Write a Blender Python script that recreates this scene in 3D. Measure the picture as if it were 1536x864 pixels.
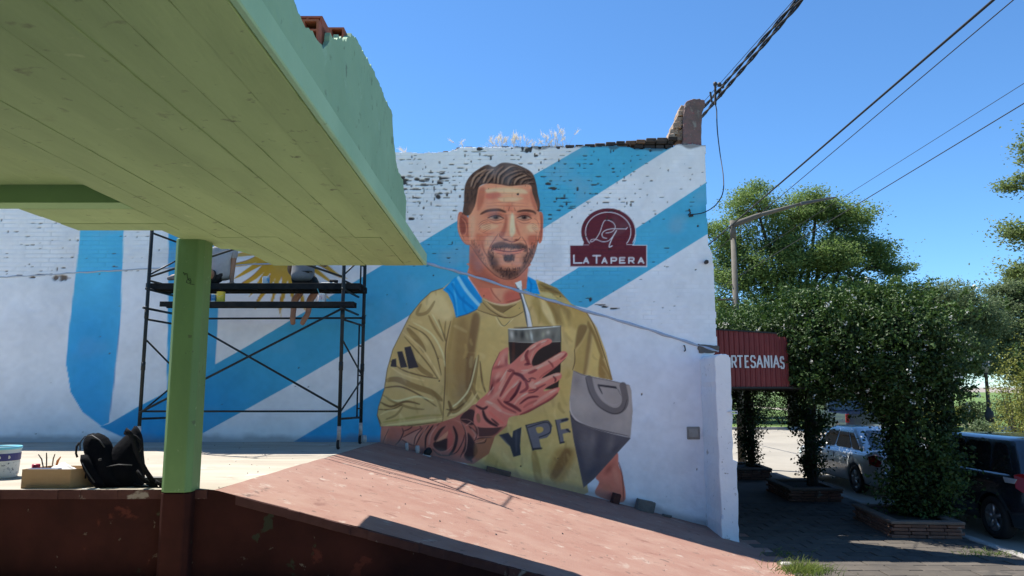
import bpy, bmesh, math, random
import numpy as np
from mathutils import Vector, Matrix, noise as mnoise
R = math.radians
for o in list(bpy.data.objects): bpy.data.objects.remove(o)
scene = bpy.context.scene
COL = scene.collection

# ---------------------------------------------------------------- camera
CAMH, PITCH, FPX = 2.4, R(7.5), 1109.0
cam_d = bpy.data.cameras.new('camera'); cam = bpy.data.objects.new('camera', cam_d); COL.objects.link(cam)
cam.location = (0, 0, CAMH); cam.rotation_euler = (R(90)+PITCH, 0, 0)
cam_d.sensor_width = 36; cam_d.lens = 36*FPX/1536; cam_d.clip_end = 2000; cam_d.clip_start = .05
scene.camera = cam

# ---------------------------------------------------------------- sky, sun, exposure
SUN = Vector((-.50, .31, 1.0)).normalized()          # towards the sun: behind the wall, to the left
world = bpy.data.worlds.new('World'); scene.world = world; world.use_nodes = True
wn = world.node_tree.nodes; wl = world.node_tree.links
sky = wn.new('ShaderNodeTexSky'); sky.sky_type = 'NISHITA'; sky.sun_disc = False
sky.sun_elevation = math.asin(SUN.z); sky.sun_rotation = math.atan2(SUN.x, SUN.y)
sky.altitude = 0; sky.air_density = .9; sky.dust_density = 0; sky.ozone_density = 10
wb = wn.new('ShaderNodeMix'); wb.data_type = 'RGBA'; wb.blend_type = 'MULTIPLY'; wb.inputs[0].default_value = 1; wb.inputs[7].default_value = (.80, .99, 1.02, 1)   # camera white balance
wl.new(sky.outputs[0], wb.inputs[6]); wl.new(wb.outputs[2], wn['Background'].inputs[0]); wn['Background'].inputs[1].default_value = .10
sd = bpy.data.lights.new('sun', 'SUN'); sd.energy = 5; sd.angle = R(.53); sd.color = (1, .95, .87)
sun = bpy.data.objects.new('sun', sd); COL.objects.link(sun); sun.rotation_euler = SUN.to_track_quat('Z', 'Y').to_euler()
scene.view_settings.view_transform = 'Standard'; scene.view_settings.look = 'None'; scene.view_settings.gamma = 1
scene.view_settings.exposure = 1.06

# ---------------------------------------------------------------- helpers
CP, SP = math.cos(PITCH), math.sin(PITCH)
def ray(x, y):
    u, v = (x-768)/FPX, (432-y)/FPX
    return Vector((u, CP-v*SP, SP+v*CP))
def atY(x, y, Y): d = ray(x, y); return Vector((0, 0, CAMH))+d*(Y/d.y)
def atZ(x, y, Z): d = ray(x, y); return Vector((0, 0, CAMH))+d*((Z-CAMH)/d.z)
def atX(x, y, X): d = ray(x, y); return Vector((0, 0, CAMH))+d*(X/d.x)
def project(X, Y, Z):
    z = Z-CAMH; dep = Y*CP+z*SP; up = -Y*SP+z*CP
    return 768+FPX*X/dep, 432-FPX*up/dep
def tag(o, label=None, cat=None, group=None, kind=None):
    if label: o['label'] = label
    if cat: o['category'] = cat
    if group: o['group'] = group
    if kind: o['kind'] = kind
    return o
def wloc(o):
    l = Vector((0, 0, 0))
    while o: l += o.location; o = o.parent
    return l
def empty(name, loc=(0, 0, 0), label=None, cat=None, group=None, kind=None, rz=0):
    o = bpy.data.objects.new(name, None); COL.objects.link(o); o.location = loc; o.rotation_euler = (0, 0, rz)
    o.empty_display_size = .1
    return tag(o, label, cat, group, kind)
class MB:
    def __init__(s): s.v = []; s.f = []
    def add(s, v, f):
        n = len(s.v); s.v += [tuple(p) for p in v]; s.f += [tuple(i+n for i in q) for q in f]; return s
    def box(s, x0, x1, y0, y1, z0, z1):
        return s.add([(x0, y0, z0), (x1, y0, z0), (x1, y1, z0), (x0, y1, z0), (x0, y0, z1), (x1, y0, z1), (x1, y1, z1), (x0, y1, z1)],
                     [(0, 3, 2, 1), (4, 5, 6, 7), (0, 1, 5, 4), (1, 2, 6, 5), (2, 3, 7, 6), (3, 0, 4, 7)])
    def tube(s, pts, r, n=8, cap=True):
        pts = [Vector(p) for p in pts]; m = len(pts); rs = r if isinstance(r, (list, tuple)) else [r]*m
        V = []; t0 = (pts[1]-pts[0]).normalized(); a = t0.orthogonal().normalized()
        for i, p in enumerate(pts):
            t = (pts[min(i+1, m-1)]-pts[max(i-1, 0)]).normalized(); a = (a-t*a.dot(t)).normalized(); b = t.cross(a)
            for k in range(n):
                th = 2*math.pi*k/n; V.append(p+(a*math.cos(th)+b*math.sin(th))*rs[i])
        Fc = [(i*n+k, i*n+(k+1) % n, (i+1)*n+(k+1) % n, (i+1)*n+k) for i in range(m-1) for k in range(n)]
        if cap: Fc += [tuple(range(n))[::-1], tuple((m-1)*n+k for k in range(n))]
        return s.add(V, Fc)
    def lathe(s, prof, c=(0, 0, 0), n=16, axis='z'):
        V = []; m = len(prof)
        for r, h in prof:
            for k in range(n):
                th = 2*math.pi*k/n; p = (r*math.cos(th), r*math.sin(th), h)
                if axis == 'x': p = (p[2], p[0], p[1])
                if axis == 'y': p = (p[1], p[2], p[0])
                V.append((p[0]+c[0], p[1]+c[1], p[2]+c[2]))
        Fc = [(i*n+k, i*n+(k+1) % n, (i+1)*n+(k+1) % n, (i+1)*n+k) for i in range(m-1) for k in range(n)]
        Fc += [tuple(range(n))[::-1], tuple((m-1)*n+k for k in range(n))]
        return s.add(V, Fc)
    def prism(s, poly, axis, a, b):                      # polygon in the two other axes, extruded from a to b
        def P(q, h): return (h, q[0], q[1]) if axis == 'x' else ((q[0], h, q[1]) if axis == 'y' else (q[0], q[1], h))
        n = len(poly)
        return s.add([P(q, a) for q in poly]+[P(q, b) for q in poly], [tuple(range(n))[::-1], tuple(range(n, 2*n))]+[(i, (i+1) % n, n+(i+1) % n, n+i) for i in range(n)])
    def build(s, name, mat, parent=None, smooth=False, bevel=0, local=False, seg=1):
        me = bpy.data.meshes.new(name); v = np.array(s.v, float)
        if parent and not local: v = v-np.array(wloc(parent))
        me.from_pydata(v.tolist(), [], s.f); me.validate()
        bm = bmesh.new(); bm.from_mesh(me); bmesh.ops.recalc_face_normals(bm, faces=bm.faces)
        if bevel: bmesh.ops.bevel(bm, geom=[e for e in bm.edges if len(e.link_faces) == 2 and e.calc_face_angle(0) > .5], offset=bevel, segments=seg, affect='EDGES', profile=.6)
        bm.to_mesh(me); bm.free()
        if smooth: me.polygons.foreach_set('use_smooth', [True]*len(me.polygons))
        me.materials.append(mat)
        o = bpy.data.objects.new(name, me); COL.objects.link(o)
        if parent: o.parent = parent
        return o
def npmesh(name, V, Fq, mat, parent=None, smooth=False, attrs=None):
    """fast mesh from numpy arrays of verts and quads (or tris)"""
    V = np.asarray(V, np.float32)
    if parent is not None: V = V-np.array(wloc(parent), np.float32)
    Fq = np.asarray(Fq, np.int32); k = Fq.shape[1]; me = bpy.data.meshes.new(name)
    me.vertices.add(len(V)); me.vertices.foreach_set('co', V.ravel())
    me.loops.add(Fq.size); me.loops.foreach_set('vertex_index', Fq.ravel())
    me.polygons.add(len(Fq)); me.polygons.foreach_set('loop_start', np.arange(0, Fq.size, k, dtype=np.int32))
    me.polygons.foreach_set('use_smooth', np.full(len(Fq), smooth))
    me.update(calc_edges=True)
    for nm, (tp, arr) in (attrs or {}).items():
        at = me.attributes.new(nm, tp, 'POINT')
        at.data.foreach_set('color' if tp == 'FLOAT_COLOR' else 'value', np.asarray(arr, np.float32).ravel())
    me.materials.append(mat)
    o = bpy.data.objects.new(name, me); COL.objects.link(o)
    if parent is not None: o.parent = parent
    return o
def grid_mesh(name, nu, nv, fn, mat, parent=None, smooth=True):
    V = [fn(i/(nu-1), j/(nv-1)) for j in range(nv) for i in range(nu)]
    Q = [(j*nu+i, j*nu+i+1, (j+1)*nu+i+1, (j+1)*nu+i) for j in range(nv-1) for i in range(nu-1)]
    return npmesh(name, V, Q, mat, parent, smooth)
def copy_tree(o, parent=None):
    c = o.copy(); COL.objects.link(c); c.parent = parent
    for ch in list(o.children): copy_tree(ch, c)
    return c

# ---------------------------------------------------------------- materials
MATS = {}
def material(name, col, rough=.7, col2=None, scale=3., detail=6., spec=.4, metal=0., bump=0., bscale=40., stretch=None, spots=None, spot_scale=1.5, spot_amt=.6, spot_w=.03, coat=0., island=0., trans=0., emit=None, tint=None, streak=None, lo=.35, hi=.65):
    """principled material: two colours mixed by noise, optional patches of a third colour, bump, per-piece variation"""
    if name in MATS: return MATS[name]
    m = bpy.data.materials.new(name); m.use_nodes = True; nt = m.node_tree; N = nt.nodes; Lk = nt.links; bs = N['Principled BSDF']
    def rgb(c): return (*c, 1)
    bs.inputs['Roughness'].default_value = rough; bs.inputs['Metallic'].default_value = metal; bs.inputs['Specular IOR Level'].default_value = spec
    bs.inputs['Coat Weight'].default_value = coat; bs.inputs['Coat Roughness'].default_value = .05
    tc = N.new('ShaderNodeTexCoord'); vec = tc.outputs['Object']
    gm = N.new('ShaderNodeNewGeometry'); pos = gm.outputs['Position']
    src = pos
    if stretch:
        mp = N.new('ShaderNodeMapping'); mp.inputs['Scale'].default_value = stretch; Lk.new(src, mp.inputs[0]); src = mp.outputs[0]
    cur = None
    if col2:
        nz = N.new('ShaderNodeTexNoise'); nz.inputs['Scale'].default_value = scale; nz.inputs['Detail'].default_value = detail; nz.inputs['Roughness'].default_value = .62; Lk.new(src, nz.inputs['Vector'])
        rp = N.new('ShaderNodeMapRange'); rp.inputs[1].default_value = lo; rp.inputs[2].default_value = hi; Lk.new(nz.outputs[0], rp.inputs[0])
        mx = N.new('ShaderNodeMix'); mx.data_type = 'RGBA'; mx.inputs[6].default_value = rgb(col); mx.inputs[7].default_value = rgb(col2); Lk.new(rp.outputs[0], mx.inputs[0]); cur = mx.outputs[2]
    if tint:                                             # point attribute 0..1 picks between col and tint
        at = N.new('ShaderNodeAttribute'); at.attribute_name = 'tint'
        mx = N.new('ShaderNodeMix'); mx.data_type = 'RGBA'; mx.inputs[6].default_value = rgb(col); mx.inputs[7].default_value = rgb(tint); Lk.new(at.outputs['Fac'], mx.inputs[0])
        if cur is not None: Lk.new(cur, mx.inputs[6])
        cur = mx.outputs[2]
    if spots:
        for qi, sp_ in enumerate(spots if isinstance(spots[0], (tuple, list)) else [spots]):
            nz = N.new('ShaderNodeTexNoise'); nz.inputs['Scale'].default_value = spot_scale*(1+qi*.7); nz.inputs['Detail'].default_value = 7; nz.inputs['Roughness'].default_value = .6; nz.inputs['Distortion'].default_value = .3
            ad = N.new('ShaderNodeVectorMath'); ad.inputs[1].default_value = (7.3*qi+2, 3.1*qi, 1.7); Lk.new(pos, ad.inputs[0]); Lk.new(ad.outputs[0], nz.inputs['Vector'])
            rp = N.new('ShaderNodeMapRange'); rp.inputs[1].default_value = spot_amt; rp.inputs[2].default_value = spot_amt+spot_w; Lk.new(nz.outputs[0], rp.inputs[0])
            mx = N.new('ShaderNodeMix'); mx.data_type = 'RGBA'; mx.inputs[7].default_value = rgb(sp_); Lk.new(rp.outputs[0], mx.inputs[0])
            if cur is not None: Lk.new(cur, mx.inputs[6])
            else: mx.inputs[6].default_value = rgb(col)
            cur = mx.outputs[2]
    if island:
        oi = N.new('ShaderNodeObjectInfo'); rp = N.new('ShaderNodeMapRange'); rp.inputs[3].default_value = 1-island; rp.inputs[4].default_value = 1+island; Lk.new(oi.outputs['Random'], rp.inputs[0])
        hs = N.new('ShaderNodeHueSaturation'); Lk.new(rp.outputs[0], hs.inputs['Value'])
        if cur is not None: Lk.new(cur, hs.inputs['Color'])
        else: hs.inputs['Color'].default_value = rgb(col)
        cur = hs.outputs[0]
    if cur is not None: Lk.new(cur, bs.inputs['Base Color'])
    else: bs.inputs['Base Color'].default_value = rgb(col)
    if bump:
        nb = N.new('ShaderNodeTexNoise'); nb.inputs['Scale'].default_value = bscale; nb.inputs['Detail'].default_value = 5; Lk.new(src, nb.inputs['Vector'])
        bp = N.new('ShaderNodeBump'); bp.inputs['Strength'].default_value = 1; bp.inputs['Distance'].default_value = bump; Lk.new(nb.outputs[0], bp.inputs['Height']); Lk.new(bp.outputs[0], bs.inputs['Normal'])
    if trans:
        tl = N.new('ShaderNodeBsdfTranslucent'); ms = N.new('ShaderNodeMixShader'); ms.inputs[0].default_value = trans
        if cur is not None: Lk.new(cur, tl.inputs[0])
        else: tl.inputs[0].default_value = rgb(col)
        Lk.new(bs.outputs[0], ms.inputs[1]); Lk.new(tl.outputs[0], ms.inputs[2]); Lk.new(ms.outputs[0], N['Material Output'].inputs[0])
    MATS[name] = m
    return m
def glass(name, col, rough=.03, alpha=1.):
    m = material(name, col, rough, spec=.6, coat=.6)
    if alpha < 1:
        nt = m.node_tree; bs = nt.nodes['Principled BSDF']; tr = nt.nodes.new('ShaderNodeBsdfTransparent'); mx = nt.nodes.new('ShaderNodeMixShader'); mx.inputs[0].default_value = alpha
        tr.inputs[0].default_value = (.5, .55, .55, 1)
        nt.links.new(tr.outputs[0], mx.inputs[1]); nt.links.new(bs.outputs[0], mx.inputs[2]); nt.links.new(mx.outputs[0], nt.nodes['Material Output'].inputs[0])
    return m
# ---------------------------------------------------------------- layout numbers (metres; street level z = 0)
WY = 11.9                                  # painted wall
PF = 6.5                                   # front edge of platform and ramp
PZ = CAMH-.888                             # platform height
SWZ = .13                                  # pavement height
KX = 6.95                                  # kerb
SLOPE = .25
def ridge(Y): return -2.55+.45*(Y-PF)/(WY-PF)
def rampz(X, Y): return PZ if X <= ridge(Y) else max(PZ-SLOPE*(X-ridge(Y)), SWZ+.004)
def n2(x, y, s=1.): return mnoise.noise(Vector((x*s, y*s, 3.7)))

m_ground = material('dry_earth', (.20, .17, .14), .95, (.27, .24, .2), .6, bump=.004, bscale=20)
m_street = material('concrete_street', (.30, .275, .23), .9, (.24, .22, .185), .35, bump=.002, bscale=30, spots=(.22, .2, .18), spot_scale=.5, spot_amt=.62, spot_w=.1)
m_walk = material('pavement_bed', (.04, .035, .03), .9, (.03, .027, .024), 1.2, bump=.004, bscale=30)
m_tile = material('paver', (.085, .072, .058), .85, (.058, .05, .042), 2.5, bump=.0015, bscale=60, island=.16, spots=(.045, .04, .034), spot_scale=2.2, spot_amt=.6, spot_w=.08)
m_kerb = material('kerb_concrete', (.34, .32, .29), .9, (.24, .225, .2), 3, bump=.002, bscale=50)
m_plat = material('platform_concrete', (.40, .35, .28), .9, (.30, .262, .205), 1.1, bump=.002, bscale=35, stretch=(.5, 2.2, 1), spots=[(.25, .215, .165), (.44, .40, .33)], spot_scale=1.9, spot_amt=.62, spot_w=.08)
m_ramp = material('worn_red_cement', (.25, .130, .097), .85, (.29, .175, .133), 2.2, bump=.004, bscale=70, stretch=(1, 1.25, 1), spots=[(.34, .255, .205), (.19, .092, .07), (.36, .28, .23), (.12, .075, .06)], spot_scale=2.3, spot_amt=.615, spot_w=.10)
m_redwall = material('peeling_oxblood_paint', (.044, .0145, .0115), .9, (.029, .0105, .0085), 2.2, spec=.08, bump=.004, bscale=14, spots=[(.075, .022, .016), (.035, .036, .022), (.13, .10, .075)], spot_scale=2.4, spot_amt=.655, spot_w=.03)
m_lawn = material('lawn', (.07, .13, .025), .95, (.11, .17, .04), .8, bump=.02, bscale=12)
m_path = material('park_path', (.42, .37, .3), .95, (.34, .3, .25), 1.5)

def sheet(name, x0, x1, y0, y1, z, mat, kind='structure'):
    return tag(MB().add([(x0, y0, z), (x1, y0, z), (x1, y1, z), (x0, y1, z)], [(0, 1, 2, 3)]).build(name, mat), kind=kind)
tag(MB().add([(-600, -600, -.06), (600, -600, -.06), (600, 900, -.06), (-600, 900, -.06)], [(0, 1, 2, 3)]).build('ground', m_ground), kind='structure')
# street along the kerb and the crossing beyond the block, as one sheet each
sheet('street', KX, 16.5, -60, 41, 0, m_street)
sheet('cross_street', -60, KX, 30.5, 41, 0, m_street)
sheet('lawn', 16.7, 160, -60, 41.1, .05, m_lawn); sheet('lawn', -60, 160, 41.2, 260, .05, m_lawn)
sheet('path', 16.8, 60, 28.5, 34.5, .056, m_path); sheet('path', 26, 28.2, 34.6, 90, .056, m_path)
for x in (16.5, ):
    k = MB(); k.box(x, x+.18, -60, 41, -.02, .14); tag(k.build('kerb', m_kerb), kind='structure')
    k = MB(); k.box(-60, 16.5, 41.02, 41.2, -.02, .14); tag(k.build('kerb', m_kerb), kind='structure')
# pavement: bed, kerb stones, pavers
pav = tag(MB().box(3.3, KX-.16, 7.4, 30.3, -.05, SWZ-.012).build('pavement', m_walk), kind='structure')
kb = empty('kerb', (KX, 12, 0), kind='structure')
for i in range(24):
    y = 7.0+i*.98; b = MB(); b.box(KX-.157, KX, y, y+.965, -.05, SWZ+.004+.006*math.sin(i*5.1)); b.build('kerb_stone', m_kerb, kb, bevel=.012)
rng = random.Random(11); tm = None
for j in range(24):
    for i in range(9):
        x = 3.42+i*.375+(.19 if j % 2 else 0); y = 8.75+j*.26
        if x > KX-.45 or y > 14.9: continue
        if tm is None:
            o = MB().box(-.18, .18, -.122, .122, -.03, 0).build('paver', m_tile, bevel=.006); tm = o.data
        else:
            o = bpy.data.objects.new('paver', tm); COL.objects.link(o)
        o.parent = pav; o.location = (x+.18, y+.13, SWZ+rng.uniform(-.004, .004)); o.rotation_euler = (rng.uniform(-.012, .012), rng.uniform(-.012, .012), rng.uniform(-.015, .015))
# far half of the pavement, too far off to tell its pavers apart
tag(MB().add([(3.42, 15.0, SWZ-.004), (KX-.17, 15.0, SWZ-.004), (KX-.17, 30.2, SWZ-.004), (3.42, 30.2, SWZ-.004)], [(0, 1, 2, 3)]).build('pavement', m_tile), kind='structure')

# forecourt in front of the wall (camera side), falling with the ramp towards the pavement
def court(u, v):
    X = -14+u*17.6; Y = -14+v*(PF+14-.01)
    return (X, Y, min(.78, max(rampz(X, PF)-.05, .1))+.012*n2(X, Y, 1.3))
tag(grid_mesh('forecourt', 90, 60, court, material('forecourt_cement', (.55, .49, .41), .9, (.47, .42, .35), 1.3, bump=.003, bscale=30)), kind='structure')
sheet('pavement', 3.59, KX-.16, -60, 7.4, SWZ-.012, m_kerb)

# raised platform
def plat(u, v):
    Y = PF+.01+v*(WY-PF+.2); X = -11+u*(ridge(Y)+11)
    return (X, Y, PZ+.007*n2(X, Y, 1.4)*(1 if 0 < u < 1 else 0))
tag(grid_mesh('platform', 90, 50, plat, m_plat), kind='structure')
# ramp
def ramp(u, v):
    Y = PF+v*(WY-PF+.2); X = ridge(Y)+u*(3.62-ridge(Y)); X = min(X, 3.62)
    z = PZ-SLOPE*(X-ridge(Y))
    return (X, Y, max(z, SWZ-.01)+.008*n2(X, Y, 1.1)+.004*n2(X, Y, 4.))
tag(grid_mesh('ramp', 120, 80, ramp, m_ramp), kind='structure')
# retaining wall under the front edge
def rwall(u, v):
    X = -11+u*14.6; t = rampz(X, PF)
    return (X, PF-.004+.012*n2(X, v*1.5, 2.2)*(1-v), -.05+v*(t+.05+.004))
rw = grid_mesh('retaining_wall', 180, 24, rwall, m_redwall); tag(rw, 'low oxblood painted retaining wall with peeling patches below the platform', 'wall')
# rendered lip along the top of the retaining wall, chipped
lip = MB(); rng = random.Random(5); X = -11
while X < .9:
    w = rng.uniform(.06, .3); X1 = min(X+w, .9)
    if not (X < ridge(PF) < X1):
        za, zb = rampz(X, PF), rampz(X1, PF)
        d = rng.uniform(.0, .024); za -= rng.uniform(0, .006); zb -= rng.uniform(0, .006)
        lip.add([(X, PF-.03+d, za-.07), (X1, PF-.03+d, zb-.07), (X1, PF+.03, zb-.07), (X, PF+.03, za-.07), (X, PF-.03+d, za+.003), (X1, PF-.03+d, zb+.003), (X1, PF+.03, zb+.003), (X, PF+.03, za+.003)], [(0, 3, 2, 1), (4, 5, 6, 7), (0, 1, 5, 4), (1, 2, 6, 5), (2, 3, 7, 6), (3, 0, 4, 7)])
    X = X1
lip.build('coping', material('weathered_cement_lip', (.075, .028, .022), .9, (.05, .016, .013), 5, bump=.003, bscale=50, spots=(.25, .21, .17), spot_scale=4, spot_amt=.6, spot_w=.05), rw)
# ---------------------------------------------------------------- mural painter
# the painted wall: shapes are drawn on a canvas in paint coordinates and baked to the wall's vertex colours
CS = 2                                   # canvas samples per unit
CX0, CY0, CX1, CY1 = -260, 120, 1130, 830
CW, CH = (CX1-CX0)*CS, (CY1-CY0)*CS
canvas = np.ones((CH, CW, 3), np.float32)
CLIP = [None]
GAIN = [np.ones(3, np.float32)]             # pigments are warmer than they look in blue shade
def crom(pts, closed=True, n=5):
    p = np.array(pts, float); m = len(p); out = []
    rng = range(m if closed else m-1)
    for i in rng:
        if closed: a, b, c, d = p[i-1], p[i], p[(i+1) % m], p[(i+2) % m]
        else: a, b, c, d = p[max(i-1, 0)], p[i], p[i+1], p[min(i+2, m-1)]
        for k in range(n):
            t = k/n
            out.append(.5*((2*b)+(-a+c)*t+(2*a-5*b+4*c-d)*t*t+(-a+3*b-3*c+d)*t**3))
    if not closed: out.append(p[-1])
    return np.array(out)
def _box(p, pad):
    x0 = max(int((p[:, 0].min()-pad-CX0)*CS), 0); x1 = min(int((p[:, 0].max()+pad-CX0)*CS)+2, CW)
    y0 = max(int((p[:, 1].min()-pad-CY0)*CS), 0); y1 = min(int((p[:, 1].max()+pad-CY0)*CS)+2, CH)
    if x1 <= x0 or y1 <= y0: return None
    gx, gy = np.meshgrid((np.arange(x0, x1)+.5)/CS+CX0, (np.arange(y0, y1)+.5)/CS+CY0)
    return x0, x1, y0, y1, gx.astype(np.float32), gy.astype(np.float32)
def _segd(gx, gy, a, b):
    d = b-a; L = max(float(d@d), 1e-9)
    t = np.clip(((gx-a[0])*d[0]+(gy-a[1])*d[1])/L, 0, 1)
    return np.hypot(gx-a[0]-t*d[0], gy-a[1]-t*d[1]), t
def _put(b, al, col):
    x0, x1, y0, y1 = b[:4]
    if CLIP[0] is not None: al = al*CLIP[0][y0:y1, x0:x1]
    al = al[..., None]; c = np.array(col, np.float32)/255.
    c = np.clip(c**2.2*GAIN[0], 0, 1)**(1/2.2)
    canvas[y0:y1, x0:x1] = canvas[y0:y1, x0:x1]*(1-al)+c*al
def _polya(p, soft):
    b = _box(p, soft+1)
    if b is None: return None, None
    gx, gy = b[4], b[5]; ins = np.zeros(gx.shape, bool); dist = np.full(gx.shape, 1e9, np.float32)
    for i in range(len(p)):
        a, c = p[i], p[(i+1) % len(p)]
        if a[1] != c[1]:
            cond = ((a[1] > gy) != (c[1] > gy)) & (gx < (c[0]-a[0])*(gy-a[1])/(c[1]-a[1])+a[0]); ins ^= cond
        dist = np.minimum(dist, _segd(gx, gy, a, c)[0])
    sd = np.where(ins, dist, -dist)
    return b, np.clip(.5+sd/(2*max(soft, .25)), 0, 1)
def poly(pts, col, soft=.4, smooth=True, alpha=1.):
    p = crom(pts) if smooth else np.array(pts, float)
    b, al = _polya(p, soft)
    if b is not None: _put(b, al*alpha, col)
def clip(pts=None, smooth=True):
    CLIP[0] = None
    if pts is None: return
    p = crom(pts) if smooth else np.array(pts, float)
    b, al = _polya(p, .4); m = np.zeros((CH, CW), np.float32); m[b[2]:b[3], b[0]:b[1]] = al; CLIP[0] = m
def line(pts, w, col, soft=.4, alpha=1., taper=True, smooth=True):
    p = crom(pts, False) if smooth and len(pts) > 2 else np.array(pts, float)
    b = _box(p, w+soft+1)
    if b is None: return
    gx, gy = b[4], b[5]; n = len(p)-1; best = np.full(gx.shape, -1e9, np.float32)
    for i in range(n):
        d, t = _segd(gx, gy, p[i], p[i+1]); u = (i+t)/n
        r = w*.5*(np.sqrt(np.clip(1-(2*u-1)**2, 0, 1))*.8+.2 if taper else 1)
        best = np.maximum(best, r-d)
    _put(b, np.clip(.5+best/(2*soft), 0, 1)*alpha, col)
def blob(cx, cy, rx, ry, col, alpha=.7, rot=0):
    b = _box(np.array([[cx-2*max(rx, ry), cy-2*max(rx, ry)], [cx+2*max(rx, ry), cy+2*max(rx, ry)]]), 1)
    if b is None: return
    c, s = math.cos(math.radians(rot)), math.sin(math.radians(rot))
    dx, dy = b[4]-cx, b[5]-cy; q = ((dx*c+dy*s)/rx)**2+((-dx*s+dy*c)/ry)**2
    _put(b, np.exp(-q*1.2)*alpha, col)
def zone(x0, y0, s):
    return lambda L: [(x0+a/s, y0+b/s) for a, b in L]
F = zone(660, 230, 4.32); A = zone(540, 400, 2.335); H = zone(700, 480, 5.4); T = zone(560, 600, 7.68)
LG = zone(840, 300, 7.853); C_ = zone(640, 400, 7.2); BG = zone(840, 540, 3.925); YP = zone(740, 610, 9.6)
RA = zone(780, 410, 4.547); S_ = zone(560, 400, 2.88)
def fb(z, x, y, rx, ry, col, a=.7, rot=0, s=1):
    (cx, cy), = z([(x, y)]); blob(cx, cy, rx/s, ry/s, col, a, rot)

def paint_mural():
    rng = np.random.default_rng(4)
    WHITE = (241, 241, 240)
    canvas[:] = np.array(WHITE, np.float32)/255
    SB, MB_, DB = (84, 183, 214), (66, 166, 208), (40, 148, 206)
    # broad diagonal band, swinging up at the left into a vertical one
    poly([(876, 219), (801, 262), (685, 332), (573, 398), (365, 523), (250, 588), (205, 611), (163, 636), (150, 640), (180, 654), (212, 668), (262, 672), (300, 652), (420, 586), (600, 482), (817, 341), (1003, 224), (1040, 200), (906, 200)], SB, smooth=False)
    clip([(876, 219), (801, 262), (685, 332), (573, 398), (365, 523), (250, 588), (163, 636), (150, 640), (212, 668), (262, 672), (300, 652), (420, 586), (600, 482), (817, 341), (1003, 224)], False)
    for k in range(16): blob(590-k*26, 430+k*16, 90, 70, MB_, .16+.012*k)
    for k in range(6): blob(330-k*35, 585+k*14, 70, 50, DB, .3)
    clip()
    vb = [(121, 120), (121, 345), (113, 420), (104, 490), (99, 545), (106, 588), (124, 618), (152, 639), (163, 634), (170, 570), (180, 480), (186, 345), (187, 120)]
    poly(vb, (94, 196, 232), smooth=False)
    clip(vb, False)
    for k in range(8): blob(130, 480+k*22, 60, 45, (34, 142, 210), .2)
    blob(175, 430, 12, 60, (70, 165, 215), .4); clip()
    line([(163, 634), (172, 560), (180, 480)], 1.4, (20, 100, 170), alpha=.5)
    poly([(256, 120), (328, 120), (327, 460), (323, 552), (250, 594)], (70, 174, 220), smooth=False)
    poly([(576, 582), (505, 624), (440, 663), (438, 690), (640, 690), (640, 545)], (58, 166, 214), smooth=False)
    # second band to the right of the head
    poly([(1062, 272), (952, 344), (862, 405), (829, 424), (800, 446), (880, 462), (950, 420), (1066, 348)], SB, smooth=False)
    poly([(1072, 266), (1056, 276), (1060, 352), (1076, 342)], SB, smooth=False)
    # painted sun
    sc = (428, 372)
    for k in range(32):
        a = 2*math.pi*k/32+.05; L = 92 if k % 2 else 104; w = 6.2
        ux, uy = math.cos(a), math.sin(a); q = []
        for t in np.linspace(.2, 1, 9):
            wob = (math.sin(t*9)*5*(t-.2) if k % 2 == 0 else 0)
            q.append((sc[0]+ux*L*t-uy*wob, sc[1]+uy*L*t+ux*wob, w*(1-t)**.6))
        lft = [(x-uy*h, y+ux*h) for x, y, h in q]; rgt = [(x+uy*h, y-ux*h) for x, y, h in q][::-1]
        poly(lft+rgt, (214, 164, 52), smooth=False)
        if k % 2 == 0: line(lft[2:8], 1.1, (150, 84, 40), alpha=.7)
    blob(sc[0], sc[1], 4, 4, (214, 164, 52), 1); poly([(sc[0]+34*math.cos(t), sc[1]+34*math.sin(t)) for t in np.linspace(0, 6.2, 24)], (214, 168, 60))
    # ---------------- jersey
    GAIN[0] = np.array([1.68, 1.42, 1.16], np.float32)
    J = A([(345, 30), (290, 75), (250, 88), (215, 120), (175, 170), (145, 230), (115, 290), (95, 360), (85, 430), (65, 490), (60, 520), (72, 560), (180, 570), (290, 640), (420, 720), (780, 800), (800, 790), (785, 690), (765, 610), (745, 480), (752, 372), (885, 398), (862, 300), (830, 215), (795, 160), (740, 130), (690, 75), (620, 45), (580, 60), (500, 140), (420, 120)])
    BASE, DK, DK2, LT, LT2 = (182, 164, 112), (122, 101, 64), (92, 72, 48), (202, 188, 140), (216, 204, 162)
    poly(J, BASE, smooth=False); clip(J, False)
    G = lambda L, c, al=1., so=1.2: poly(A(L), c, so, True, al)
    K = lambda L, w, c=DK2, al=.9, so=.6: line(A(L), w/2.335, c, so, al)
    # chest planes
    G([(420, 190), (400, 330), (395, 500), (420, 560), (500, 460), (520, 260), (520, 180)], (190, 172, 112), .8, 5)
    G([(335, 170), (310, 260), (300, 400), (320, 480), (375, 470), (395, 340), (410, 170)], (142, 118, 72), .6, 5)
    G([(345, 200), (330, 330), (345, 450), (372, 440), (378, 300), (372, 190)], (128, 104, 66), .5, 4)
    G([(395, 170), (375, 300), (370, 420), (392, 430), (402, 300), (420, 180)], (104, 80, 56), .6, 2)
    G([(600, 120), (640, 200), (690, 205), (700, 190), (650, 110)], (150, 132, 78), .7, 3)
    G([(660, 120), (700, 200), (740, 210), (745, 160), (700, 128)], (126, 106, 62), .7, 3)
    G([(620, 118), (668, 200), (684, 196), (640, 112)], LT, .8, 2)
    G([(745, 165), (735, 250), (742, 300), (775, 260), (800, 215), (785, 175)], (190, 172, 112), .8, 4)
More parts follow.
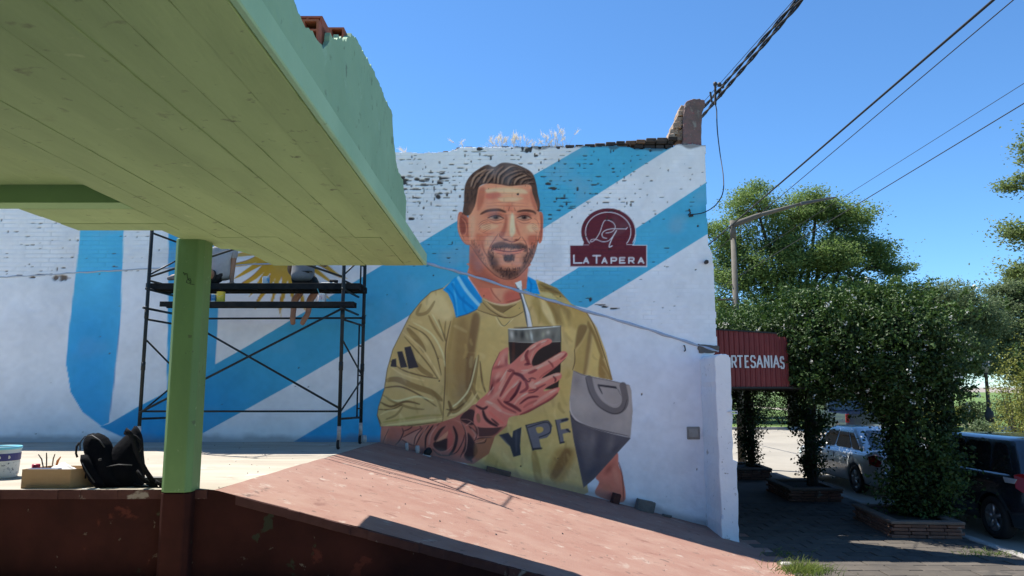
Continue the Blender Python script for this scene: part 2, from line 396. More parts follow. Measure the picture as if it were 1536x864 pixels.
    G([(560, 640), (600, 640), (640, 700), (600, 740), (545, 700)], (186, 176, 116), .7, 5)
    G([(520, 550), (640, 500), (720, 480), (735, 640), (660, 700), (560, 640)], (188, 174, 108), .6, 8)
    G([(420, 640), (470, 660), (520, 720), (440, 700)], (150, 132, 80), .6, 4)
    G([(690, 640), (660, 720), (700, 760), (745, 690), (748, 640)], (150, 122, 70), .75, 4)
    G([(715, 640), (668, 730), (690, 740), (738, 660)], (112, 84, 50), .7, 2)
    G([(600, 650), (618, 650), (640, 755), (612, 745)], (146, 126, 76), .8, 1.5)
    G([(420, 570), (500, 600), (530, 560), (470, 545)], (150, 136, 84), .6, 4)
    G([(690, 400), (735, 360), (735, 470), (700, 480)], (182, 164, 100), .7, 5)
    # left sleeve
    SL = [(250, 88), (215, 120), (175, 170), (145, 230), (115, 290), (95, 360), (85, 430), (65, 490), (60, 520), (75, 560), (290, 540), (295, 450), (300, 330), (318, 240), (332, 180), (310, 110), (280, 86)]
    G([(250, 95), (225, 130), (255, 170), (300, 190), (325, 170), (305, 115), (278, 92)], LT, .75, 4)
    for L, c, w, al in [
        ([(318, 190), (300, 280), (298, 400), (290, 540)], DK2, 4, .9), ([(330, 180), (318, 250), (306, 330), (304, 450)], (150, 128, 78), 12, .6),
        ([(165, 215), (205, 262), (228, 300)], DK, 20, .75), ([(170, 205), (230, 240), (265, 300), (285, 380)], DK2, 4.5, .9),
        ([(185, 195), (250, 235), (288, 300), (298, 350)], LT2, 6, .7), ([(215, 130), (200, 165), (235, 160), (262, 120)], DK, 12, .6),
        ([(150, 230), (215, 285), (258, 350), (280, 390)], LT, 6, .8), ([(155, 245), (230, 330), (275, 395)], DK2, 4, .85),
        ([(240, 170), (262, 215), (292, 262)], DK, 9, .7), ([(252, 165), (285, 225), (300, 250)], LT2, 5, .7), ([(275, 185), (292, 235), (300, 262)], DK2, 5, .8),
        ([(300, 190), (296, 235), (300, 255)], DK, 6, .7), ([(105, 330), (150, 362), (215, 382), (272, 392)], DK2, 5, .85), ([(100, 345), (150, 378), (225, 400)], LT, 6, .7),
        ([(190, 330), (215, 360), (255, 385)], DK, 18, .7), ([(88, 400), (130, 395), (190, 420), (250, 440), (288, 470)], DK, 22, .75),
        ([(84, 425), (140, 420), (200, 445), (268, 490)], DK2, 6, .85), ([(78, 455), (130, 470), (200, 455), (258, 470)], LT2, 7, .7),
        ([(72, 475), (110, 490), (160, 472), (210, 482)], DK2, 8, .8), ([(80, 450), (120, 475), (180, 495), (225, 500)], DK, 9, .65),
        ([(65, 500), (110, 500), (150, 482)], DK2, 5, .8), ([(70, 520), (100, 505), (140, 500)], LT, 7, .7), ([(90, 535), (125, 520), (150, 490)], DK, 8, .6),
        ([(60, 520), (66, 535), (74, 552)], DK2, 4, .8), ([(82, 558), (160, 548), (230, 540), (288, 532)], (206, 192, 138), 9, .85), ([(80, 545), (160, 532), (230, 522), (288, 520)], (150, 134, 74), 8, .6),
        ([(92, 560), (180, 556), (290, 542)], DK2, 4, .8), ([(250, 430), (275, 470), (288, 520)], DK, 9, .5)]:
        K(L, w, c, al)
    # folds between chest and forearm
    for L, c, w, al in [
        ([(415, 310), (405, 370), (398, 430), (420, 470)], DK, 14, .7), ([(412, 312), (385, 420), (350, 470), (310, 500)], LT2, 6, .85), ([(405, 320), (385, 410)], DK2, 4, .8),
        ([(420, 330), (428, 400), (440, 440)], DK2, 7, .7), ([(310, 470), (330, 510), (365, 470), (390, 440)], DK, 16, .7), ([(300, 520), (340, 515), (385, 480), (412, 440)], LT, 8, .8),
        ([(302, 500), (335, 500), (375, 470)], DK2, 6, .8), ([(305, 535), (350, 525), (395, 490), (425, 462)], LT, 9, .75), ([(300, 545), (350, 535), (400, 500)], DK2, 4, .7), ([(310, 470), (318, 500), (305, 525)], DK2, 9, .6)]:
        K(L, w, c, al)
    # right shoulder and sleeve
    R = lambda L, c, al=1., so=1.: poly(RA(L), c, so, True, al)
    R([(130, 60), (230, 80), (300, 130), (345, 190), (300, 190), (200, 150), (140, 120)], (132, 116, 70), .9)
    R([(140, 130), (200, 130), (250, 170), (200, 175)], (182, 172, 120), .9); R([(240, 150), (300, 165), (340, 200), (300, 195)], (176, 162, 104), .9)
    R([(140, 75), (220, 105), (280, 140), (200, 120)], (98, 82, 50), .8)
    R([(280, 240), (330, 330), (345, 420), (320, 430), (290, 330)], (196, 178, 112), .7, 3)
    R([(350, 220), (440, 255), (480, 320), (440, 350), (380, 380), (350, 340)], (164, 142, 84), .7, 3)
    R([(395, 370), (440, 350), (460, 375), (420, 460), (378, 515), (372, 520)], DK, .9, 1.5)
    R([(470, 380), (490, 400), (470, 560), (445, 700), (425, 690), (440, 540)], DK, .75, 2); R([(478, 380), (500, 420), (485, 560), (468, 700), (530, 712), (548, 560), (520, 450)], (190, 172, 108), .85, 2)
    R([(380, 540), (430, 460), (462, 400), (448, 540), (425, 690), (372, 660)], (168, 148, 90), .85, 2)
    R([(548, 560), (590, 640), (630, 735), (540, 712)], (138, 112, 66), .9, 1.5)
    R([(470, 330), (530, 450), (570, 570), (548, 560), (500, 430), (460, 360)], (122, 100, 58), .8, 1.2)
    line(RA([(450, 262), (500, 350), (560, 510), (632, 735)]), 1.4, (92, 72, 44)); line(RA([(372, 520), (374, 600), (358, 660)]), 1.2, DK2)
    line(RA([(110, 150), (135, 220), (130, 340)]), 5, (138, 122, 72), 2, .6); line(RA([(190, 190), (240, 270), (255, 340)]), 4, (120, 100, 60), 2, .6); line(RA([(160, 180), (205, 260), (225, 345)]), 3, (206, 190, 140), 1.5, .7)
    for i in range(260):                                   # visible brush strokes in the cloth
        x, y = rng.uniform(570, 915), rng.uniform(430, 735); a_ = rng.normal(1.25, .45); L = rng.uniform(8, 26)
        line([(x, y), (x+L*.5*math.cos(a_)+rng.normal(0, 1.5), y+L*.5*math.sin(a_)), (x+L*math.cos(a_), y+L*math.sin(a_))], rng.uniform(2, 6), [(204, 190, 140), (150, 130, 82), (188, 168, 106), (130, 108, 68), (196, 186, 132)][rng.integers(5)], 1.2, rng.uniform(.15, .4))
    clip()
    line(J[1:12], 1.1, (96, 78, 46), alpha=.8, smooth=False, taper=False)
    # neck, skin
    poly(C_([(478, -40), (462, 0), (440, 70), (470, 140), (540, 240), (600, 340), (700, 385), (830, 405), (960, 375), (1030, 345), (1040, 240), (1075, 120), (1088, 20), (1080, -40)]), (190, 122, 100), .5)
    poly(C_([(470, 120), (560, 150), (680, 180), (720, 330), (690, 350), (600, 330), (540, 240)]), (196, 112, 92), 3, True, .8)
    poly(C_([(690, 190), (830, 220), (930, 240), (840, 320), (820, 370), (740, 340)]), (220, 150, 122), 4, True, .8)
    poly(C_([(840, 290), (930, 250), (1010, 290), (1010, 350), (860, 385)]), (176, 92, 80), 4, True, .8)
    line(C_([(680, 200), (720, 290), (800, 380)]), 1.6, (150, 76, 66), .8, .8); line(C_([(860, 385), (960, 362), (1026, 340)]), 2.4, (140, 70, 60), .8, .7)
    poly(C_([(500, -20), (540, 60), (640, 130), (800, 180), (970, 190), (1050, 100), (1060, 0)]), (158, 98, 84), 3, True, .7)
    # collar
    poly(C_([(605, 340), (700, 385), (830, 410), (960, 380), (1030, 355), (1045, 480), (960, 530), (870, 552), (720, 520), (550, 465)]), (166, 146, 98), .4)
    poly(C_([(640, 370), (720, 410), (830, 430), (930, 420), (830, 495), (740, 470)]), (122, 102, 66), 1, True, .9)
    poly(C_([(830, 500), (920, 440), (1030, 370), (1040, 470), (960, 525), (880, 545)]), (176, 156, 100), .8, True, .9)
    for L, w, c in [([(605, 345), (700, 390), (830, 415), (960, 385), (1028, 355)], 2.2, (196, 176, 140)), ([(600, 380), (690, 470), (820, 545), (880, 550)], 1.3, DK2), ([(640, 380), (740, 470), (870, 540)], 2.2, (190, 170, 118)), ([(550, 468), (640, 500), (740, 530), (870, 552), (960, 535), (1045, 485)], 1.2, DK2), ([(820, 500), (910, 440), (970, 405)], 1.0, DK2), ([(745, 545), (820, 645), (940, 560)], 1.6, (206, 192, 146)), ([(760, 545), (830, 640), (900, 585)], .9, DK2)]:
        line(C_(L), w, c)
    # shoulder yokes in blue
    poly(C_([(360, 85), (300, 120), (175, 250), (230, 290), (280, 400), (318, 545), (440, 510), (545, 460), (600, 345), (480, 170), (430, 100)]), (24, 142, 214), .4, False)
    for L, w, c, al in [([(290, 170), (310, 330), (330, 540)], 3, (90, 186, 232), .6), ([(280, 190), (360, 330), (500, 450)], 4, (8, 106, 180), .6), ([(220, 240), (290, 330), (320, 520)], 3, (10, 112, 186), .7), ([(400, 330), (395, 420), (430, 500)], 3.5, (10, 116, 190), .5), ([(345, 120), (430, 260), (560, 410)], 5.2, (150, 206, 232), .8), ([(370, 100), (460, 230), (585, 375)], 5, (30, 128, 196), .7), ([(545, 460), (440, 510), (318, 545)], 1.2, (20, 80, 130), .8)]:
        line(C_(L), w, c, .8, al, taper=False)
    poly(C_([(1095, 105), (1180, 150), (1225, 300), (1150, 290), (1050, 250)]), (22, 142, 214), .4, False); line(C_([(1105, 130), (1130, 200), (1120, 275)]), 3, (8, 104, 176), .8, .6)
    line(C_([(1095, 105), (1075, 180), (1045, 250)]), 1.2, (30, 70, 110), .5, .7)
    # ---------------- head
    f = lambda L, c, so=.5, al=1.: poly(F(L), c, so, True, al)
    l = lambda L, w, c, al=.9, so=.4: line(F(L), w/4.32, c, so, al)
    SK, SKD, SKL = (206, 142, 116), (160, 92, 76), (226, 170, 142)
    poly(F([(192, 585), (190, 640), (190, 740), (182, 790), (240, 870), (560, 880), (572, 720), (590, 640)]), (182, 112, 90), .5, False)
    f([(205, 640), (250, 700), (300, 770), (380, 830), (330, 850), (230, 800), (195, 720)], (150, 86, 72), 3, .7)
    f([(122, 385), (113, 440), (118, 510), (150, 575), (185, 595), (205, 580), (200, 470), (185, 420), (150, 385)], (172, 104, 86))           # ear
    f([(132, 410), (128, 470), (140, 520), (165, 510), (180, 470), (165, 420)], (122, 66, 58), 2, .8); f([(150, 530), (190, 550), (195, 585), (165, 580)], (196, 128, 106), 1.5, .9)
    l([(125, 400), (120, 460), (130, 520), (160, 575)], 9, (206, 142, 118)); l([(140, 420), (165, 450), (172, 500), (160, 530)], 8, (198, 132, 108), .7)
    f([(640, 385), (666, 395), (668, 480), (662, 560), (640, 580), (630, 500)], (178, 108, 88)); l([(655, 400), (660, 470), (650, 560)], 6, (126, 70, 60))
    FACE = [(185, 400), (200, 330), (240, 230), (330, 190), (480, 200), (590, 205), (632, 300), (645, 400), (648, 500), (630, 590), (600, 680), (560, 740), (500, 800), (440, 815), (370, 795), (300, 730), (240, 660), (195, 590), (185, 500)]
    f(FACE, SK); clip(F(FACE))
    B = lambda x, y, rx, ry, c, a=.7, rot=0: fb(F, x, y, rx, ry, c, a, rot, 4.32)
    B(420, 250, 130, 30, SKL, .8); B(345, 262, 60, 40, (176, 98, 84), .6, -10); B(560, 280, 40, 60, (190, 118, 98), .6); B(470, 300, 60, 40, (222, 164, 136), .6)
    B(270, 300, 30, 60, (190, 122, 102), .6); B(300, 350, 80, 18, (210, 140, 112), .7); B(450, 350, 30, 50, (178, 104, 86), .6)
    B(215, 430, 30, 80, (214, 152, 126), .7); B(280, 500, 70, 50, (212, 140, 112), .7); B(310, 530, 45, 22, (186, 106, 86), .6); B(590, 500, 50, 40, (222, 160, 130), .7); B(600, 560, 45, 40, (176, 96, 80), .6)
    B(230, 560, 28, 60, (204, 138, 114), .7); B(250, 640, 30, 60, (170, 104, 86), .6)
    # eye sockets, brows, eyes
    B(360, 395, 80, 30, (150, 84, 70), .75); B(550, 395, 62, 28, (150, 84, 70), .75)
    l([(262, 395), (310, 372), (380, 366), (428, 382)], 17, (66, 44, 38), .85, .8); l([(500, 378), (550, 370), (600, 376), (622, 392)], 15, (66, 44, 38), .85, .8)
    for ex, ey, sw in ((362, 414, 46), (546, 414, 42)):
        f([(ex-sw, ey+5), (ex-10, ey-7), (ex+22, ey-5), (ex+sw, ey+6), (ex+10, ey+12), (ex-20, ey+12)], (176, 146, 132), .3)
        B(ex, ey+2, 19, 11, (44, 28, 26), 1); B(ex, ey+1, 12, 9, (26, 17, 17), 1)
        l([(ex-sw-8, ey+5), (ex-12, ey-10), (ex+22, ey-8), (ex+sw+6, ey+8)], 8, (52, 32, 30)); l([(ex-sw-4, ey-8), (ex-8, ey-24), (ex+24, ey-21), (ex+sw+2, ey-6)], 5, (140, 82, 68), .7); l([(ex-sw, ey+10), (ex, ey+22), (ex+sw, ey+12)], 4, (120, 66, 56), .8)
        l([(ex-sw-10, ey+18), (ex-4, ey+40), (ex+sw, ey+30)], 5, (150, 84, 70), .6); B(ex-4, ey-3, 2.5, 2, (220, 214, 206), .7)
    for k in range(3): l([(310, 430+k*10), (275, 440+k*14), (250, 462+k*18)], 4, (136, 76, 64), .7)
    l([(612, 420), (632, 440), (640, 470)], 4, (136, 76, 64), .6)
    # nose
    f([(430, 380), (420, 460), (392, 515), (390, 540), (420, 565), (470, 575), (520, 545), (500, 480), (480, 390)], (208, 140, 114), 2.2, .8)
    f([(425, 400), (412, 470), (388, 520), (400, 545), (425, 510), (436, 430)], (150, 84, 70), 2, .75); f([(455, 400), (450, 500), (480, 520), (492, 490), (478, 400)], (232, 176, 150), 2.4, .85)
    l([(386, 520), (392, 542), (430, 562), (468, 574), (505, 560), (524, 540)], 6, (110, 56, 50), .85); B(425, 560, 16, 7, (80, 40, 38), .8); B(495, 560, 13, 6, (80, 40, 38), .8)
    # laugh lines
    l([(378, 520), (345, 570), (318, 620), (322, 670)], 6, (132, 74, 62), .75); l([(530, 540), (556, 580), (568, 630), (560, 670)], 6, (132, 74, 62), .75)
    l([(270, 570), (285, 630), (320, 690)], 8, (140, 80, 68), .6); l([(255, 500), (300, 520), (350, 515)], 4, (160, 92, 76), .5)
    # beard
    BD = (72, 48, 42)
    f([(330, 610), (350, 585), (400, 572), (460, 585), (530, 582), (562, 610), (560, 640), (500, 618), (400, 612), (345, 630)], BD, 1.6, .74)
    f([(318, 640), (312, 690), (340, 750), (400, 800), (450, 818), (510, 795), (560, 735), (600, 660), (620, 600), (590, 620), (560, 680), (520, 740), (450, 760), (380, 720), (340, 660)], BD, 3, .66)
    f([(225, 620), (260, 690), (320, 750), (380, 800), (330, 790), (260, 720)], (96, 62, 54), 3, .7)
    f([(415, 650), (480, 655), (470, 690), (440, 705), (418, 685)], BD, 2, .8); B(450, 775, 40, 30, BD, .7); B(360, 700, 26, 36, BD, .5); B(545, 690, 20, 40, BD, .45)
    B(400, 740, 28, 22, (178, 118, 96), .65); B(500, 735, 26, 24, (178, 118, 96), .65); B(470, 720, 16, 12, (186, 124, 100), .5)
    # mouth
    f([(330, 612), (395, 622), (450, 630), (505, 624), (560, 614), (515, 646), (445, 660), (375, 646)], (202, 130, 112), .6)
    l([(326, 606), (345, 620), (395, 631), (450, 637), (508, 631), (548, 620), (566, 606)], 6, (96, 44, 42)); l([(370, 648), (440, 658), (510, 648)], 4, (140, 76, 66), .7)
    # forehead creases
    for y in (240, 318, 336): l([(300, y+8), (400, y), (500, y+4), (570, y+10)], 4, (170, 100, 84), .5)
    l([(450, 345), (444, 375)], 5, (120, 66, 56), .7); l([(480, 350), (490, 376)], 5, (120, 66, 56), .6)
    # second pass: crisp planes and strokes
    for L, c, so, al in [([(300, 232), (420, 222), (540, 232), (560, 262), (430, 250), (320, 262)], (238, 186, 156), 1.6, .75), ([(250, 240), (290, 225), (285, 300), (262, 360), (240, 360)], (158, 92, 76), 1.8, .6), ([(590, 230), (622, 300), (632, 380), (606, 350), (584, 280)], (160, 92, 76), 1.6, .6), ([(380, 290), (470, 282), (540, 292), (470, 312), (400, 312)], (236, 182, 150), 1.5, .6),
            ([(300, 262), (370, 250), (392, 275), (340, 296), (300, 290)], (178, 96, 84), 1.6, .6), ([(262, 470), (320, 458), (380, 470), (340, 492), (280, 494)], (232, 172, 142), 1.4, .7), ([(560, 470), (620, 455), (634, 490), (590, 510)], (234, 174, 144), 1.4, .7), ([(240, 520), (290, 540), (300, 600), (262, 610), (236, 570)], (176, 104, 84), 1.5, .6), ([(300, 545), (345, 530), (330, 580), (300, 620), (286, 590)], (226, 160, 130), 1.3, .6),
            ([(574, 540), (620, 530), (632, 560), (604, 620), (580, 600)], (170, 96, 78), 1.6, .6), ([(462, 400), (476, 400), (486, 500), (470, 540), (452, 520)], (244, 196, 168), 1.2, .8), ([(488, 420), (500, 470), (520, 530), (505, 520), (488, 470)], (172, 100, 82), 1.2, .7), ([(196, 420), (222, 410), (226, 500), (206, 560), (196, 500)], (222, 160, 134), 1.5, .7), ([(205, 560), (232, 600), (262, 670), (232, 640), (204, 600)], (150, 88, 72), 1.4, .6)]:
        f(L, c, so, al)
    for i in range(420):                                   # stubble, stroke by stroke
        tt = rng.random(); x = 318+tt*285+rng.normal(0, 10); e = abs(tt-.46)/.5; y = 660+130*(1-e**1.6)+rng.normal(0, 24)-30
        if 350 < x < 540 and y < 735: continue
        L = rng.uniform(8, 20); l([(x, y), (x+rng.normal(0, 4), y+L)], rng.uniform(3, 6), (48, 32, 30) if rng.random() < .7 else (112, 78, 66), rng.uniform(.35, .75), .5)
    for i in range(120):
        x = rng.uniform(335, 560); y = 592+8*math.sin((x-335)/70)+rng.normal(0, 8)+abs(x-450)*.10; l([(x, y), (x+(x-450)*.06, y+13)], 4, (46, 30, 28) if rng.random() < .75 else (118, 82, 70), .55, .5)
    for i in range(70):
        x = rng.uniform(415, 480); y = rng.uniform(650, 690); l([(x, y), (x, y+13)], 4, (46, 30, 28), .5, .5)
    for i in range(130):                                   # side whiskers
        tt = rng.random(); sx_ = -1 if rng.random() < .6 else 1; x = (222+70*tt if sx_ < 0 else 628-50*tt)+rng.normal(0, 9); y = 560+170*tt+rng.normal(0, 12); l([(x, y), (x-sx_*3, y+12)], 4, (92, 60, 52), .35, .6)
    for ex in (330, 595):
        for k in range(4): l([(ex, 452+k*11), (ex+(-52 if ex < 400 else 36), 470+k*15)], 3.2, (128, 68, 58), .55)
    clip()
    l([(195, 590), (240, 660), (300, 735), (370, 797), (440, 817), (500, 802), (560, 742), (600, 682), (630, 590), (648, 500)], 5, (92, 52, 46), .8)
    # hair
    HR = (78, 60, 53)
    f([(150, 390), (155, 320), (162, 210), (200, 140), (260, 95), (310, 72), (350, 88), (400, 62), (470, 66), (540, 90), (595, 125), (620, 180), (634, 260), (648, 330), (640, 380), (625, 330), (600, 260), (585, 205), (520, 205), (450, 212), (380, 200), (300, 196), (255, 215), (240, 270), (225, 340), (190, 400)], HR)
    HAIR = [(150, 390), (155, 320), (162, 210), (200, 140), (260, 95), (310, 72), (350, 88), (400, 62), (470, 66), (540, 90), (595, 125), (620, 180), (634, 260), (648, 330), (640, 380), (625, 330), (600, 260), (585, 205), (520, 205), (450, 212), (380, 200), (300, 196), (255, 215), (240, 270), (225, 340), (190, 400)]
    clip(F(HAIR))
    for i in range(90):
        x = rng.uniform(190, 590); y = rng.uniform(95, 190); L = rng.uniform(20, 55); a = rng.uniform(-.9, .5)+(x-380)/420
        c = (104, 84, 76) if rng.random() < .45 else (34, 24, 24)
        l([(x, y), (x+L*.5*math.sin(a)+6, y+L*.5), (x+L*math.sin(a)*.7, y+L)] if rng.random() < .6 else [(x, y+20), (x+L*.5, y+6), (x+L, y+16)], rng.uniform(4, 9), c, .5, .6)
    for i in range(40):
        x = rng.uniform(165, 235); y = rng.uniform(190, 380); l([(x, y), (x-4, y+26)], 6, (96, 74, 64) if rng.random() < .5 else (40, 30, 28), .4, .7)
    B(205, 370, 26, 50, (150, 104, 88), .5); B(632, 330, 12, 40, (130, 92, 78), .5); l([(358, 96), (352, 140), (365, 190)], 10, (120, 96, 88), .6, 1.)
    for i, (x0, y0, x1, y1, x2, y2) in enumerate([(200, 215, 225, 150, 300, 100), (215, 230, 250, 160, 330, 110), (240, 190, 285, 120, 345, 100), (280, 190, 310, 130, 350, 100), (300, 195, 335, 150, 352, 110), (350, 190, 360, 130, 410, 80), (375, 195, 385, 140, 450, 90), (400, 200, 420, 150, 500, 110), (440, 205, 455, 160, 530, 125), (480, 200, 500, 165, 560, 140), (520, 200, 540, 170, 590, 160), (560, 200, 580, 190, 605, 190), (420, 110, 470, 85, 540, 110), (460, 130, 520, 115, 580, 150)]):
        l([(x0, y0), (x1, y1), (x2, y2)], 13, (132, 108, 96) if i % 3 else (166, 142, 126), .7, .6); l([(x0+12, y0), (x1+14, y1+4), (x2+10, y2+8)], 8, (28, 20, 20), .7, .5)
    clip()
    # ---------------- forearm with ink
    AR = T([(90, 300), (80, 500), (300, 560), (600, 640), (1000, 720), (1150, 740), (1330, 620), (1400, 420), (1540, 300), (1540, 100), (1250, 20), (1140, 60), (1080, 120), (940, 200), (760, 262), (500, 300)])
    poly(AR, (168, 106, 92), .4, False); clip(AR, False)
    t = lambda L, w, c=(52, 38, 40), al=.9, so=.5: line(T(L), w/7.68, c, so, al)
    tp = lambda L, c, so=.8, al=.9: poly(T(L), c, so, True, al)
    tp([(100, 320), (200, 330), (180, 420), (130, 500), (90, 490)], (176, 120, 104)); tp([(190, 330), (320, 330), (340, 400), (300, 470), (200, 510), (150, 490)], (158, 100, 88))
    tp([(350, 430), (560, 330), (520, 420), (470, 520), (340, 450)], (178, 128, 116)); tp([(270, 520), (330, 460), (380, 520), (340, 560)], (150, 116, 112))
    tp([(560, 330), (640, 290), (620, 420), (600, 540), (520, 500)], (162, 106, 92)); tp([(700, 290), (900, 240), (1040, 330), (1060, 500), (1000, 690), (800, 640), (640, 560), (640, 420)], (160, 98, 86))
    tp([(1080, 120), (1160, 120), (1190, 240), (1120, 290), (1000, 220)], (60, 44, 46)); tp([(1200, 290), (1400, 300), (1500, 280), (1400, 400), (1230, 430)], (74, 52, 52), 1.5)
    tp([(1090, 380), (1160, 470), (1200, 600), (1100, 700), (1040, 620), (1080, 480)], (48, 36, 40), 1.2); tp([(1200, 40), (1320, 100), (1330, 200), (1250, 260), (1200, 180)], (150, 92, 84)); tp([(1250, 110), (1320, 100), (1300, 210), (1260, 220)], (84, 58, 56), 1.5)
    tp([(1180, 480), (1400, 420), (1350, 600), (1180, 700)], (134, 96, 66), 2, .7)
    tp([(690, 500), (760, 460), (860, 450), (850, 560), (800, 590), (720, 570)], (50, 38, 40)); tp([(700, 440), (760, 340), (830, 300), (780, 370), (720, 470)], (60, 44, 44)); tp([(720, 480), (860, 360), (830, 440)], (190, 136, 110)); tp([(870, 340), (920, 420), (900, 560), (850, 560)], (172, 92, 84))
    for L, w in [([(330, 320), (345, 380), (300, 470), (250, 520)], 12), ([(345, 360), (420, 330), (450, 300)], 11), ([(340, 430), (450, 370), (560, 320)], 9), ([(330, 455), (400, 500), (480, 530)], 10), ([(570, 320), (490, 420), (470, 520)], 11), ([(640, 295), (540, 420), (490, 520)], 12), ([(690, 290), (610, 420), (600, 560)], 22), ([(760, 270), (660, 380), (640, 520)], 8), ([(920, 300), (960, 420), (930, 560), (870, 640)], 34), ([(1010, 250), (1060, 360), (1060, 520), (1000, 660)], 16), ([(860, 640), (960, 600), (1030, 480), (1050, 400)], 12), ([(680, 560), (760, 630), (880, 640)], 14), ([(1000, 230), (1100, 240), (1170, 300), (1200, 400)], 10), ([(540, 300), (545, 320)], 8), ([(180, 330), (130, 440), (110, 500)], 5), ([(1160, 470), (1230, 440), (1380, 430)], 12), ([(1180, 500), (1280, 490), (1300, 440)], 10), ([(1100, 300), (1180, 380), (1180, 450)], 20), ([(1080, 640), (1140, 720)], 24)]:
        t(L, w)
    for L, w in [([(940, 230), (1030, 280), (1075, 400), (1070, 560), (1010, 680)], 11), ([(1000, 222), (1100, 230), (1190, 300), (1210, 400), (1180, 470)], 9), ([(690, 545), (770, 595), (850, 580), (910, 520)], 9), ([(1060, 300), (1130, 250)], 12), ([(1200, 430), (1300, 425), (1390, 430)], 8), ([(1170, 500), (1260, 470), (1300, 440)], 7), ([(770, 600), (790, 640)], 9), ([(730, 300), (660, 400), (640, 520)], 24), ([(620, 300), (540, 440)], 12), ([(1130, 330), (1180, 400), (1160, 440)], 22)]:
        t(L, w, (186, 136, 124), .75)
    clip()
    # ---------------- glass, straw
    h = lambda L, c, so=.5, al=1.: poly(H(L), c, so, True, al)
    hl = lambda L, w, c, al=.85, so=.5: line(H(L), w/5.4, c, so, al)
    poly(H([(336, 75), (340, 200), (350, 350), (420, 560), (740, 560), (760, 400), (762, 45), (550, 60)]), (52, 42, 38), .4, False)
    h([(370, 190), (390, 190), (385, 340), (365, 330)], (78, 50, 40), 1.5, .8)
    poly(H([(336, 72), (340, 172), (540, 182), (764, 176), (762, 50), (550, 68)]), (110, 112, 106), .4, False)
    for x, y, w, hh, c in [(365, 120, 18, 40, (196, 200, 196)), (400, 110, 14, 30, (60, 62, 60)), (450, 120, 20, 40, (44, 44, 44)), (490, 130, 14, 40, (150, 156, 146)), (525, 130, 12, 50, (214, 218, 216)), (570, 110, 20, 40, (88, 92, 84)), (620, 120, 16, 34, (152, 158, 140)), (660, 100, 20, 22, (180, 184, 172)), (700, 140, 16, 30, (80, 82, 78)), (735, 110, 14, 50, (120, 124, 116))]:
        fb(H, x, y, w, hh, c, .75, rng.uniform(-15, 15), 5.4)
    hl([(336, 72), (440, 76), (560, 66), (680, 56), (762, 50)], 10, (214, 216, 218), .95); hl([(380, 62), (500, 58), (700, 50)], 6, (40, 40, 40), .8); hl([(340, 174), (440, 180), (540, 182), (764, 176)], 5, (206, 206, 200), .8)
    hl([(764, 45), (764, 200), (758, 420)], 4, (30, 28, 28), .8)
    sw = C_([(955, 175), (1020, 150), (1035, 250), (1060, 380), (1110, 500), (1140, 650), (1085, 650), (1065, 500), (1010, 300)])
    poly(sw, (196, 202, 206), .4, False); line(C_([(960, 180), (1020, 320), (1060, 480), (1090, 650)]), 2.6, (60, 70, 76), .5, .9); line(C_([(1000, 180), (1040, 330), (1090, 480), (1120, 640)]), 2, (226, 230, 232), .6, .8); line(C_([(1020, 160), (1045, 300), (1110, 490), (1145, 640)]), 1, (90, 96, 100), .4, .8)
    poly(C_([(955, 175), (1022, 148), (1030, 210), (985, 230)]), (222, 224, 224), .5, False)
    # ---------------- hand round the glass
    HD = [(335, 222), (270, 258), (245, 310), (208, 390), (190, 500), (178, 580), (90, 660), (70, 720), (75, 860), (300, 862), (345, 790), (430, 770), (500, 745), (600, 690), (690, 640), (740, 590), (748, 545), (640, 575), (625, 570), (650, 545), (740, 495), (770, 460), (760, 430), (720, 430), (610, 470), (720, 385), (800, 310), (818, 275), (790, 252), (740, 270), (600, 350), (540, 370), (528, 340), (560, 270), (610, 225), (680, 190), (690, 165), (660, 150), (600, 165), (520, 205), (440, 280), (345, 360), (335, 300)]
    h(HD, (196, 120, 108), .4); CLIP[0] = None; clip(H(HD))
    LS, MS, DS, XS = (226, 158, 142), (172, 94, 88), (124, 58, 60), (80, 34, 42)
    HB = lambda x, y, rx, ry, c, a=.7, r=0: fb(H, x, y, rx, ry, c, a, r, 5.4)
    HB(300, 300, 30, 60, LS, .6, 20); HB(320, 330, 14, 40, DS, .6); HB(260, 380, 60, 14, DS, .6, -15); HB(215, 500, 20, 50, DS, .7, 10); HB(200, 560, 16, 40, XS, .5)
    HB(250, 450, 50, 22, LS, .7, -50); HB(255, 490, 34, 14, DS, .7, -45); HB(300, 540, 120, 16, LS, .7, -55); HB(240, 600, 130, 14, LS, .6, -45)
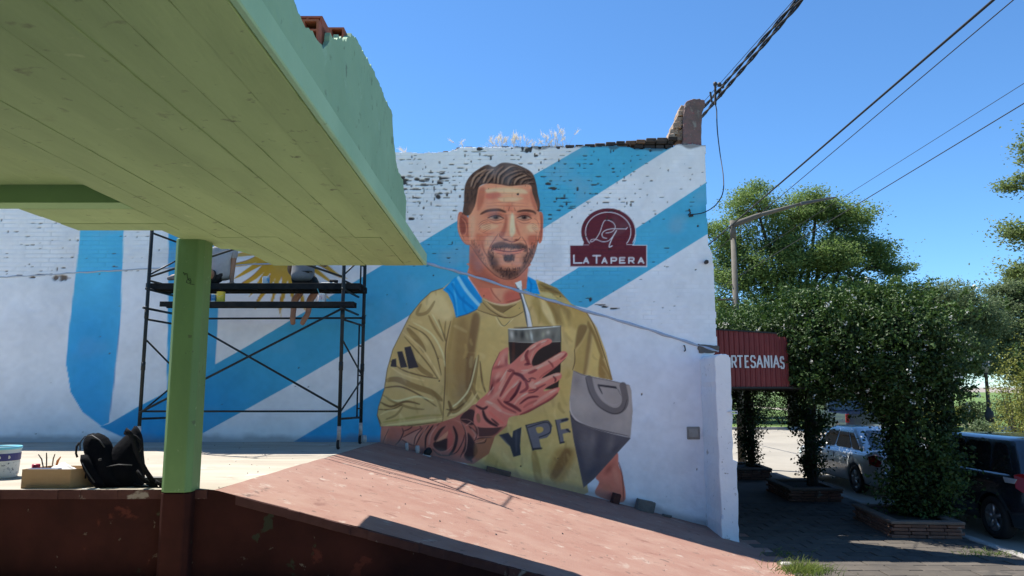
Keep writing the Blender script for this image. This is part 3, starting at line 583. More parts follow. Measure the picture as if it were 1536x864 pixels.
    for L, w, c, al in [([(640, 170), (560, 210), (500, 260), (440, 330)], 44, LS, .6), ([(600, 200), (520, 250), (470, 330)], 20, MS, .6), ([(500, 245), (480, 290), (500, 350), (470, 360)], 26, DS, .8), ([(545, 250), (520, 310), (525, 350)], 10, LS, .7), ([(660, 165), (590, 195), (560, 220)], 14, MS, .6),
        ([(790, 270), (720, 310), (640, 350), (560, 400)], 36, LS, .7), ([(660, 330), (690, 360), (700, 385)], 14, DS, .7), ([(810, 270), (790, 295), (760, 320)], 14, DS, .6), ([(720, 380), (640, 430), (590, 470)], 16, MS, .8), ([(600, 360), (520, 400), (430, 440)], 24, LS, .55), ([(570, 400), (530, 420), (500, 430)], 22, DS, .6),
        ([(760, 440), (690, 450), (620, 490), (540, 530)], 34, LS, .75), ([(700, 455), (720, 480), (715, 500)], 12, XS, .8), ([(640, 520), (560, 560), (500, 575)], 16, DS, .7), ([(540, 500), (520, 530), (560, 550)], 30, LS, .7), ([(735, 560), (680, 590), (600, 640), (540, 690)], 26, LS, .55), ([(740, 590), (680, 640), (600, 690), (500, 740), (430, 770)], 22, DS, .7),
        ([(345, 400), (380, 420), (350, 470), (300, 560), (270, 620)], 24, DS, .75), ([(380, 430), (440, 450), (470, 490)], 28, XS, .75), ([(430, 490), (380, 560), (330, 640), (310, 660)], 40, MS, .8), ([(440, 500), (400, 590), (350, 650)], 24, XS, .8), ([(470, 480), (490, 550), (430, 590)], 24, DS, .75), ([(320, 420), (300, 480), (260, 560)], 20, LS, .6), ([(430, 480), (340, 570), (280, 640)], 18, LS, .6),
        ([(500, 590), (430, 630), (380, 690)], 16, LS, .7), ([(580, 620), (500, 630), (430, 680)], 16, XS, .7), ([(570, 650), (500, 680), (460, 710)], 20, MS, .7), ([(300, 660), (380, 700), (440, 740)], 26, XS, .65), ([(250, 640), (300, 700), (400, 750)], 18, DS, .6), ([(150, 660), (220, 690), (280, 740)], 34, LS, .6), ([(180, 740), (240, 800), (300, 840)], 26, (206, 110, 98), .7), ([(240, 720), (330, 760), (400, 770)], 16, LS, .5),
        ([(70, 690), (130, 720), (170, 700)], 20, (78, 50, 52), .9), ([(130, 730), (150, 790), (190, 830), (250, 860)], 26, (60, 42, 44), .9), ([(90, 760), (100, 830)], 30, (150, 104, 84), .8), ([(200, 800), (260, 850)], 14, (60, 42, 44), .8)]:
        hl(L, w, c, min(1, al+.12), .8)
    for L, w in [([(650, 165), (600, 185)], 10), ([(560, 205), (520, 235)], 9), ([(770, 268), (700, 305)], 9), ([(620, 365), (560, 395)], 8), ([(750, 440), (700, 452)], 8), ([(600, 500), (550, 520)], 12), ([(720, 565), (670, 590)], 7), ([(330, 400), (300, 450), (270, 500)], 9), ([(420, 500), (370, 550)], 9), ([(490, 590), (440, 620)], 8), ([(270, 330), (255, 370)], 8), ([(160, 655), (210, 680)], 10), ([(440, 410), (500, 405)], 8), ([(220, 540), (170, 610)], 8)]:
        hl(L, w, (244, 190, 172), .75, .7)
    for L, w in [([(530, 345), (545, 372)], 8), ([(470, 470), (500, 500), (520, 480)], 10), ([(400, 600), (360, 650), (320, 665)], 9), ([(580, 560), (540, 585), (500, 590)], 7), ([(330, 410), (360, 420)], 8), ([(210, 520), (196, 570)], 9), ([(560, 480), (530, 470), (500, 480)], 8), ([(480, 350), (520, 360)], 8)]:
        hl(L, w, (66, 26, 34), .8, .7)
    clip()
    hl([(178, 580), (190, 500), (208, 390), (245, 310), (270, 258)], 5, (100, 50, 50), .7); hl([(430, 772), (500, 747), (600, 692), (690, 642), (742, 592)], 5, (88, 44, 44), .8); hl([(540, 372), (600, 352), (740, 272)], 4, (60, 34, 34), .8); hl([(610, 472), (720, 387), (800, 312)], 4, (70, 40, 40), .8)
    # ---------------- stripes on the sleeve, lettering on the shirt
    for q in ([(155, 283), (177, 278), (205, 352), (170, 358)], [(130, 298), (148, 296), (166, 352), (142, 354)], [(112, 325), (126, 322), (128, 352), (106, 350)]):
        poly(A(q), (58, 56, 62), .4, False)
    INK, INL = (52, 56, 66), (104, 106, 116)
    poly(YP([(80, 410), (215, 372), (270, 450), (285, 350), (405, 295), (385, 560), (395, 695), (290, 725), (240, 570)]), INK, .4, False)
    poly(YP([(470, 265), (740, 200), (800, 210), (845, 280), (830, 380), (770, 445), (660, 470), (690, 605), (570, 628)]), INL, .4, False)
    poly(YP([(615, 305), (690, 290), (722, 325), (700, 365), (640, 380)]), (180, 160, 94), .5)
    poly(YP([(895, 190), (1060, 158), (1075, 205), (960, 240), (975, 330), (1085, 312), (1105, 365), (1000, 390), (1020, 520), (962, 535)]), INL, .4, False)
    for L, w in [([(470, 270), (570, 625)], 2.2), ([(500, 300), (740, 225), (810, 260), (815, 370), (660, 440)], 1.6), ([(570, 610), (690, 600)], 3), ([(895, 195), (962, 530)], 1.6), ([(990, 200), (1070, 180)], 3.5), ([(1060, 330), (1100, 360)], 3), ([(975, 520), (1020, 510)], 2.4), ([(470, 268), (740, 203), (800, 212), (843, 280)], 1.2)]:
        line(YP(L), w, (40, 42, 50), .5, .8, taper=False)
    line(YP([(100, 415), (230, 560)]), 2.6, (96, 100, 108), .7, .6); line(YP([(330, 350), (330, 660)]), 3, (84, 88, 98), .9, .5)
    # ---------------- the other hand and the grey bag
    poly(BG([(330, 545), (215, 680), (230, 720), (212, 795), (375, 835), (372, 700), (345, 620)]), (188, 116, 100), .4); fb(BG, 290, 640, 40, 20, (140, 74, 64), .7, -50, 3.925); fb(BG, 330, 680, 20, 60, (206, 142, 122), .6, -15, 3.925); fb(BG, 270, 760, 40, 30, (176, 112, 92), .7, 0, 3.925); line(BG([(345, 600), (368, 690), (375, 830)]), 1.6, (104, 56, 50), .5, .8)
    poly(BG([(58, 320), (80, 470), (138, 752), (200, 700), (330, 555), (415, 462), (400, 440)]), (84, 82, 90), .4, False)
    clip(BG([(65, 340), (80, 470), (140, 752), (200, 700), (330, 555), (415, 462), (400, 440)]), False)
    for x, y, rx, ry, c, r in [(150, 480, 40, 120, (104, 100, 104), -12), (230, 520, 24, 90, (70, 68, 78), 10), (300, 490, 22, 60, (110, 106, 108), 10), (190, 470, 20, 60, (112, 108, 110), 5), (110, 560, 20, 120, (66, 66, 78), -12), (200, 650, 60, 30, (64, 66, 80), -40), (330, 520, 40, 14, (70, 68, 76), -45)]:
        fb(BG, x, y, rx, ry, c, .75, r, 3.925)
    clip()
    TB = BG([(78, 62), (150, 90), (320, 125), (410, 148), (420, 180), (428, 300), (415, 455), (330, 430), (180, 392), (90, 355), (60, 310), (56, 240), (70, 120)])
    poly(TB, (150, 146, 146), .4, False); clip(TB, False)
    for x, y, rx, ry, c in [(130, 270, 60, 60, (166, 162, 160)), (220, 350, 60, 40, (140, 136, 138)), (340, 370, 60, 40, (160, 156, 156)), (100, 120, 30, 50, (124, 120, 122)), (300, 350, 30, 50, (144, 140, 142)), (400, 300, 20, 120, (166, 162, 160))]:
        fb(BG, x, y, rx, ry, c, .7, 0, 3.925)
    clip()
    line(BG([(58, 240), (66, 310), (110, 362), (190, 398), (330, 436), (412, 456)]), 2.4, (186, 184, 186), .5, .8); line(BG([(56, 300), (80, 350), (150, 385), (250, 415), (405, 448)]), 1.4, (66, 62, 66), .5, .9)
    line(BG([(170, 110), (190, 190), (240, 260), (310, 300), (360, 290), (385, 240), (370, 150)]), 10, (104, 100, 102), .5, 1, taper=False); line(BG([(150, 100), (175, 190), (225, 270), (310, 315), (370, 298), (395, 230)]), 1.4, (60, 56, 60), .5, .9)
    line(BG([(200, 120), (225, 190), (270, 245), (320, 265), (360, 245)]), 2.2, (156, 152, 154), .6, .8); poly(BG([(222, 142), (330, 156), (360, 210), (340, 170), (232, 155)]), (56, 54, 60), .5, False); line(BG([(222, 145), (250, 200)]), 2, (60, 56, 60))
    line(BG([(78, 62), (150, 92), (320, 127), (408, 150)]), 1.2, (90, 86, 88), .5, .8)
    # ---------------- shop badge
    GAIN[0] = np.ones(3, np.float32)
    RED, BW = (108, 42, 52), (230, 226, 226)
    cx, cy, r0 = 568, 375, 318
    out = [(cx+r0*math.cos(a), cy-278*math.sin(a)) for a in np.linspace(-.5, math.pi+.5, 40)]
    poly(LG([(cx+(r0+9)*math.cos(a), cy-(286)*math.sin(a)) for a in np.linspace(-.5, 1.2, 20)]+[(cx, cy)]), BW, .4, False)
    poly(LG(out), RED, .4, False)
    poly(LG([(112, 528), (1028, 528), (1028, 790), (112, 790)]), BW, .4, False); poly(LG([(120, 536), (1018, 536), (1016, 776), (124, 778)]), RED, .4, False)
    poly(LG([(280, 500), (860, 500), (850, 540), (270, 540)]), RED, .4, False)
    w_ = lambda L, w, sm=True: line(LG(L), w/7.853, BW, .35, 1., taper=False, smooth=sm)
    w_([(cx+268*math.cos(a), cy-232*math.sin(a)) for a in np.linspace(-.62, math.pi+.62, 40)], 10, False)
    w_([(786, 526), (868, 526), (885, 480), (893, 410)], 7, False); w_([(275, 528), (340, 528)], 7, False)
    w_([(580, 240), (530, 240), (500, 290), (470, 380), (420, 460), (375, 492), (358, 485), (375, 465), (430, 465), (500, 490), (570, 480), (620, 430), (665, 360)], 9)
    w_([(580, 240), (630, 270), (650, 320), (620, 370), (540, 390)], 9); w_([(780, 340), (690, 340), (600, 340), (530, 360), (495, 400), (510, 440), (550, 450)], 10); w_([(795, 322), (778, 344)], 9); w_([(665, 360), (610, 460), (578, 550), (615, 540)], 13)
    def letters(z, txt, x, y0, y1, w, gap, sw):
        GL = {'L': [[(0, 0), (0, 1), (1, 1)]], 'A': [[(0, 1), (.5, 0), (1, 1)], [(.2, .66), (.8, .66)]], 'T': [[(0, 0), (1, 0)], [(.5, 0), (.5, 1)]], 'P': [[(0, 1), (0, 0), (.8, 0), (1, .12), (1, .42), (.8, .55), (0, .55)]],
              'E': [[(1, 0), (0, 0), (0, 1), (1, 1)], [(0, .5), (.85, .5)]], 'R': [[(0, 1), (0, 0), (.8, 0), (1, .12), (1, .42), (.8, .55), (0, .55)], [(.45, .55), (1, 1)]]}
        for st in GL[txt]: line(z([(x+a*w, y0+b*(y1-y0)) for a, b in st]), sw/7.853, BW, .3, 1., taper=False, smooth=False)
    for ch, x, y0, w in [('L', 165, 650, 92), ('A', 280, 680, 55), ('T', 390, 655, 85), ('A', 497, 680, 55), ('P', 605, 680, 60), ('E', 705, 680, 58), ('R', 812, 680, 58), ('A', 925, 680, 60)]:
        letters(LG, ch, x, y0, 742, w, 0, 18)
    # old plaster line: below it the wall was rendered smooth and is a touch greyer
# ---------------------------------------------------------------- painted wall
paint_mural()
wall = empty('painted_wall', (0, WY, 0), 'tall old brick wall painted with sky blue bands and a bearded man holding a drink', 'wall')
def s2l(c): return np.where(c <= .04045, c/12.92, ((c+.055)/1.055)**2.4)
def lin_px(pts):                                          # photo points on the wall plane -> (X, Z)
    return [(atY(x, y, WY).x, atY(x, y, WY).z) for x, y in pts]
top_pts = lin_px([(560, 229), (595, 228.5), (660, 227.5), (672, 227), (684, 222), (700, 220.5), (760, 220), (830, 219), (880, 218.5), (945, 219), (952, 222.5), (1000, 223), (1008, 219), (1014, 215), (1058, 217)])
TX = np.array([-11, -3.2, -2.9]+[p[0] for p in top_pts]+[3.6]); TZ = np.array([6.75, 6.75, 6.3]+[p[1] for p in top_pts]+[top_pts[-1][1]])
flash_l = lin_px([(-200, 424), (0, 416), (60, 413), (120, 409), (186, 405), (300, 400), (450, 394), (560, 391), (640, 395)])
flash_r = lin_px([(640, 395), (700, 411), (780, 437), (860, 461), (960, 490), (1030, 513), (1078, 527)])
FLX = np.array([p[0] for p in flash_l]+[p[0] for p in flash_r[1:]]); FLZ = np.array([p[1] for p in flash_l]+[p[1] for p in flash_r[1:]])
def edge_right(Z):
    pts = lin_px([(1059, 217), (1060, 300), (1062, 345), (1064, 370), (1070, 380), (1073, 450), (1076, 526), (1066, 540), (1064, 700), (1064, 800)])
    zz = np.array([p[1] for p in pts])[::-1]; xx = np.array([p[0] for p in pts])[::-1]
    return np.interp(Z, zz, xx)
fine = .0115
xs = np.concatenate([np.arange(-10.2, -2.25, .021), np.arange(-2.25, 2.25, fine), np.arange(2.25, 3.42, .015)])
zs = np.arange(.05, 6.8, fine)
GX, GZ = np.meshgrid(xs, zs)
PXc, PYc = project(GX, np.full_like(GX, WY), GZ)
# --- paint colours
fx = np.clip((PXc-CX0)*CS-.5, 0, CW-1.01); fy = np.clip((PYc-CY0)*CS-.5, 0, CH-1.01)
ix, iy = fx.astype(int), fy.astype(int); ax, ay = (fx-ix)[..., None], (fy-iy)[..., None]
colr = (canvas[iy, ix]*(1-ax)*(1-ay)+canvas[iy, ix+1]*ax*(1-ay)+canvas[iy+1, ix]*(1-ax)*ay+canvas[iy+1, ix+1]*ax*ay)
colr = s2l(np.clip(colr, 0, 1))
# --- smooth value noise on the grid
def vnoise(scale, seed, oct=3):
    rg = np.random.default_rng(seed); out = np.zeros_like(GX); amp = 1.
    for o_ in range(oct):
        s = scale/(2**o_); nx, nz = int(14/s)+3, int(7.2/s)+3; tb = rg.random((nz, nx))*2-1
        u, w = (GX+10.3)/s, GZ/s; a, b = u.astype(int), w.astype(int); fu, fw = u-a, w-b; fu = fu*fu*(3-2*fu); fw = fw*fw*(3-2*fw)
        out += amp*(tb[b, a]*(1-fu)*(1-fw)+tb[b, a+1]*fu*(1-fw)+tb[b+1, a]*(1-fu)*fw+tb[b+1, a+1]*fu*fw); amp *= .5
    return out
brickzone = 1/(1+np.exp(-(GZ-np.interp(GX, FLX, FLZ)-.06)/.03))          # 1 above the old roof line
plain_r = 1/(1+np.exp((GX-2.2+(.5*(GZ-4.6)))/.25))                        # plaster towards the right end
bz = brickzone*(.25+.75*plain_r)
CHh, BL = .072, .265
row = np.floor(GZ/CHh); fz = GZ/CHh-row; offx = (row % 2)*.5; fxx = (GX/BL+offx) % 1.
gro = np.maximum(np.exp(-((fz-.5)/.5)**2*0)*0, np.maximum(np.clip(1-np.abs(fz-0)/.14, 0, 1), np.clip(1-np.abs(fz-1)/.14, 0, 1)))
gro = np.maximum(gro, np.maximum(np.clip(1-fxx/.045, 0, 1), np.clip(1-(1-fxx)/.045, 0, 1)))
nA, nB, nC = vnoise(.9, 1), vnoise(.25, 2), vnoise(.07, 3, 2)
disp = .007*nA+.0045*nB+.0016*nC                                          # + = into the wall
disp += bz*gro*.009*(.5+.5*np.clip(nB+.4, 0, 1.4))
# --- holes where mortar and brick have gone
rg = np.random.default_rng(8); hole = np.zeros_like(GX)
def pit(X, Z, w, h, amt=1.):
    i0, i1 = np.searchsorted(xs, (X-w, X+w)); j0, j1 = np.searchsorted(zs, (Z-h, Z+h))
    if i1 <= i0 or j1 <= j0: return
    gx, gz = GX[j0:j1, i0:i1], GZ[j0:j1, i0:i1]; nn = nC[j0:j1, i0:i1]+nB[j0:j1, i0:i1]*.6
    q = np.clip((1-np.hypot((gx-X)/w, (gz-Z)/h)+.45*nn)*2.4, 0, 1)
    hole[j0:j1, i0:i1] = np.maximum(hole[j0:j1, i0:i1], q*amt)
zone_px = [((600, 700), (232, 330), 105, .8), ((600, 690), (255, 300), 30, 1.7), ((690, 830), (224, 246), 30, 1.), ((805, 950), (225, 330), 85, .6), ((850, 1000), (226, 345), 36, .4), ((950, 1056), (225, 330), 26, .3), ((600, 690), (330, 420), 20, .35), ((700, 810), (250, 300), 8, .2), ((870, 970), (290, 460), 18, .3), ((970, 1060), (330, 500), 12, .3), ((0, 240), (330, 412), 60, .35), ((560, 640), (225, 400), 30, .5)]
for (a, b), (c, d), n, s in zone_px:
    for k in range(n):
        P = atY(rg.uniform(a, b), rg.uniform(c, d), WY); Z = round(P.z/CHh)*CHh
        if rg.random() < .72: pit(P.x, Z+rg.normal(0, .004), rg.uniform(.012, .075)*s**.5, rg.uniform(.008, .017)*s**.4, rg.uniform(.6, 1))
        else: pit(P.x, P.z, rg.uniform(.010, .02), rg.uniform(.015, .045)*s**.4, rg.uniform(.6, 1))
for x, y, w, h in [(607, 270, .07, .03), (625, 268, .05, .03), (664, 260, .08, .022), (667, 267, .1, .03), (604, 266, .06, .025), (657, 295, .05, .05), (606, 274, .06, .03), (618, 328, .06, .03), (660, 274, .05, .02), (822, 275, .05, .02), (830, 282, .09, .018), (850, 305, .02, .05), (858, 312, .09, .012), (842, 297, .12, .01), (640, 268, .05, .02), (790, 226, .05, .05), (795, 223, .04, .06), (684, 224, .05, .03), (720, 223, .06, .03), (768, 222, .03, .03), (784, 223, .03, .05), (810, 221, .03, .03), (838, 221, .06, .04), (886, 449, .03, .05), (899, 457, .12, .012), (907, 460, .06, .02), (922, 463, .08, .02), (880, 447, .08, .01), (1000, 372, .05, .012)]:
    P = atY(x, y, WY); pit(P.x, P.z, w, h)
for x, y, w, h in [(92, 417, .19, .085), (60, 412, .10, .015), (30, 413, .07, .012), (86, 404, .02, .05), (95, 402, .05, .015), (48, 416, .06, .02)]:
    P = atY(x, y, WY); pit(P.x, P.z, w, h, .99)
below = 1-brickzone
for k in range(46):                                                       # nail holes and knocks in the smooth render
    P = atY(rg.uniform(20, 1050), rg.uniform(430, 780), WY); pit(P.x, P.z, rg.uniform(.006, .014), rg.uniform(.006, .014), .9)
disp += hole*.022
# --- dirt, chips and colour variation of the paint itself
var = 1+.05*nA+.045*nB+.03*nC
colr = colr*var[..., None]
colr *= (1-.2*bz*gro*np.clip(.4+nB, 0, 1))[..., None]
grey = np.clip(vnoise(.5, 21)*1.2-.25, 0, 1)*.22*(.4+.6*brickzone)
colr = colr*(1-grey[..., None])+np.array([.42, .43, .45])*grey[..., None]
blu = np.clip(1-(np.abs(PXc-1045)/26), 0, 1)*below*.12                     # wall colour turned slightly bluish next to the pier
colr = colr*(1-blu[..., None])+np.array([.45, .56, .78])*blu[..., None]
dust = np.clip(1-(GZ-np.vectorize(lambda a: rampz(a, WY))(xs)[None, :]-.02-.05*np.clip(nB+.3, 0, 1))/.10, 0, 1)*.55   # splash line along the foot
colr = colr*(1-dust[..., None])+np.array([.20, .17, .15])*dust[..., None]
hc = np.where((GX < -6)[..., None], np.array([.17, .125, .095]), np.array([.065, .06, .056]))
colr = colr*(1-hole[..., None])+hc*hole[..., None]
topd = np.clip(1-(np.interp(GX, TX, TZ)-GZ-.02-.05*np.clip(nB, -.2, 1))/.03, 0, 1)*(GX > 0)
colr = colr*(1-.7*topd[..., None])+np.array([.05, .045, .04])*.7*topd[..., None]
# --- outline
ztop = np.interp(GX, TX, TZ)+.012*nC+.01*nB; xr = edge_right(GZ)+.006*nC+.008*nB
keep_v = (GZ < ztop) & (GX < xr)
zb = np.vectorize(lambda a: rampz(a, WY))(xs)-.06
keep = (keep_v[:-1, :-1] & keep_v[1:, :-1] & keep_v[:-1, 1:] & keep_v[1:, 1:]) & (GZ[1:, 1:] > zb[None, 1:])
ny, nx = GX.shape; idx = np.arange(ny*nx).reshape(ny, nx)
a, b, c, d = idx[:-1, :-1], idx[:-1, 1:], idx[1:, 1:], idx[1:, :-1]
Q = np.stack([a[keep], b[keep], c[keep], d[keep]], 1)
V = np.stack([GX, WY+disp, GZ], -1).reshape(-1, 3); colf = np.concatenate([colr, np.ones_like(colr[..., :1])], -1).reshape(-1, 4)
# returns at the open edges, so that the render has thickness
pad = np.pad(keep, 1); sk = []
for (dj, di), (p, q) in {(0, 1): (b, c), (1, 0): (c, d)}.items():
    m_ = keep & ~pad[1+dj:1+dj+keep.shape[0], 1+di:1+di+keep.shape[1]]; sk.append(np.stack([p[m_], q[m_]], 1))
sk = np.concatenate(sk); n0 = len(V); ev = V[sk.ravel()].copy(); ev[:, 1] = WY+.06; V = np.concatenate([V, ev]); colf = np.concatenate([colf, colf[sk.ravel()]*np.array([.8, .8, .8, 1])])
kk = np.arange(len(sk)); Q = np.concatenate([Q, np.stack([sk[:, 1], sk[:, 0], n0+2*kk, n0+2*kk+1], 1)])
used = np.unique(Q); remap = np.full(len(V), -1); remap[used] = np.arange(len(used)); V, colf, Q = V[used], colf[used], remap[Q]
m_mural = bpy.data.materials.new('wall_paint'); m_mural.use_nodes = True
_n = m_mural.node_tree.nodes; _l = m_mural.node_tree.links; _b = _n['Principled BSDF']
_a = _n.new('ShaderNodeAttribute'); _a.attribute_name = 'paint'; _l.new(_a.outputs['Color'], _b.inputs['Base Color'])
_b.inputs['Roughness'].default_value = .72; _b.inputs['Specular IOR Level'].default_value = .25
_g = _n.new('ShaderNodeNewGeometry'); _t = _n.new('ShaderNodeTexNoise'); _t.inputs['Scale'].default_value = 26; _t.inputs['Detail'].default_value = 6; _l.new(_g.outputs['Position'], _t.inputs['Vector'])
_p = _n.new('ShaderNodeBump'); _p.inputs['Distance'].default_value = .004; _p.inputs['Strength'].default_value = .8; _l.new(_t.outputs[0], _p.inputs['Height']); _l.new(_p.outputs[0], _b.inputs['Normal'])
npmesh('painted_render', V, Q, m_mural, wall, True, {'paint': ('FLOAT_COLOR', colf)})
print('wall quads', len(Q))
# masonry behind the render
m_oldbrick = material('old_brick', (.2, .09, .06), .95, (.12, .07, .055), 5, bump=.006, bscale=30)
core = [(-10.3, -.05), (3.05, -.05)]+[(x, z) for x, z in lin_px([(1060, 790), (1060, 545), (1070, 520), (1066, 385), (1057, 370), (1055, 226)])]
core += [(x, z-.05) for x, z in zip(TX[::-1], TZ[::-1]) if x < 2.9 and x > -10.3]+[(-10.3, 6.7)]
MB().prism(core, 'y', WY+.035, WY+.32).build('masonry', m_oldbrick, wall)
# bricks left along the top
m_dbrick = material('sooty_brick', (.035, .03, .028), .95, (.07, .055, .045), 9, bump=.006, bscale=40, island=.4)
m_rbrick = material('broken_brick', (.19, .12, .075), .95, (.09, .05, .035), 9, bump=.006, bscale=40, island=.3)
rng = random.Random(3); x = 834.
while x < 1012:
    w = rng.uniform(13, 17); y = np.interp(x, [834, 880, 920, 950, 1000, 1012], [219, 215.5, 212, 209, 205, 203.5])+rng.uniform(-.6, .6)
    p0, p1 = atY(x, y, WY), atY(x+w-1.6, y, WY)
    b = MB(); b.box(p0.x, p1.x, WY+.012+rng.uniform(-.01, .012), WY+.26, p0.z-.062, p0.z+.004)
    o = b.build('brick', m_dbrick if rng.random() < .85 else m_rbrick, wall, bevel=.008)
    x += w
for (x0, x1, y0, y1, nrow) in [(893, 948, 212, 219, 1), (948, 1012, 208, 222, 2)]:
    for r_ in range(nrow):
        x = x0+r_*4
        while x < x1:
            w = rng.uniform(13, 19); yy0 = y0+(y1-y0)*r_/nrow; yy1 = y0+(y1-y0)*(r_+1)/nrow
            p0, p1 = atY(x, yy0, WY), atY(min(x+w, x1)-1.2, yy1, WY)
            MB().box(p0.x, p1.x, WY+.03+rng.uniform(-.015, .02), WY+.25, p1.z, p0.z-.012).build('brick', m_rbrick if x0 == 893 else m_dbrick, wall, bevel=.01)
            x += w
for x, y, w in [(684, 221, 10), (697, 220, 12), (716, 220.5, 8), (664, 226.5, 9), (738, 219.5, 10), (752, 219.3, 12), (771, 219.5, 9), (812, 218.8, 14)]:
    p0, p1 = atY(x, y, WY), atY(x+w, y, WY); MB().box(p0.x, p1.x, WY+.02, WY+.2, p0.z-.05, p0.z+.01).build('brick', m_dbrick, wall, bevel=.012)
# broken stub of the upper pier
m_stub = material('stained_stub_render', (.22, .13, .12), .95, (.14, .105, .095), 6, bump=.012, bscale=18, spots=[(.3, .1, .1), (.25, .23, .2)], spot_scale=5, spot_amt=.58, spot_w=.08)
def rough_box(name, prof, y0, y1, mat, parent, amp=.015, n=6, seed=0):
    """prism whose outline (x, z) is subdivided and jittered, both faces filled"""
    rg_ = random.Random(seed); pts = []
    for i in range(len(prof)):
        p, q = prof[i], prof[(i+1) % len(prof)]
        for k in range(n): t = k/n; pts.append((p[0]+(q[0]-p[0])*t+rg_.uniform(-amp, amp), p[1]+(q[1]-p[1])*t+rg_.uniform(-amp, amp)))
    return MB().prism(pts, 'y', y0, y1).build(name, mat, parent, bevel=.008)
sp = [tuple(p) for p in lin_px([(1027, 163), (1029, 152), (1036, 148), (1048, 146.5), (1058, 150), (1058, 158), (1054, 168), (1053, 180), (1053, 219), (1025, 219), (1026, 190)])]
rough_box('pier_stub', sp, WY+.03, WY+.42, m_stub, wall, .009, 5, 2)
m_stub2 = material('exposed_rubble', (.42, .33, .25), .95, (.26, .17, .12), 14, bump=.02, bscale=30)
for i, (x0, x1, y0, y1, dy) in enumerate([(1002, 1014, 199, 207, .05), (1006, 1019, 190, 199, .08), (1010, 1024, 181, 190, .06), (1014, 1026, 172, 181, .1), (1018, 1028, 163, 172, .07), (1014, 1026, 190, 207, .12), (1021, 1029, 154, 163, .1)]):
    a_, b_ = lin_px([(x0, y1), (x1, y0)]); rough_box('broken_brick', [(a_[0], a_[1]), (b_[0], a_[1]), (b_[0], b_[1]), (a_[0]+.03, b_[1])], WY+dy, WY+.4, m_stub2, wall, .014, 3, i+60)
# old roof line: cement fillet
m_fil = material('painted_fillet', (.46, .5, .58), .7, (.36, .42, .52), 6, bump=.004, bscale=40)
def fillet(L, r0, name='fillet', mat=m_fil):
    pts = []
    for i in range(len(L)-1):
        for k in range(6): t = k/6; pts.append((L[i][0]+(L[i+1][0]-L[i][0])*t, WY-.004, L[i][1]+(L[i+1][1]-L[i][1])*t+.006*math.sin(i*9+k*2.1)))
    pts.append((L[-1][0], WY-.004, L[-1][1])); MB().tube(pts, [r0*(1+.25*math.sin(k*1.7)) for k in range(len(pts))], 8).build(name, mat, wall, True)
fillet(flash_r, .021); m_fil2 = material('painted_fillet_left', (.5, .52, .56), .7, (.4, .44, .5), 6); fillet(flash_l, .012, mat=m_fil2)
# projecting end pier
m_pier = material('white_limewash', (.84, .84, .83), .75, (.74, .76, .79), 1.6, bump=.010, bscale=11, spots=[(.45, .42, .38), (.62, .66, .72), (.28, .25, .22)], spot_scale=4.5, spot_amt=.655, spot_w=.05)
PY0 = 11.05
pr = [(atY(x, y, PY0).x, atY(x, y, PY0).z) for x, y in [(1084, 822), (1079, 700), (1074, 600), (1071.5, 536), (1078, 531), (1090, 531), (1096, 537), (1098, 600), (1100, 690), (1106, 693), (1107, 760), (1109, 822)]]
rough_box('end_pier', pr, PY0, WY+.3, m_pier, wall, .009, 7, 4)
p = atY(1051, 527, WY); rough_box('cement_patch', lin_px([(1046, 516), (1062, 518), (1079, 519), (1077, 527), (1066, 530), (1048, 530)]), WY-.02, WY+.1, material('raw_cement', (.17, .14, .115), .95, (.12, .1, .085), 8, bump=.01, bscale=25), wall, .01, 4, 6)
# small fittings on the wall
m_iron = material('dark_iron', (.03, .03, .032), .6, (.06, .045, .035), 12)
q0, q1 = atY(1030, 640, WY), atY(1050, 659, WY)
bx = MB().box(q0.x, q1.x, WY-.018, WY+.03, q1.z, q0.z).build('meter_box', material('grey_box', (.3, .29, .26), .8, (.22, .2, .17), 8, bump=.003), wall, bevel=.008)
MB().box(q0.x+.03, q1.x-.03, WY-.026, WY-.016, q1.z+.03, q0.z-.03).build('lid', material('box_lid', (.36, .35, .31), .8, (.3, .28, .24), 9), bx, bevel=.006)
p = atY(1058, 394, WY); MB().lathe([(.03, 0), (.035, -.06), (.022, -.11), (.01, -.12)], (p.x, WY-.02, p.z), 10, 'y').build('lamp_socket', m_iron, wall, True)
p = atY(1033, 322, WY); MB().tube([(p.x, WY+.02, p.z), (p.x, WY-.12, p.z), (p.x-.02, WY-.12, p.z+.07)], .012).tube([(p.x, WY-.02, p.z-.03), (p.x+.06, WY-.06, p.z-.03)], .016).build('hook', m_iron, wall)
p = atY(1026, 521, WY); MB().tube([(p.x, WY+.01, p.z+.03), (p.x, WY-.05, p.z+.02), (p.x+.01, WY-.05, p.z-.05), (p.x+.005, WY, p.z-.06)], .01).build('hook', m_iron, wall)
p = atY(1097, 618, PY0); MB().tube([(p.x-.06, PY0-.01, p.z), (p.x, PY0-.03, p.z+.012), (p.x+.08, PY0-.02, p.z+.01), (p.x+.085, PY0-.02, p.z-.02), (p.x, PY0-.03, p.z-.025)], .008).build('hook', material('white_plastic', (.7, .7, .68), .5), wall)
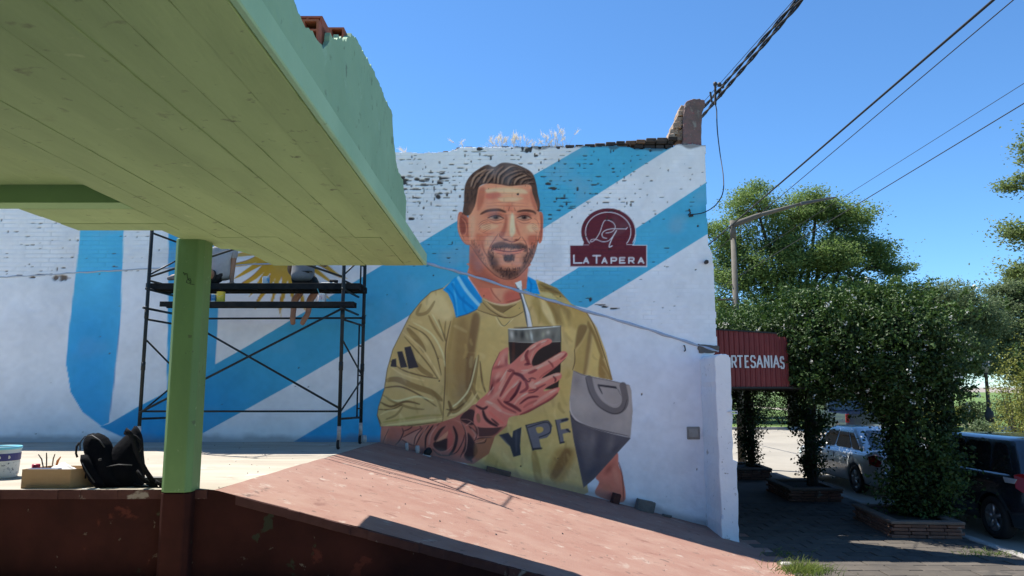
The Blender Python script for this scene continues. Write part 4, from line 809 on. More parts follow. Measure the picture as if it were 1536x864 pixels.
# house behind the wall: street front and roof
house = empty('shop_building', (2.9, 20, 0), 'low rendered shop building behind the painted wall', 'building')
m_front = material('dim_front_render', (.30, .26, .22), .9, (.22, .19, .17), 1.5, bump=.004)
MB().box(-10.2, 3.18, WY+.34, 30, -.05, 3.4).build('walls', m_front, house)
MB().box(-10.3, 3.26, WY+.35, 30.1, 3.404, 3.55).build('roof', material('flat_roof', (.25, .22, .2), .95), house)
m_wood = material('brown_wood_door', (.09, .05, .03), .6, (.06, .03, .02), 6)
m_dglass = glass('shop_glass', (.02, .025, .03))
for y in (14.2, 19.5, 25.):
    f_ = MB().box(3.183, 3.23, y, y+1.1, SWZ, 2.25).build('door', m_wood, house, bevel=.01); MB().box(3.231, 3.24, y+.2, y+.9, 1.1, 2.05).build('pane', m_dglass, f_)
    MB().tube([(3.26, y+.12, 1.1), (3.26, y+.12, 1.22)], .012).build('handle', m_iron, f_)
for y in (16.4, 22.):
    f_ = MB().box(3.183, 3.22, y, y+1.9, .9, 2.25).build('window', m_wood, house, bevel=.01); MB().box(3.221, 3.228, y+.1, y+1.8, 1., 2.15).build('pane', m_dglass, f_)
# dry grass growing on the wall top
m_straw = material('dry_grass_plume', (.36, .30, .18), .9, tint=(.68, .62, .50), trans=.35)
def blades(name, pts, mat, parent=None):
    """pts: list of (base, tip, width, bend vector, plume length) -> ribbons with feathery heads"""
    V = []; Fc = []; T_ = []
    rg_ = random.Random(len(pts))
    for base, tip, w, bend, plume in pts:
        base, tip = Vector(base), Vector(tip); n = 6; side = (tip-base).cross(Vector((.3, 1, .1))).normalized()
        P = [base.lerp(tip, k/(n-1))+bend*((k/(n-1))**2) for k in range(n)]; i0 = len(V)
        for k, p in enumerate(P):
            ww = w*(1-.75*k/(n-1)); V += [p-side*ww, p+side*ww]; T_ += [k/n, k/n]
        Fc += [(i0+2*k, i0+2*k+1, i0+2*k+3, i0+2*k+2) for k in range(n-1)]
        if plume:
            d = (P[-1]-P[-2]).normalized()
            for k in range(34):
                q = P[-1]-d*plume*rg_.random()**.8; s = Vector((rg_.gauss(0, 1), rg_.gauss(0, 1), rg_.gauss(.2, .6))).normalized(); e = q+(d*.6+s*.7)*.06*rg_.uniform(.5, 1.3); sd_ = s.cross(d).normalized()*.0015; i0 = len(V)
                V += [q-sd_, q+sd_, e+sd_, e-sd_]; T_ += [1, 1, 1, 1]; Fc.append((i0, i0+1, i0+2, i0+3))
    return npmesh(name, [tuple(v) for v in V], Fc, mat, parent, False, {'tint': ('FLOAT', T_)})
tufts = [(693, 221, 3, .22, 'sparse dry grass tuft of three stalks beside the step in the wall top'), (745, 220, 16, .30, 'broad dry grass tuft with drooping white plumes above the painted head'), (772, 220, 11, .30, 'upright dry grass tuft with white plumes next to the broadest tuft'), (795, 220, 5, .2, 'short thin dry grass tuft with pale tips on the wall top'), (819, 219, 4, .24, 'small wispy dry grass tuft beside the tall fine plumes'), (838, 218, 13, .36, 'tallest dry grass tuft of fine white plumes on the wall top'), (612, 228, 3, .13, 'faint small dry grass wisp on the wall top near the green canopy')]
for i, (x, y, n, h, lab) in enumerate(tufts):
    rg_ = random.Random(i+40); p = atY(x, y, WY); L = []
    for k in range(n):
        b = Vector((p.x+rg_.gauss(0, .035+.004*n), WY+.12+rg_.gauss(0, .04), p.z-.03)); lean = rg_.gauss(-.02, .09)
        hh = h*rg_.uniform(.7, 1.05); L.append((b, b+Vector((lean, rg_.gauss(0, .05), hh)), .0028, Vector((rg_.uniform(-.07, .1), rg_.gauss(0, .03), -.02)), .13*rg_.uniform(.6, 1)))
        for g in range(3): L.append((b, b+Vector((rg_.gauss(0, .1), rg_.gauss(0, .06), hh*rg_.uniform(.25, .5))), .003, Vector((rg_.gauss(0, .04), 0, -.03)), 0))
    o = blades('dry_grass_tuft', L, m_straw); tag(o, lab, 'grass tuft', 'dry grass tufts along the wall top')
# ---------------------------------------------------------------- green concrete canopy
SZ = CAMH+1.27                              # soffit height
m_green = material('green_masonry_paint', (.235, .375, .165), .75, (.20, .33, .145), 1.6, bump=.003, bscale=22, spots=(.10, .14, .07), spot_scale=3.2, spot_amt=.69, spot_w=.03)
m_soff = material('green_paint_bounce_lit', (.305, .41, .182), .8, (.24, .33, .145), 1.2, bump=.0045, bscale=16, island=.07, stretch=(2.5, .5, 1), spots=[(.26, .33, .15), (.17, .2, .10), (.36, .45, .22), (.11, .13, .065)], spot_scale=3.4, spot_amt=.64, spot_w=.10)  # same green paint, lightened and yellowed to put warm bounce light into it
m_fascia = material('green_paint_sky_lit', (.27, .44, .27), .75, (.22, .37, .22), 1.3, bump=.007, bscale=11, spots=[(.17, .27, .17), (.30, .48, .32), (.12, .17, .10)], spot_scale=3.4, spot_amt=.62, spot_w=.10)  # same green paint, paler and cooler with the sky light coloured in
m_pil = material('pillar_green_paint', (.135, .245, .085), .6, (.105, .195, .07), 2., bump=.003, bscale=18, stretch=(1.5, 1.5, .5), spots=[(.09, .13, .06), (.2, .3, .14)], spot_scale=7, spot_amt=.66, spot_w=.03)
m_clay = material('hollow_clay_brick', (.32, .1, .055), .85, (.22, .065, .04), 8, bump=.002)
m_frame0 = material('dark_window_frame', (.03, .03, .03), .6)
canopy = empty('concrete_canopy', (-1.8, 5, SZ), 'green painted concrete canopy with board marked underside and broken parapet', 'canopy')
XL, XR = -2.74, -.945
pA = atZ(430, 398, SZ); pB = atZ(640, 396, SZ); YF = pA.y
# slab above the boards
slab = [(XR, -7.9), (XR, YF), (-2.40, YF), (-2.67, YF-.9), (-2.68, 6.66), (-2.90, 6.66), (-2.90, 5.992), (XL, 5.992), (XL, -7.9)]
MB().prism(slab, 'z', SZ+.012, SZ+.13).build('slab', m_green, canopy)
MB().box(-11, XL-.002, -7.9, 5.06, SZ+.128, SZ+.26).build('recess_ceiling', m_soff, canopy)  # extended out of view over the viewer to cut sky light
MB().box(XL+.002, XR-.12, -3.19, 6.2, SZ+.132, SZ+.258).build('upper_slab', m_green, canopy)
# formwork boards on the underside, each its own strip
rng = random.Random(9)
xb = [XL, -2.55, -2.30, -2.03, -1.82, -1.56, -1.36, -1.14, XR]
for i in range(len(xb)-1):
    gp = (.0006, .0034, .0004, .0026, .0005, .0032, .0004, .0016)[i]; x0, x1 = xb[i]+gp, xb[i+1]-gp
    for (y0, y1) in ((-7.9, 1.3+rng.uniform(-.6, .6)), (None, 6.27+rng.uniform(-.015, .015)), (None, YF)):
        if y0 is None: y0 = prev+.004
        prev = y1
        yy = y1
        if x1 < -2.38 and y1 == YF: yy = YF-.9 if x1 < -2.6 else YF-.45
        if x1 < -2.5 and y1 == YF: yy = 6.85
        if yy <= y0: continue
        z = SZ+rng.uniform(-.003, .003)
        n_ = max(2, int((yy-y0)/.09)); ys_ = [y0+(yy-y0)*k/n_ for k in range(n_+1)]
        wob = lambda: abs(rng.gauss(0, .0026)) if rng.random() < .6 else 0
        pts = [(x0+wob(), q) for q in ys_]+[(x1-wob(), q) for q in ys_[::-1]]
        MB().prism(pts, 'z', z, SZ+.0115).build('soffit_board', m_soff, canopy)
MB().box(-2.898, XL+.001, 5.993, 6.658, SZ+.001, SZ+.0118).build('soffit_board', m_soff, canopy)
# cross beam to the left with its own strips
for i, (y0, y1) in enumerate(((5.06, 5.24), (5.243, 5.50), (5.503, 5.74), (5.743, 5.99))):
    xl = -11 if i == 0 else -3.58
    MB().box(xl, XL-.003, y0, y1, SZ+rng.uniform(-.003, .003), SZ+.255).build('cross_beam_board', m_soff if i else m_green, canopy, bevel=.003)
MB().box(-6.4, XL-.004, 2.2, 2.24, SZ+.118, SZ+.1275).build('soffit_board', m_soff, canopy)
# fascia band and parapet with a broken outline, plaster skin in front of hollow bricks
MB().box(XR-.001, XR+.034, -7.9, YF+.012, SZ+.002, SZ+.128).build('fascia_band', material('green_band_sky_lit', (.33, .52, .33), .75, (.27, .45, .28), 1.3, bump=.004, bscale=18, spots=(.18, .27, .16), spot_scale=3, spot_amt=.66, spot_w=.06), canopy, bevel=.006)  # canopy green lightened to mint, sky light put into the colour
def onX(x, y, X=XR): P = atX(x, y, X); return (P.y, P.z)
out = [onX(*q) for q in [(608, 334), (608, 322), (609, 300), (605, 285), (604, 270), (597, 258), (594, 245), (592, 228), (590.5, 215), (588.5, 190), (588, 172), (582, 158), (575, 143), (566, 120), (557, 101), (548, 84), (538, 67), (531, 54), (526, 50), (521, 56), (518, 63), (513, 60), (507, 55), (500, 58), (495, 50), (492, 62), (487, 72), (484, 75), (481, 68), (474, 62), (468, 50), (461, 44), (456, 36), (452, 30), (449, 20), (443, 12), (440, 2)]]
out += [(2.7, SZ+.46), (2.2, SZ+.62), (1.2, SZ+.68), (-3.2, SZ+.68), (-3.2, SZ+.1305), (6.445, SZ+.1305)]
rng = random.Random(21); jag = []
for i in range(len(out)):
    a, b = Vector(out[i]), Vector(out[(i+1) % len(out)]); L = (b-a).length; n = max(1, int(L/.028)) if i < 37 else 1
    for k in range(n):
        p = a.lerp(b, k/n); j = .012 if i < 37 else 0; jag.append((p.x+rng.uniform(-j, j), p.y+rng.uniform(-j, j)))
MB().prism(jag, 'x', XR-.022, XR+.004).build('parapet_render', m_fascia, canopy)
# hollow bricks of the parapet
def hollow_brick(W, Hh, L, cols, rows):
    t = .011; mb = MB(); cw, rh = (W-t)/cols, (Hh-t)/rows
    for i in range(cols+1): mb.box(i*cw, i*cw+t, 0, L, 0, Hh)
    for j in range(rows+1):
        for i in range(cols): mb.box(i*cw+t, (i+1)*cw, 0, L, j*rh, j*rh+t)
    return mb
hb = None; outn = np.array(out[:37])
oy = outn[::-1, 0]; oz = outn[::-1, 1]; order = np.argsort(oy)
ztop_at = lambda y: float(np.interp(y, oy[order], oz[order]))
def put_brick(y, z, dx=0):
    global hb
    if hb is None: o = hollow_brick(.15, .165, .30, 2, 3).build('hollow_brick', m_clay, canopy, local=True); hb = o.data
    else: o = bpy.data.objects.new('hollow_brick', hb); COL.objects.link(o); o.parent = canopy
    o.location = Vector((XR-.024-.15+dx, y, z))-wloc(canopy); return o
z = SZ+.262; c = 0
while z < SZ+.95:
    y = -3.1+(c % 2)*.155
    while y < 6.2:
        mid = y+.15; lim = (SZ+.60 if mid < 2.4 else ztop_at(mid))
        if mid > 4.25: lim = ztop_at(mid)-.03
        if z+.165 < lim+(.10 if 3.45 < mid < 4.2 else 0) and y > -3.2: put_brick(y, z)
        y += .31
    z += .175; c += 1
bz_ = atX(470, 37, XR-.1).z-.05
put_brick(3.50, bz_-.165-.01); put_brick(3.83, bz_-.15, -.004); put_brick(3.52, bz_-.345, .002)
# pillar: square shaft with chamfered corners, red foot below the platform level
pc = Vector((-2.835, 6.50, PZ)); hw, ch = .128, .042
oct_ = [(pc.x+a, pc.y+b) for a, b in [(-hw, -hw+ch), (-hw+ch, -hw), (hw-ch, -hw), (hw, -hw+ch), (hw, hw-ch), (hw-ch, hw), (-hw+ch, hw), (-hw, hw-ch)]]
MB().prism(oct_, 'z', PZ-.005, SZ+.012).build('pillar', m_pil, canopy, bevel=.006)
fo = [(pc.x+(x-pc.x)*1.012, pc.y+(y-pc.y)*1.012) for x, y in oct_]
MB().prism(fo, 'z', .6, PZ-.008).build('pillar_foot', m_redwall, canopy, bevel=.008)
# scribble of black marker on the pillar
mk = material('black_marker', (.015, .02, .015), .6); u0 = atY(282, 416, pc.y-hw)
sc_ = [(-.02, .03), (-.045, .045), (-.03, .02), (-.01, .035), (-.005, 0), (.012, -.03), (.03, -.035), (.02, -.01), (-.005, -.02), (-.012, -.045), (.01, -.055), (.03, -.04), (.022, -.06), (.06, -.065)]
MB().tube([(u0.x+a, pc.y-hw-.0015, u0.z+b) for a, b in sc_], .0022, 5).build('scribble', mk, canopy)
# unseen building added behind the viewer to cut sky light off the front wall
stn = empty('added_station_building', (-5, -9, .7), 'unseen low green building added behind the viewer to block sky light', 'building')
MB().box(-11, 1.6, -12, -8, .6, SZ+.4).build('walls', m_pil, stn); MB().box(-11.2, 1.8, -12.2, -7.95, SZ+.41, SZ+.6).build('roof', m_green, stn)
MB().box(-11.0, -10.8, -8, 4.8, .6, SZ+.2).build('side_wall', m_pil, stn)
for x in (-8, -4.5, -1.2): f_ = MB().box(x, x+1.6, -8.0+.003, -7.96, 1.6, 2.9).build('window', m_frame0, stn); MB().box(x+.08, x+1.52, -7.962, -7.95, 1.68, 2.82).build('pane', glass('station_glass', (.02, .025, .03)), f_)
# ---------------------------------------------------------------- scaffold tower
m_sc = material('dark_scaffold_paint', (.012, .019, .021), .45, (.03, .032, .03), 7, spec=.2)
m_scw = material('scuffed_white_sleeve', (.5, .48, .44), .6, (.3, .28, .26), 12)
m_rub = material('rubber', (.015, .015, .015), .8)
m_zinc = material('dull_zinc', (.3, .31, .32), .45, metal=.8)
FY, RY = 10.56, 11.52; FL, FR, RL, RR = -5.24, -2.43, -5.12, -2.32; STOP = 5.75
scaf = empty('scaffold_tower', (-3.8, 11, PZ), 'dark wheeled scaffold tower with two plank levels in front of the painted wall', 'scaffold')
for (x, y) in ((FL, FY), (FR, FY), (RL, RY), (RR, RY)):
    MB().tube([(x, y, PZ+.30), (x, y, 3.2), (x, y, STOP)], .026, 10).build('post', m_sc, scaf, True)
    for zc in (PZ+1.1, 3.35, 4.9): MB().tube([(x, y, zc), (x, y, zc+.12)], .031, 10).build('coupler', m_sc, scaf, True)
    MB().tube([(x, y, PZ+.155), (x, y, PZ+.32)], .0275, 10).build('foot_sleeve', m_scw, scaf, True)
    ca = MB().box(x-.028, x+.028, y-.028, y+.028, PZ+.13, PZ+.155).box(x-.026, x-.020, y-.05, y+.02, PZ+.03, PZ+.135).box(x+.020, x+.026, y-.05, y+.02, PZ+.03, PZ+.135).build('caster_fork', m_zinc, scaf, bevel=.003)
    MB().lathe([(.03, -.018), (.058, -.018), (.065, -.010), (.065, .010), (.058, .018), (.03, .018)], (x, y-.02, PZ+.066), 18, 'x').build('wheel', m_rub, ca, True)
zpx = lambda x, y, Y: atY(x, y, Y).z
def bar(a, b, r=.016, name='brace'): MB().tube([a, ((a[0]+b[0])/2, (a[1]+b[1])/2, (a[2]+b[2])/2), b], r, 8).build(name, m_sc, scaf, True)
# cross braces and rails on the front and back
bar((FL, FY-.03, zpx(209, 619, FY)), (FR, FY-.03, zpx(509, 463, FY))); bar((RL, RY+.0, zpx(262, 480, RY)), (FR, FY+.02, zpx(500, 613, FY)))
bar((FL, FY, zpx(207, 617, FY)), (FR, FY, zpx(503, 617, FY)), .014, 'rail'); bar((RL, RY, zpx(264, 478, RY)), (RR, RY, zpx(545, 477, RY)), .016, 'rail')
bar((FL, FY, 4.9), (FR, FY, 4.9), .016, 'rail'); bar((RL, RY, 4.85), (RR, RY, 4.85), .016, 'rail'); bar((FL, FY, 5.55), (FR, FY, 5.55), .016, 'rail'); bar((FL, FY, 3.95), (FR, FY, 4.9)); bar((FL, FY+.02, 4.9), (FR, FY+.02, 3.95))
# ends: rungs between front and back post, half ladder
for (xf, xr_, s) in ((FL, RL, -1), (FR, RR, 1)):
    for z in (PZ+.42, 3.34, 3.9, 4.6, 5.6): bar((xf, FY, z), (xr_, RY, z-.02), .016, 'rung')
    bar((xf, FY, PZ+.5), (xr_, RY, PZ+.98), .013); bar((xf, FY, 3.98), (xr_, RY, 4.45), .013); bar((xf, FY, 3.06), (xr_, RY, 2.55), .013)
    iy = RY-.2; ixx = xf+(xr_-xf)*.8
    MB().tube([(ixx, iy, PZ+.42), (ixx, iy, 2.5), (ixx, iy, 3.34)], .013, 8).build('ladder_post', m_sc, scaf, True); MB().tube([(ixx, iy, 3.9), (ixx, iy, 4.6)], .013, 8).build('ladder_post', m_sc, scaf, True)
    for z in (2.05, 2.55, 3.0, 4.25): bar((ixx, iy, z), (xr_, RY, z), .011, 'rung')
ZU = zpx(430, 424.5, 10.72); ZL = zpx(430, 452, 10.47)
m_plank = material('dark_steel_plank', (.010, .013, .015), .7, (.022, .023, .023), 8, spec=.08)
def plank(x0, x1, y0, y1, zt, h):
    mb = MB(); mb.box(x0, x1, y0, y0+.02, zt-h, zt-.001).box(x0, x1, y1-.02, y1, zt-h, zt-.001).box(x0, x1, y0+.02, y1-.02, zt-.022, zt); n = 7
    for k in range(n): xx = x0+.02+(x1-x0-.06)*k/(n-1); mb.box(xx, xx+.02, y0+.02, y1-.02, zt-h+.01, zt-.023)
    return mb.build('plank', m_plank, scaf, bevel=.002)
plank(FL-.12, RR+.1, 10.72, 10.97, ZU, .09); plank(FL-.1, RR+.1, 10.985, 11.24, ZU-.004, .09)
plank(-5.02, -2.26, 10.47, 10.70, ZL, .075)
for x in (FL, FR): bar((x, FY-.1, ZL-.092), (x+.02, RY, ZL-.092), .018, 'bearer'); bar((x, FY-.06, ZU-.112), (x+.02, RY, ZU-.112), .018, 'bearer')

# ---------------------------------------------------------------- painters (people)
def skinned(name, chains, mat, parent, sub=2):
    """chains: list of lists of (key or co, radius); shared keys join chains into one surface"""
    co = []; rad = []; ed = []; keys = {}
    for ch in chains:
        prev = None
        for it in ch:
            if isinstance(it[0], str):
                if it[0] not in keys: keys[it[0]] = len(co); co.append(Vector(it[1])); rad.append(it[2])
                i = keys[it[0]]
            else: i = len(co); co.append(Vector(it[0])); rad.append(it[1])
            if prev is not None and prev != i: ed.append((prev, i))
            prev = i
    base = wloc(parent) if parent else Vector()
    me = bpy.data.meshes.new(name); me.from_pydata([tuple(c-base) for c in co], ed, [])
    o = bpy.data.objects.new(name, me); COL.objects.link(o)
    md = o.modifiers.new('skin', 'SKIN'); md.use_smooth_shade = True
    sv = me.skin_vertices[0].data
    par = list(range(len(co)))
    def find(a):
        while par[a] != a: a = par[a]
        return a
    for a, b in ed: par[find(a)] = find(b)
    done = set()
    for i, r in enumerate(rad):
        sv[i].radius = (r, r) if not isinstance(r, tuple) else r
        f_ = find(i)
        sv[i].use_root = f_ not in done; done.add(f_)
    ss = o.modifiers.new('sub', 'SUBSURF'); ss.levels = sub; ss.render_levels = sub
    dg = bpy.context.evaluated_depsgraph_get(); m2 = bpy.data.meshes.new_from_object(o.evaluated_get(dg))
    o.modifiers.clear(); old = o.data; o.data = m2; bpy.data.meshes.remove(old); m2.name = name
    m2.materials.clear(); m2.materials.append(mat); m2.polygons.foreach_set('use_smooth', [True]*len(m2.polygons))
    if parent: o.parent = parent
    return o
m_skin = material('skin', (.33, .18, .11), .55, (.27, .145, .09), 14)
m_grey = material('grey_cotton', (.20, .20, .205), .9, (.16, .16, .165), 9, bump=.006, bscale=16)
m_lgrey = material('pale_grey_cotton', (.36, .36, .36), .9, (.3, .3, .305), 9, bump=.006, bscale=16)
m_short = material('black_cotton', (.02, .02, .022), .9, bump=.005, bscale=16)
m_hair = material('dark_hair', (.03, .022, .018), .6, bump=.006, bscale=60)
m_shoe = material('grey_canvas', (.2, .2, .2), .8, (.12, .12, .12), 20)
def hand(o, fwd, side, up, s=1.):
    """palm and five fingers as chains; fwd along the fingers, side towards the thumb"""
    o, fwd, side, up = Vector(o), Vector(fwd).normalized(), Vector(side).normalized(), Vector(up).normalized(); out = []
    for k, (off, L) in enumerate(((.030, .062), (.010, .070), (-.010, .066), (-.029, .052))):
        b = o+fwd*.05+side*off; out.append([(b-fwd*.02, .011), (b+fwd*L*.45*s+up*.006, .0095), (b+fwd*L*.8-up*.006, .0085), (b+fwd*L-up*.018, .0075)])
    b = o+side*.03+fwd*.005; out.append([(b, .013), (b+side*.03+fwd*.025, .011), (b+side*.042+fwd*.052-up*.006, .009)])
    return out
def head(nk, hd, fw):
    nk, hd, fw = Vector(nk), Vector(hd), Vector(fw).normalized(); u = (hd-nk).normalized()
    return [('neck', nk, .058), (nk.lerp(hd, .45), .056), ('skull', hd, (.078, .098)), (hd+u*.07, (.07, .085)), (hd+u*.105, .04)], [('skull', hd, .09), (hd+fw*.075-u*.03, .035), (hd+fw*.105-u*.035, .012)], [('skull', hd, .09), (hd+fw*.05-u*.085, .035)]
# painter facing the wall, legs hanging
X0 = atY(453, 425, 11.05).x; Zs = ZU
per = empty('person', (X0, 11.05, ZU), 'person in grey shirt and black shorts sitting facing the wall, feet hanging', 'person')
P_ = ('pelvis', (X0, 11.05, Zs+.11), (.155, .12)); CHv = ('chest', (X0+.01, 11.13, Zs+.47), (.17, .115)); NK = ('neck', (X0+.01, 11.16, Zs+.60), .058)
hd_ = head((X0+.01, 11.16, Zs+.60), (X0+.02, 11.22, Zs+.76), (.05, 1, .05))
ch = [[P_, ((X0, 11.08, Zs+.28), (.15, .11)), CHv, NK], *hd_]
for s, kx, ax_, tx in ((-1, X0-.11, atY(441, 470, 11.42).x, .0), (1, X0+.125, atY(464, 462, 11.42).x, -.06)):
    ch.append([P_, ((X0+s*.10, 11.14, Zs+.085), .083), ((kx+s*.01, 11.38, Zs+.07), .062), ((kx, 11.44, Zs-.02), .058), ((ax_, 11.41, Zs-.18), .060), ((ax_, 11.38, Zs-.36), .044), ((ax_+tx*.3, 11.37, Zs-.42), .045), ((ax_+tx, 11.36, Zs-.48), .046), ((ax_+tx*1.7, 11.40, Zs-.56), .038)])
arm_r = [CHv, ((X0+.19, 11.14, Zs+.50), .058), ((X0+.27, 11.32, Zs+.36), .043), ((X0+.24, 11.55, Zs+.46), .034), ((X0+.23, 11.62, Zs+.49), .03), ((X0+.23, 11.67, Zs+.50), .03)]
arm_l = [CHv, ((X0-.18, 11.14, Zs+.50), .058), ((X0-.24, 11.20, Zs+.26), .043), ((X0-.17, 11.40, Zs+.13), .034), ((X0-.15, 11.45, Zs+.11), .03), ((X0-.15, 11.49, Zs+.10), .03)]
ch += [arm_r, arm_l]+hand((X0+.23, 11.66, Zs+.50), (0, 1, .2), (-1, 0, .2), (0, -.2, 1))+hand((X0-.15, 11.48, Zs+.10), (0, 1, -.2), (1, 0, 0), (0, .2, 1))
skinned('body', ch, m_skin, per)
skinned('shirt', [[('a', (X0, 11.05, Zs+.05), (.195, .165)), ((X0, 11.06, Zs+.20), (.185, .14)), ((X0+.005, 11.10, Zs+.34), (.185, .135)), ('c', (X0+.01, 11.13, Zs+.47), (.185, .13)), ((X0+.01, 11.15, Zs+.575), .078)], [('c', (X0+.01, 11.13, Zs+.47), .15), ((X0+.20, 11.14, Zs+.50), .075), ((X0+.255, 11.27, Zs+.40), .066)], [('c', (X0+.01, 11.13, Zs+.47), .15), ((X0-.19, 11.14, Zs+.50), .075), ((X0-.235, 11.19, Zs+.32), .066)]], m_grey, per)
skinned('shorts', [[('p', (X0, 11.05, Zs+.095), (.19, .15)), ((X0, 11.06, Zs+.2), (.165, .13))], [('p', (X0, 11.05, Zs+.095), .16), ((X0-.105, 11.14, Zs+.09), .108), ((X0-.125, 11.33, Zs+.075), .096)], [('p', (X0, 11.05, Zs+.095), .16), ((X0+.11, 11.14, Zs+.09), .108), ((X0+.13, 11.33, Zs+.075), .096)]], m_short, per)
skinned('hair', [[((X0+.02, 11.19, Zs+.77), (.088, .098)), ((X0+.02, 11.20, Zs+.85), (.082, .09)), ((X0+.02, 11.21, Zs+.88), .05)]], m_hair, per)
# painter sitting sideways, leg out to the end frame
X1 = atY(331, 425, 10.98).x
per2 = empty('person', (X1, 10.95, ZU), 'person in pale grey shirt sitting sideways, one shoe out to the scaffold end', 'person')
P2 = ('pelvis', (X1, 10.97, Zs+.11), (.15, .125)); C2 = ('chest', (X1-.02, 10.99, Zs+.48), (.165, .12))
hd_ = head((X1-.03, 10.99, Zs+.61), (X1-.06, 11.0, Zs+.77), (-1, .4, 0)); sx = atY(268, 407, 10.84).x
ch = [[P2, ((X1, 10.98, Zs+.28), (.145, .11)), C2, ('neck', (X1-.03, 10.99, Zs+.61), .058)], *hd_]
ch.append([P2, ((X1-.10, 10.88, Zs+.11), .085), ((X1-.08, 10.74, Zs+.17), .074), ((X1-.16, 10.69, Zs+.17), .066), ((X1-.36, 10.74, Zs+.13), .052), ((sx+.06, 10.80, Zs+.13), .038), ((sx, 10.82, Zs+.12), .038), ((sx-.12, 10.82, Zs+.10), .03)])
ch.append([P2, ((X1-.12, 11.03, Zs+.10), .083), ((X1-.40, 11.1, Zs+.11), .064), ((X1-.46, 11.22, Zs+.02), .058), ((X1-.44, 11.32, Zs-.2), .048), ((X1-.43, 11.33, Zs-.36), .036), ((X1-.46, 11.36, Zs-.42), .034), ((X1-.52, 11.42, Zs-.45), .028)])
hx = atY(350, 424, 11.0).x
ch.append([C2, ((X1+.17, 10.99, Zs+.51), .058), ((X1+.175, 10.96, Zs+.30), .045), ((hx-.01, 10.95, Zs+.10), .035), ((hx, 10.94, Zs+.035), .03), ((hx+.01, 10.92, Zs+.02), .026)])
ch.append([C2, ((X1-.20, 11.0, Zs+.51), .058), ((X1-.30, 11.16, Zs+.32), .043), ((X1-.24, 11.42, Zs+.38), .034), ((X1-.22, 11.5, Zs+.42), .03)])
ch += hand((hx+.01, 10.93, Zs+.018), (.3, -1, 0), (-1, 0, 0), (0, 0, 1))+hand((X1-.22, 11.5, Zs+.43), (0, 1, .3), (1, 0, 0), (0, -.3, 1))
skinned('body', ch, m_skin, per2)
skinned('shirt', [[((X1, 10.97, Zs+.06), (.18, .15)), ((X1, 10.98, Zs+.2), (.178, .14)), ('c', (X1-.02, 10.99, Zs+.48), (.18, .135)), ((X1-.03, 10.99, Zs+.585), .08)], [('c', (X1-.02, 10.99, Zs+.48), .15), ((X1+.175, 10.99, Zs+.515), .078), ((X1+.18, 10.965, Zs+.37), .07)], [('c', (X1-.02, 10.99, Zs+.48), .15), ((X1-.2, 11., Zs+.51), .078), ((X1-.275, 11.1, Zs+.39), .068)]], m_lgrey, per2)
skinned('shorts', [[('p', (X1, 10.97, Zs+.1), (.175, .15)), ((X1, 10.975, Zs+.2), (.16, .13))], [('p', (X1, 10.97, Zs+.1), .16), ((X1-.10, 10.88, Zs+.115), .108), ((X1-.095, 10.79, Zs+.155), .098)], [('p', (X1, 10.97, Zs+.1), .16), ((X1-.13, 11.03, Zs+.105), .106), ((X1-.31, 11.08, Zs+.11), .092)]], m_short, per2)
skinned('hair', [[((X1-.045, 11., Zs+.78), (.088, .098)), ((X1-.055, 11., Zs+.86), (.082, .09)), ((X1-.06, 11., Zs+.89), .05)]], m_hair, per2)
skinned('shoe', [[((sx+.02, 10.82, Zs+.13), .044), ((sx-.02, 10.82, Zs+.105), .047), ((sx-.10, 10.82, Zs+.085), .04), ((sx-.16, 10.82, Zs+.08), .03)]], m_shoe, per2)
# ---------------------------------------------------------------- paint cans on the planks
m_tin = material('tinplate', (.55, .55, .54), .35, metal=.9)
def can(name, loc, r, h, body, label, lab, drip=None, brush=False, group='paint cans on the scaffold planks'):
    x, y, z = loc; t = empty(name, loc, lab, 'paint can', group)
    MB().lathe([(r*.96, 0), (r, .004), (r, h-.004), (r*1.03, h), (r*.93, h-.002), (r*.93, h*.75), (.002, h*.75)], loc, 20).build('tin', body, t)
    MB().lathe([(r+.0012, h*.16), (r+.0012, h*.84), (r+.0002, h*.84), (r+.0002, h*.16)], loc, 20).build('label', label, t)
    MB().tube([(x-r-.004, y, z+h*.86), (x-r*.7, y-r*.8, z+h*.62), (x, y-r*1.08, z+h*.5), (x+r*.7, y-r*.8, z+h*.62), (x+r+.004, y, z+h*.86)], .0018, 5).build('wire_handle', m_tin, t)
    if brush:
        MB().tube([(x-.02, y, z+h*.6), (x-.07, y-.01, z+h+.07)], .007, 6).build('brush_handle', material('teal_handle', (.05, .25, .3), .5), t); MB().tube([(x-.02, y, z+h*.45), (x-.028, y, z+h*.62)], .016, 6).build('bristles', material('bristle', (.5, .42, .3), .9), t)
    return t
pb = lambda n, c, c2=None, am=.55: material(n, c, .5, spots=c2, spot_scale=22, spot_amt=am, spot_w=.04) if c2 else material(n, c, .5)
def on_plank(px, up): P = atY(px, 424 if up else 451, 10.86 if up else 10.585); return (P.x, P.y, ZU if up else ZL)
can('paint_can', on_plank(399, True), .052, .115, m_tin, pb('blue_spattered', (.5, .53, .55), (.08, .3, .5), .5), 'blue spattered white paint can on the upper plank between the two painters')
can('paint_can', on_plank(331, False), .058, .15, pb('yellow_tin', (.62, .47, .04)), pb('yellow_spattered', (.62, .47, .04), (.7, .65, .4), .58), 'bright yellow paint can on the lower plank')
can('paint_can', on_plank(320.5, False), .04, .12, m_tin, pb('deep_blue_label', (.05, .2, .38)), 'small blue paint can between the yellow can and the dark red can')
can('paint_can', on_plank(311, False), .046, .125, m_tin, pb('dark_red_label', (.18, .03, .03)), 'dark red paint can on the lower plank beside the green pillar')
can('paint_can', on_plank(483, False), .058, .125, m_tin, pb('pink_white_spattered', (.6, .52, .5), (.45, .2, .2), .6), 'white paint can with pinkish drips and a brush standing in it', brush=True)
p = on_plank(497, True)
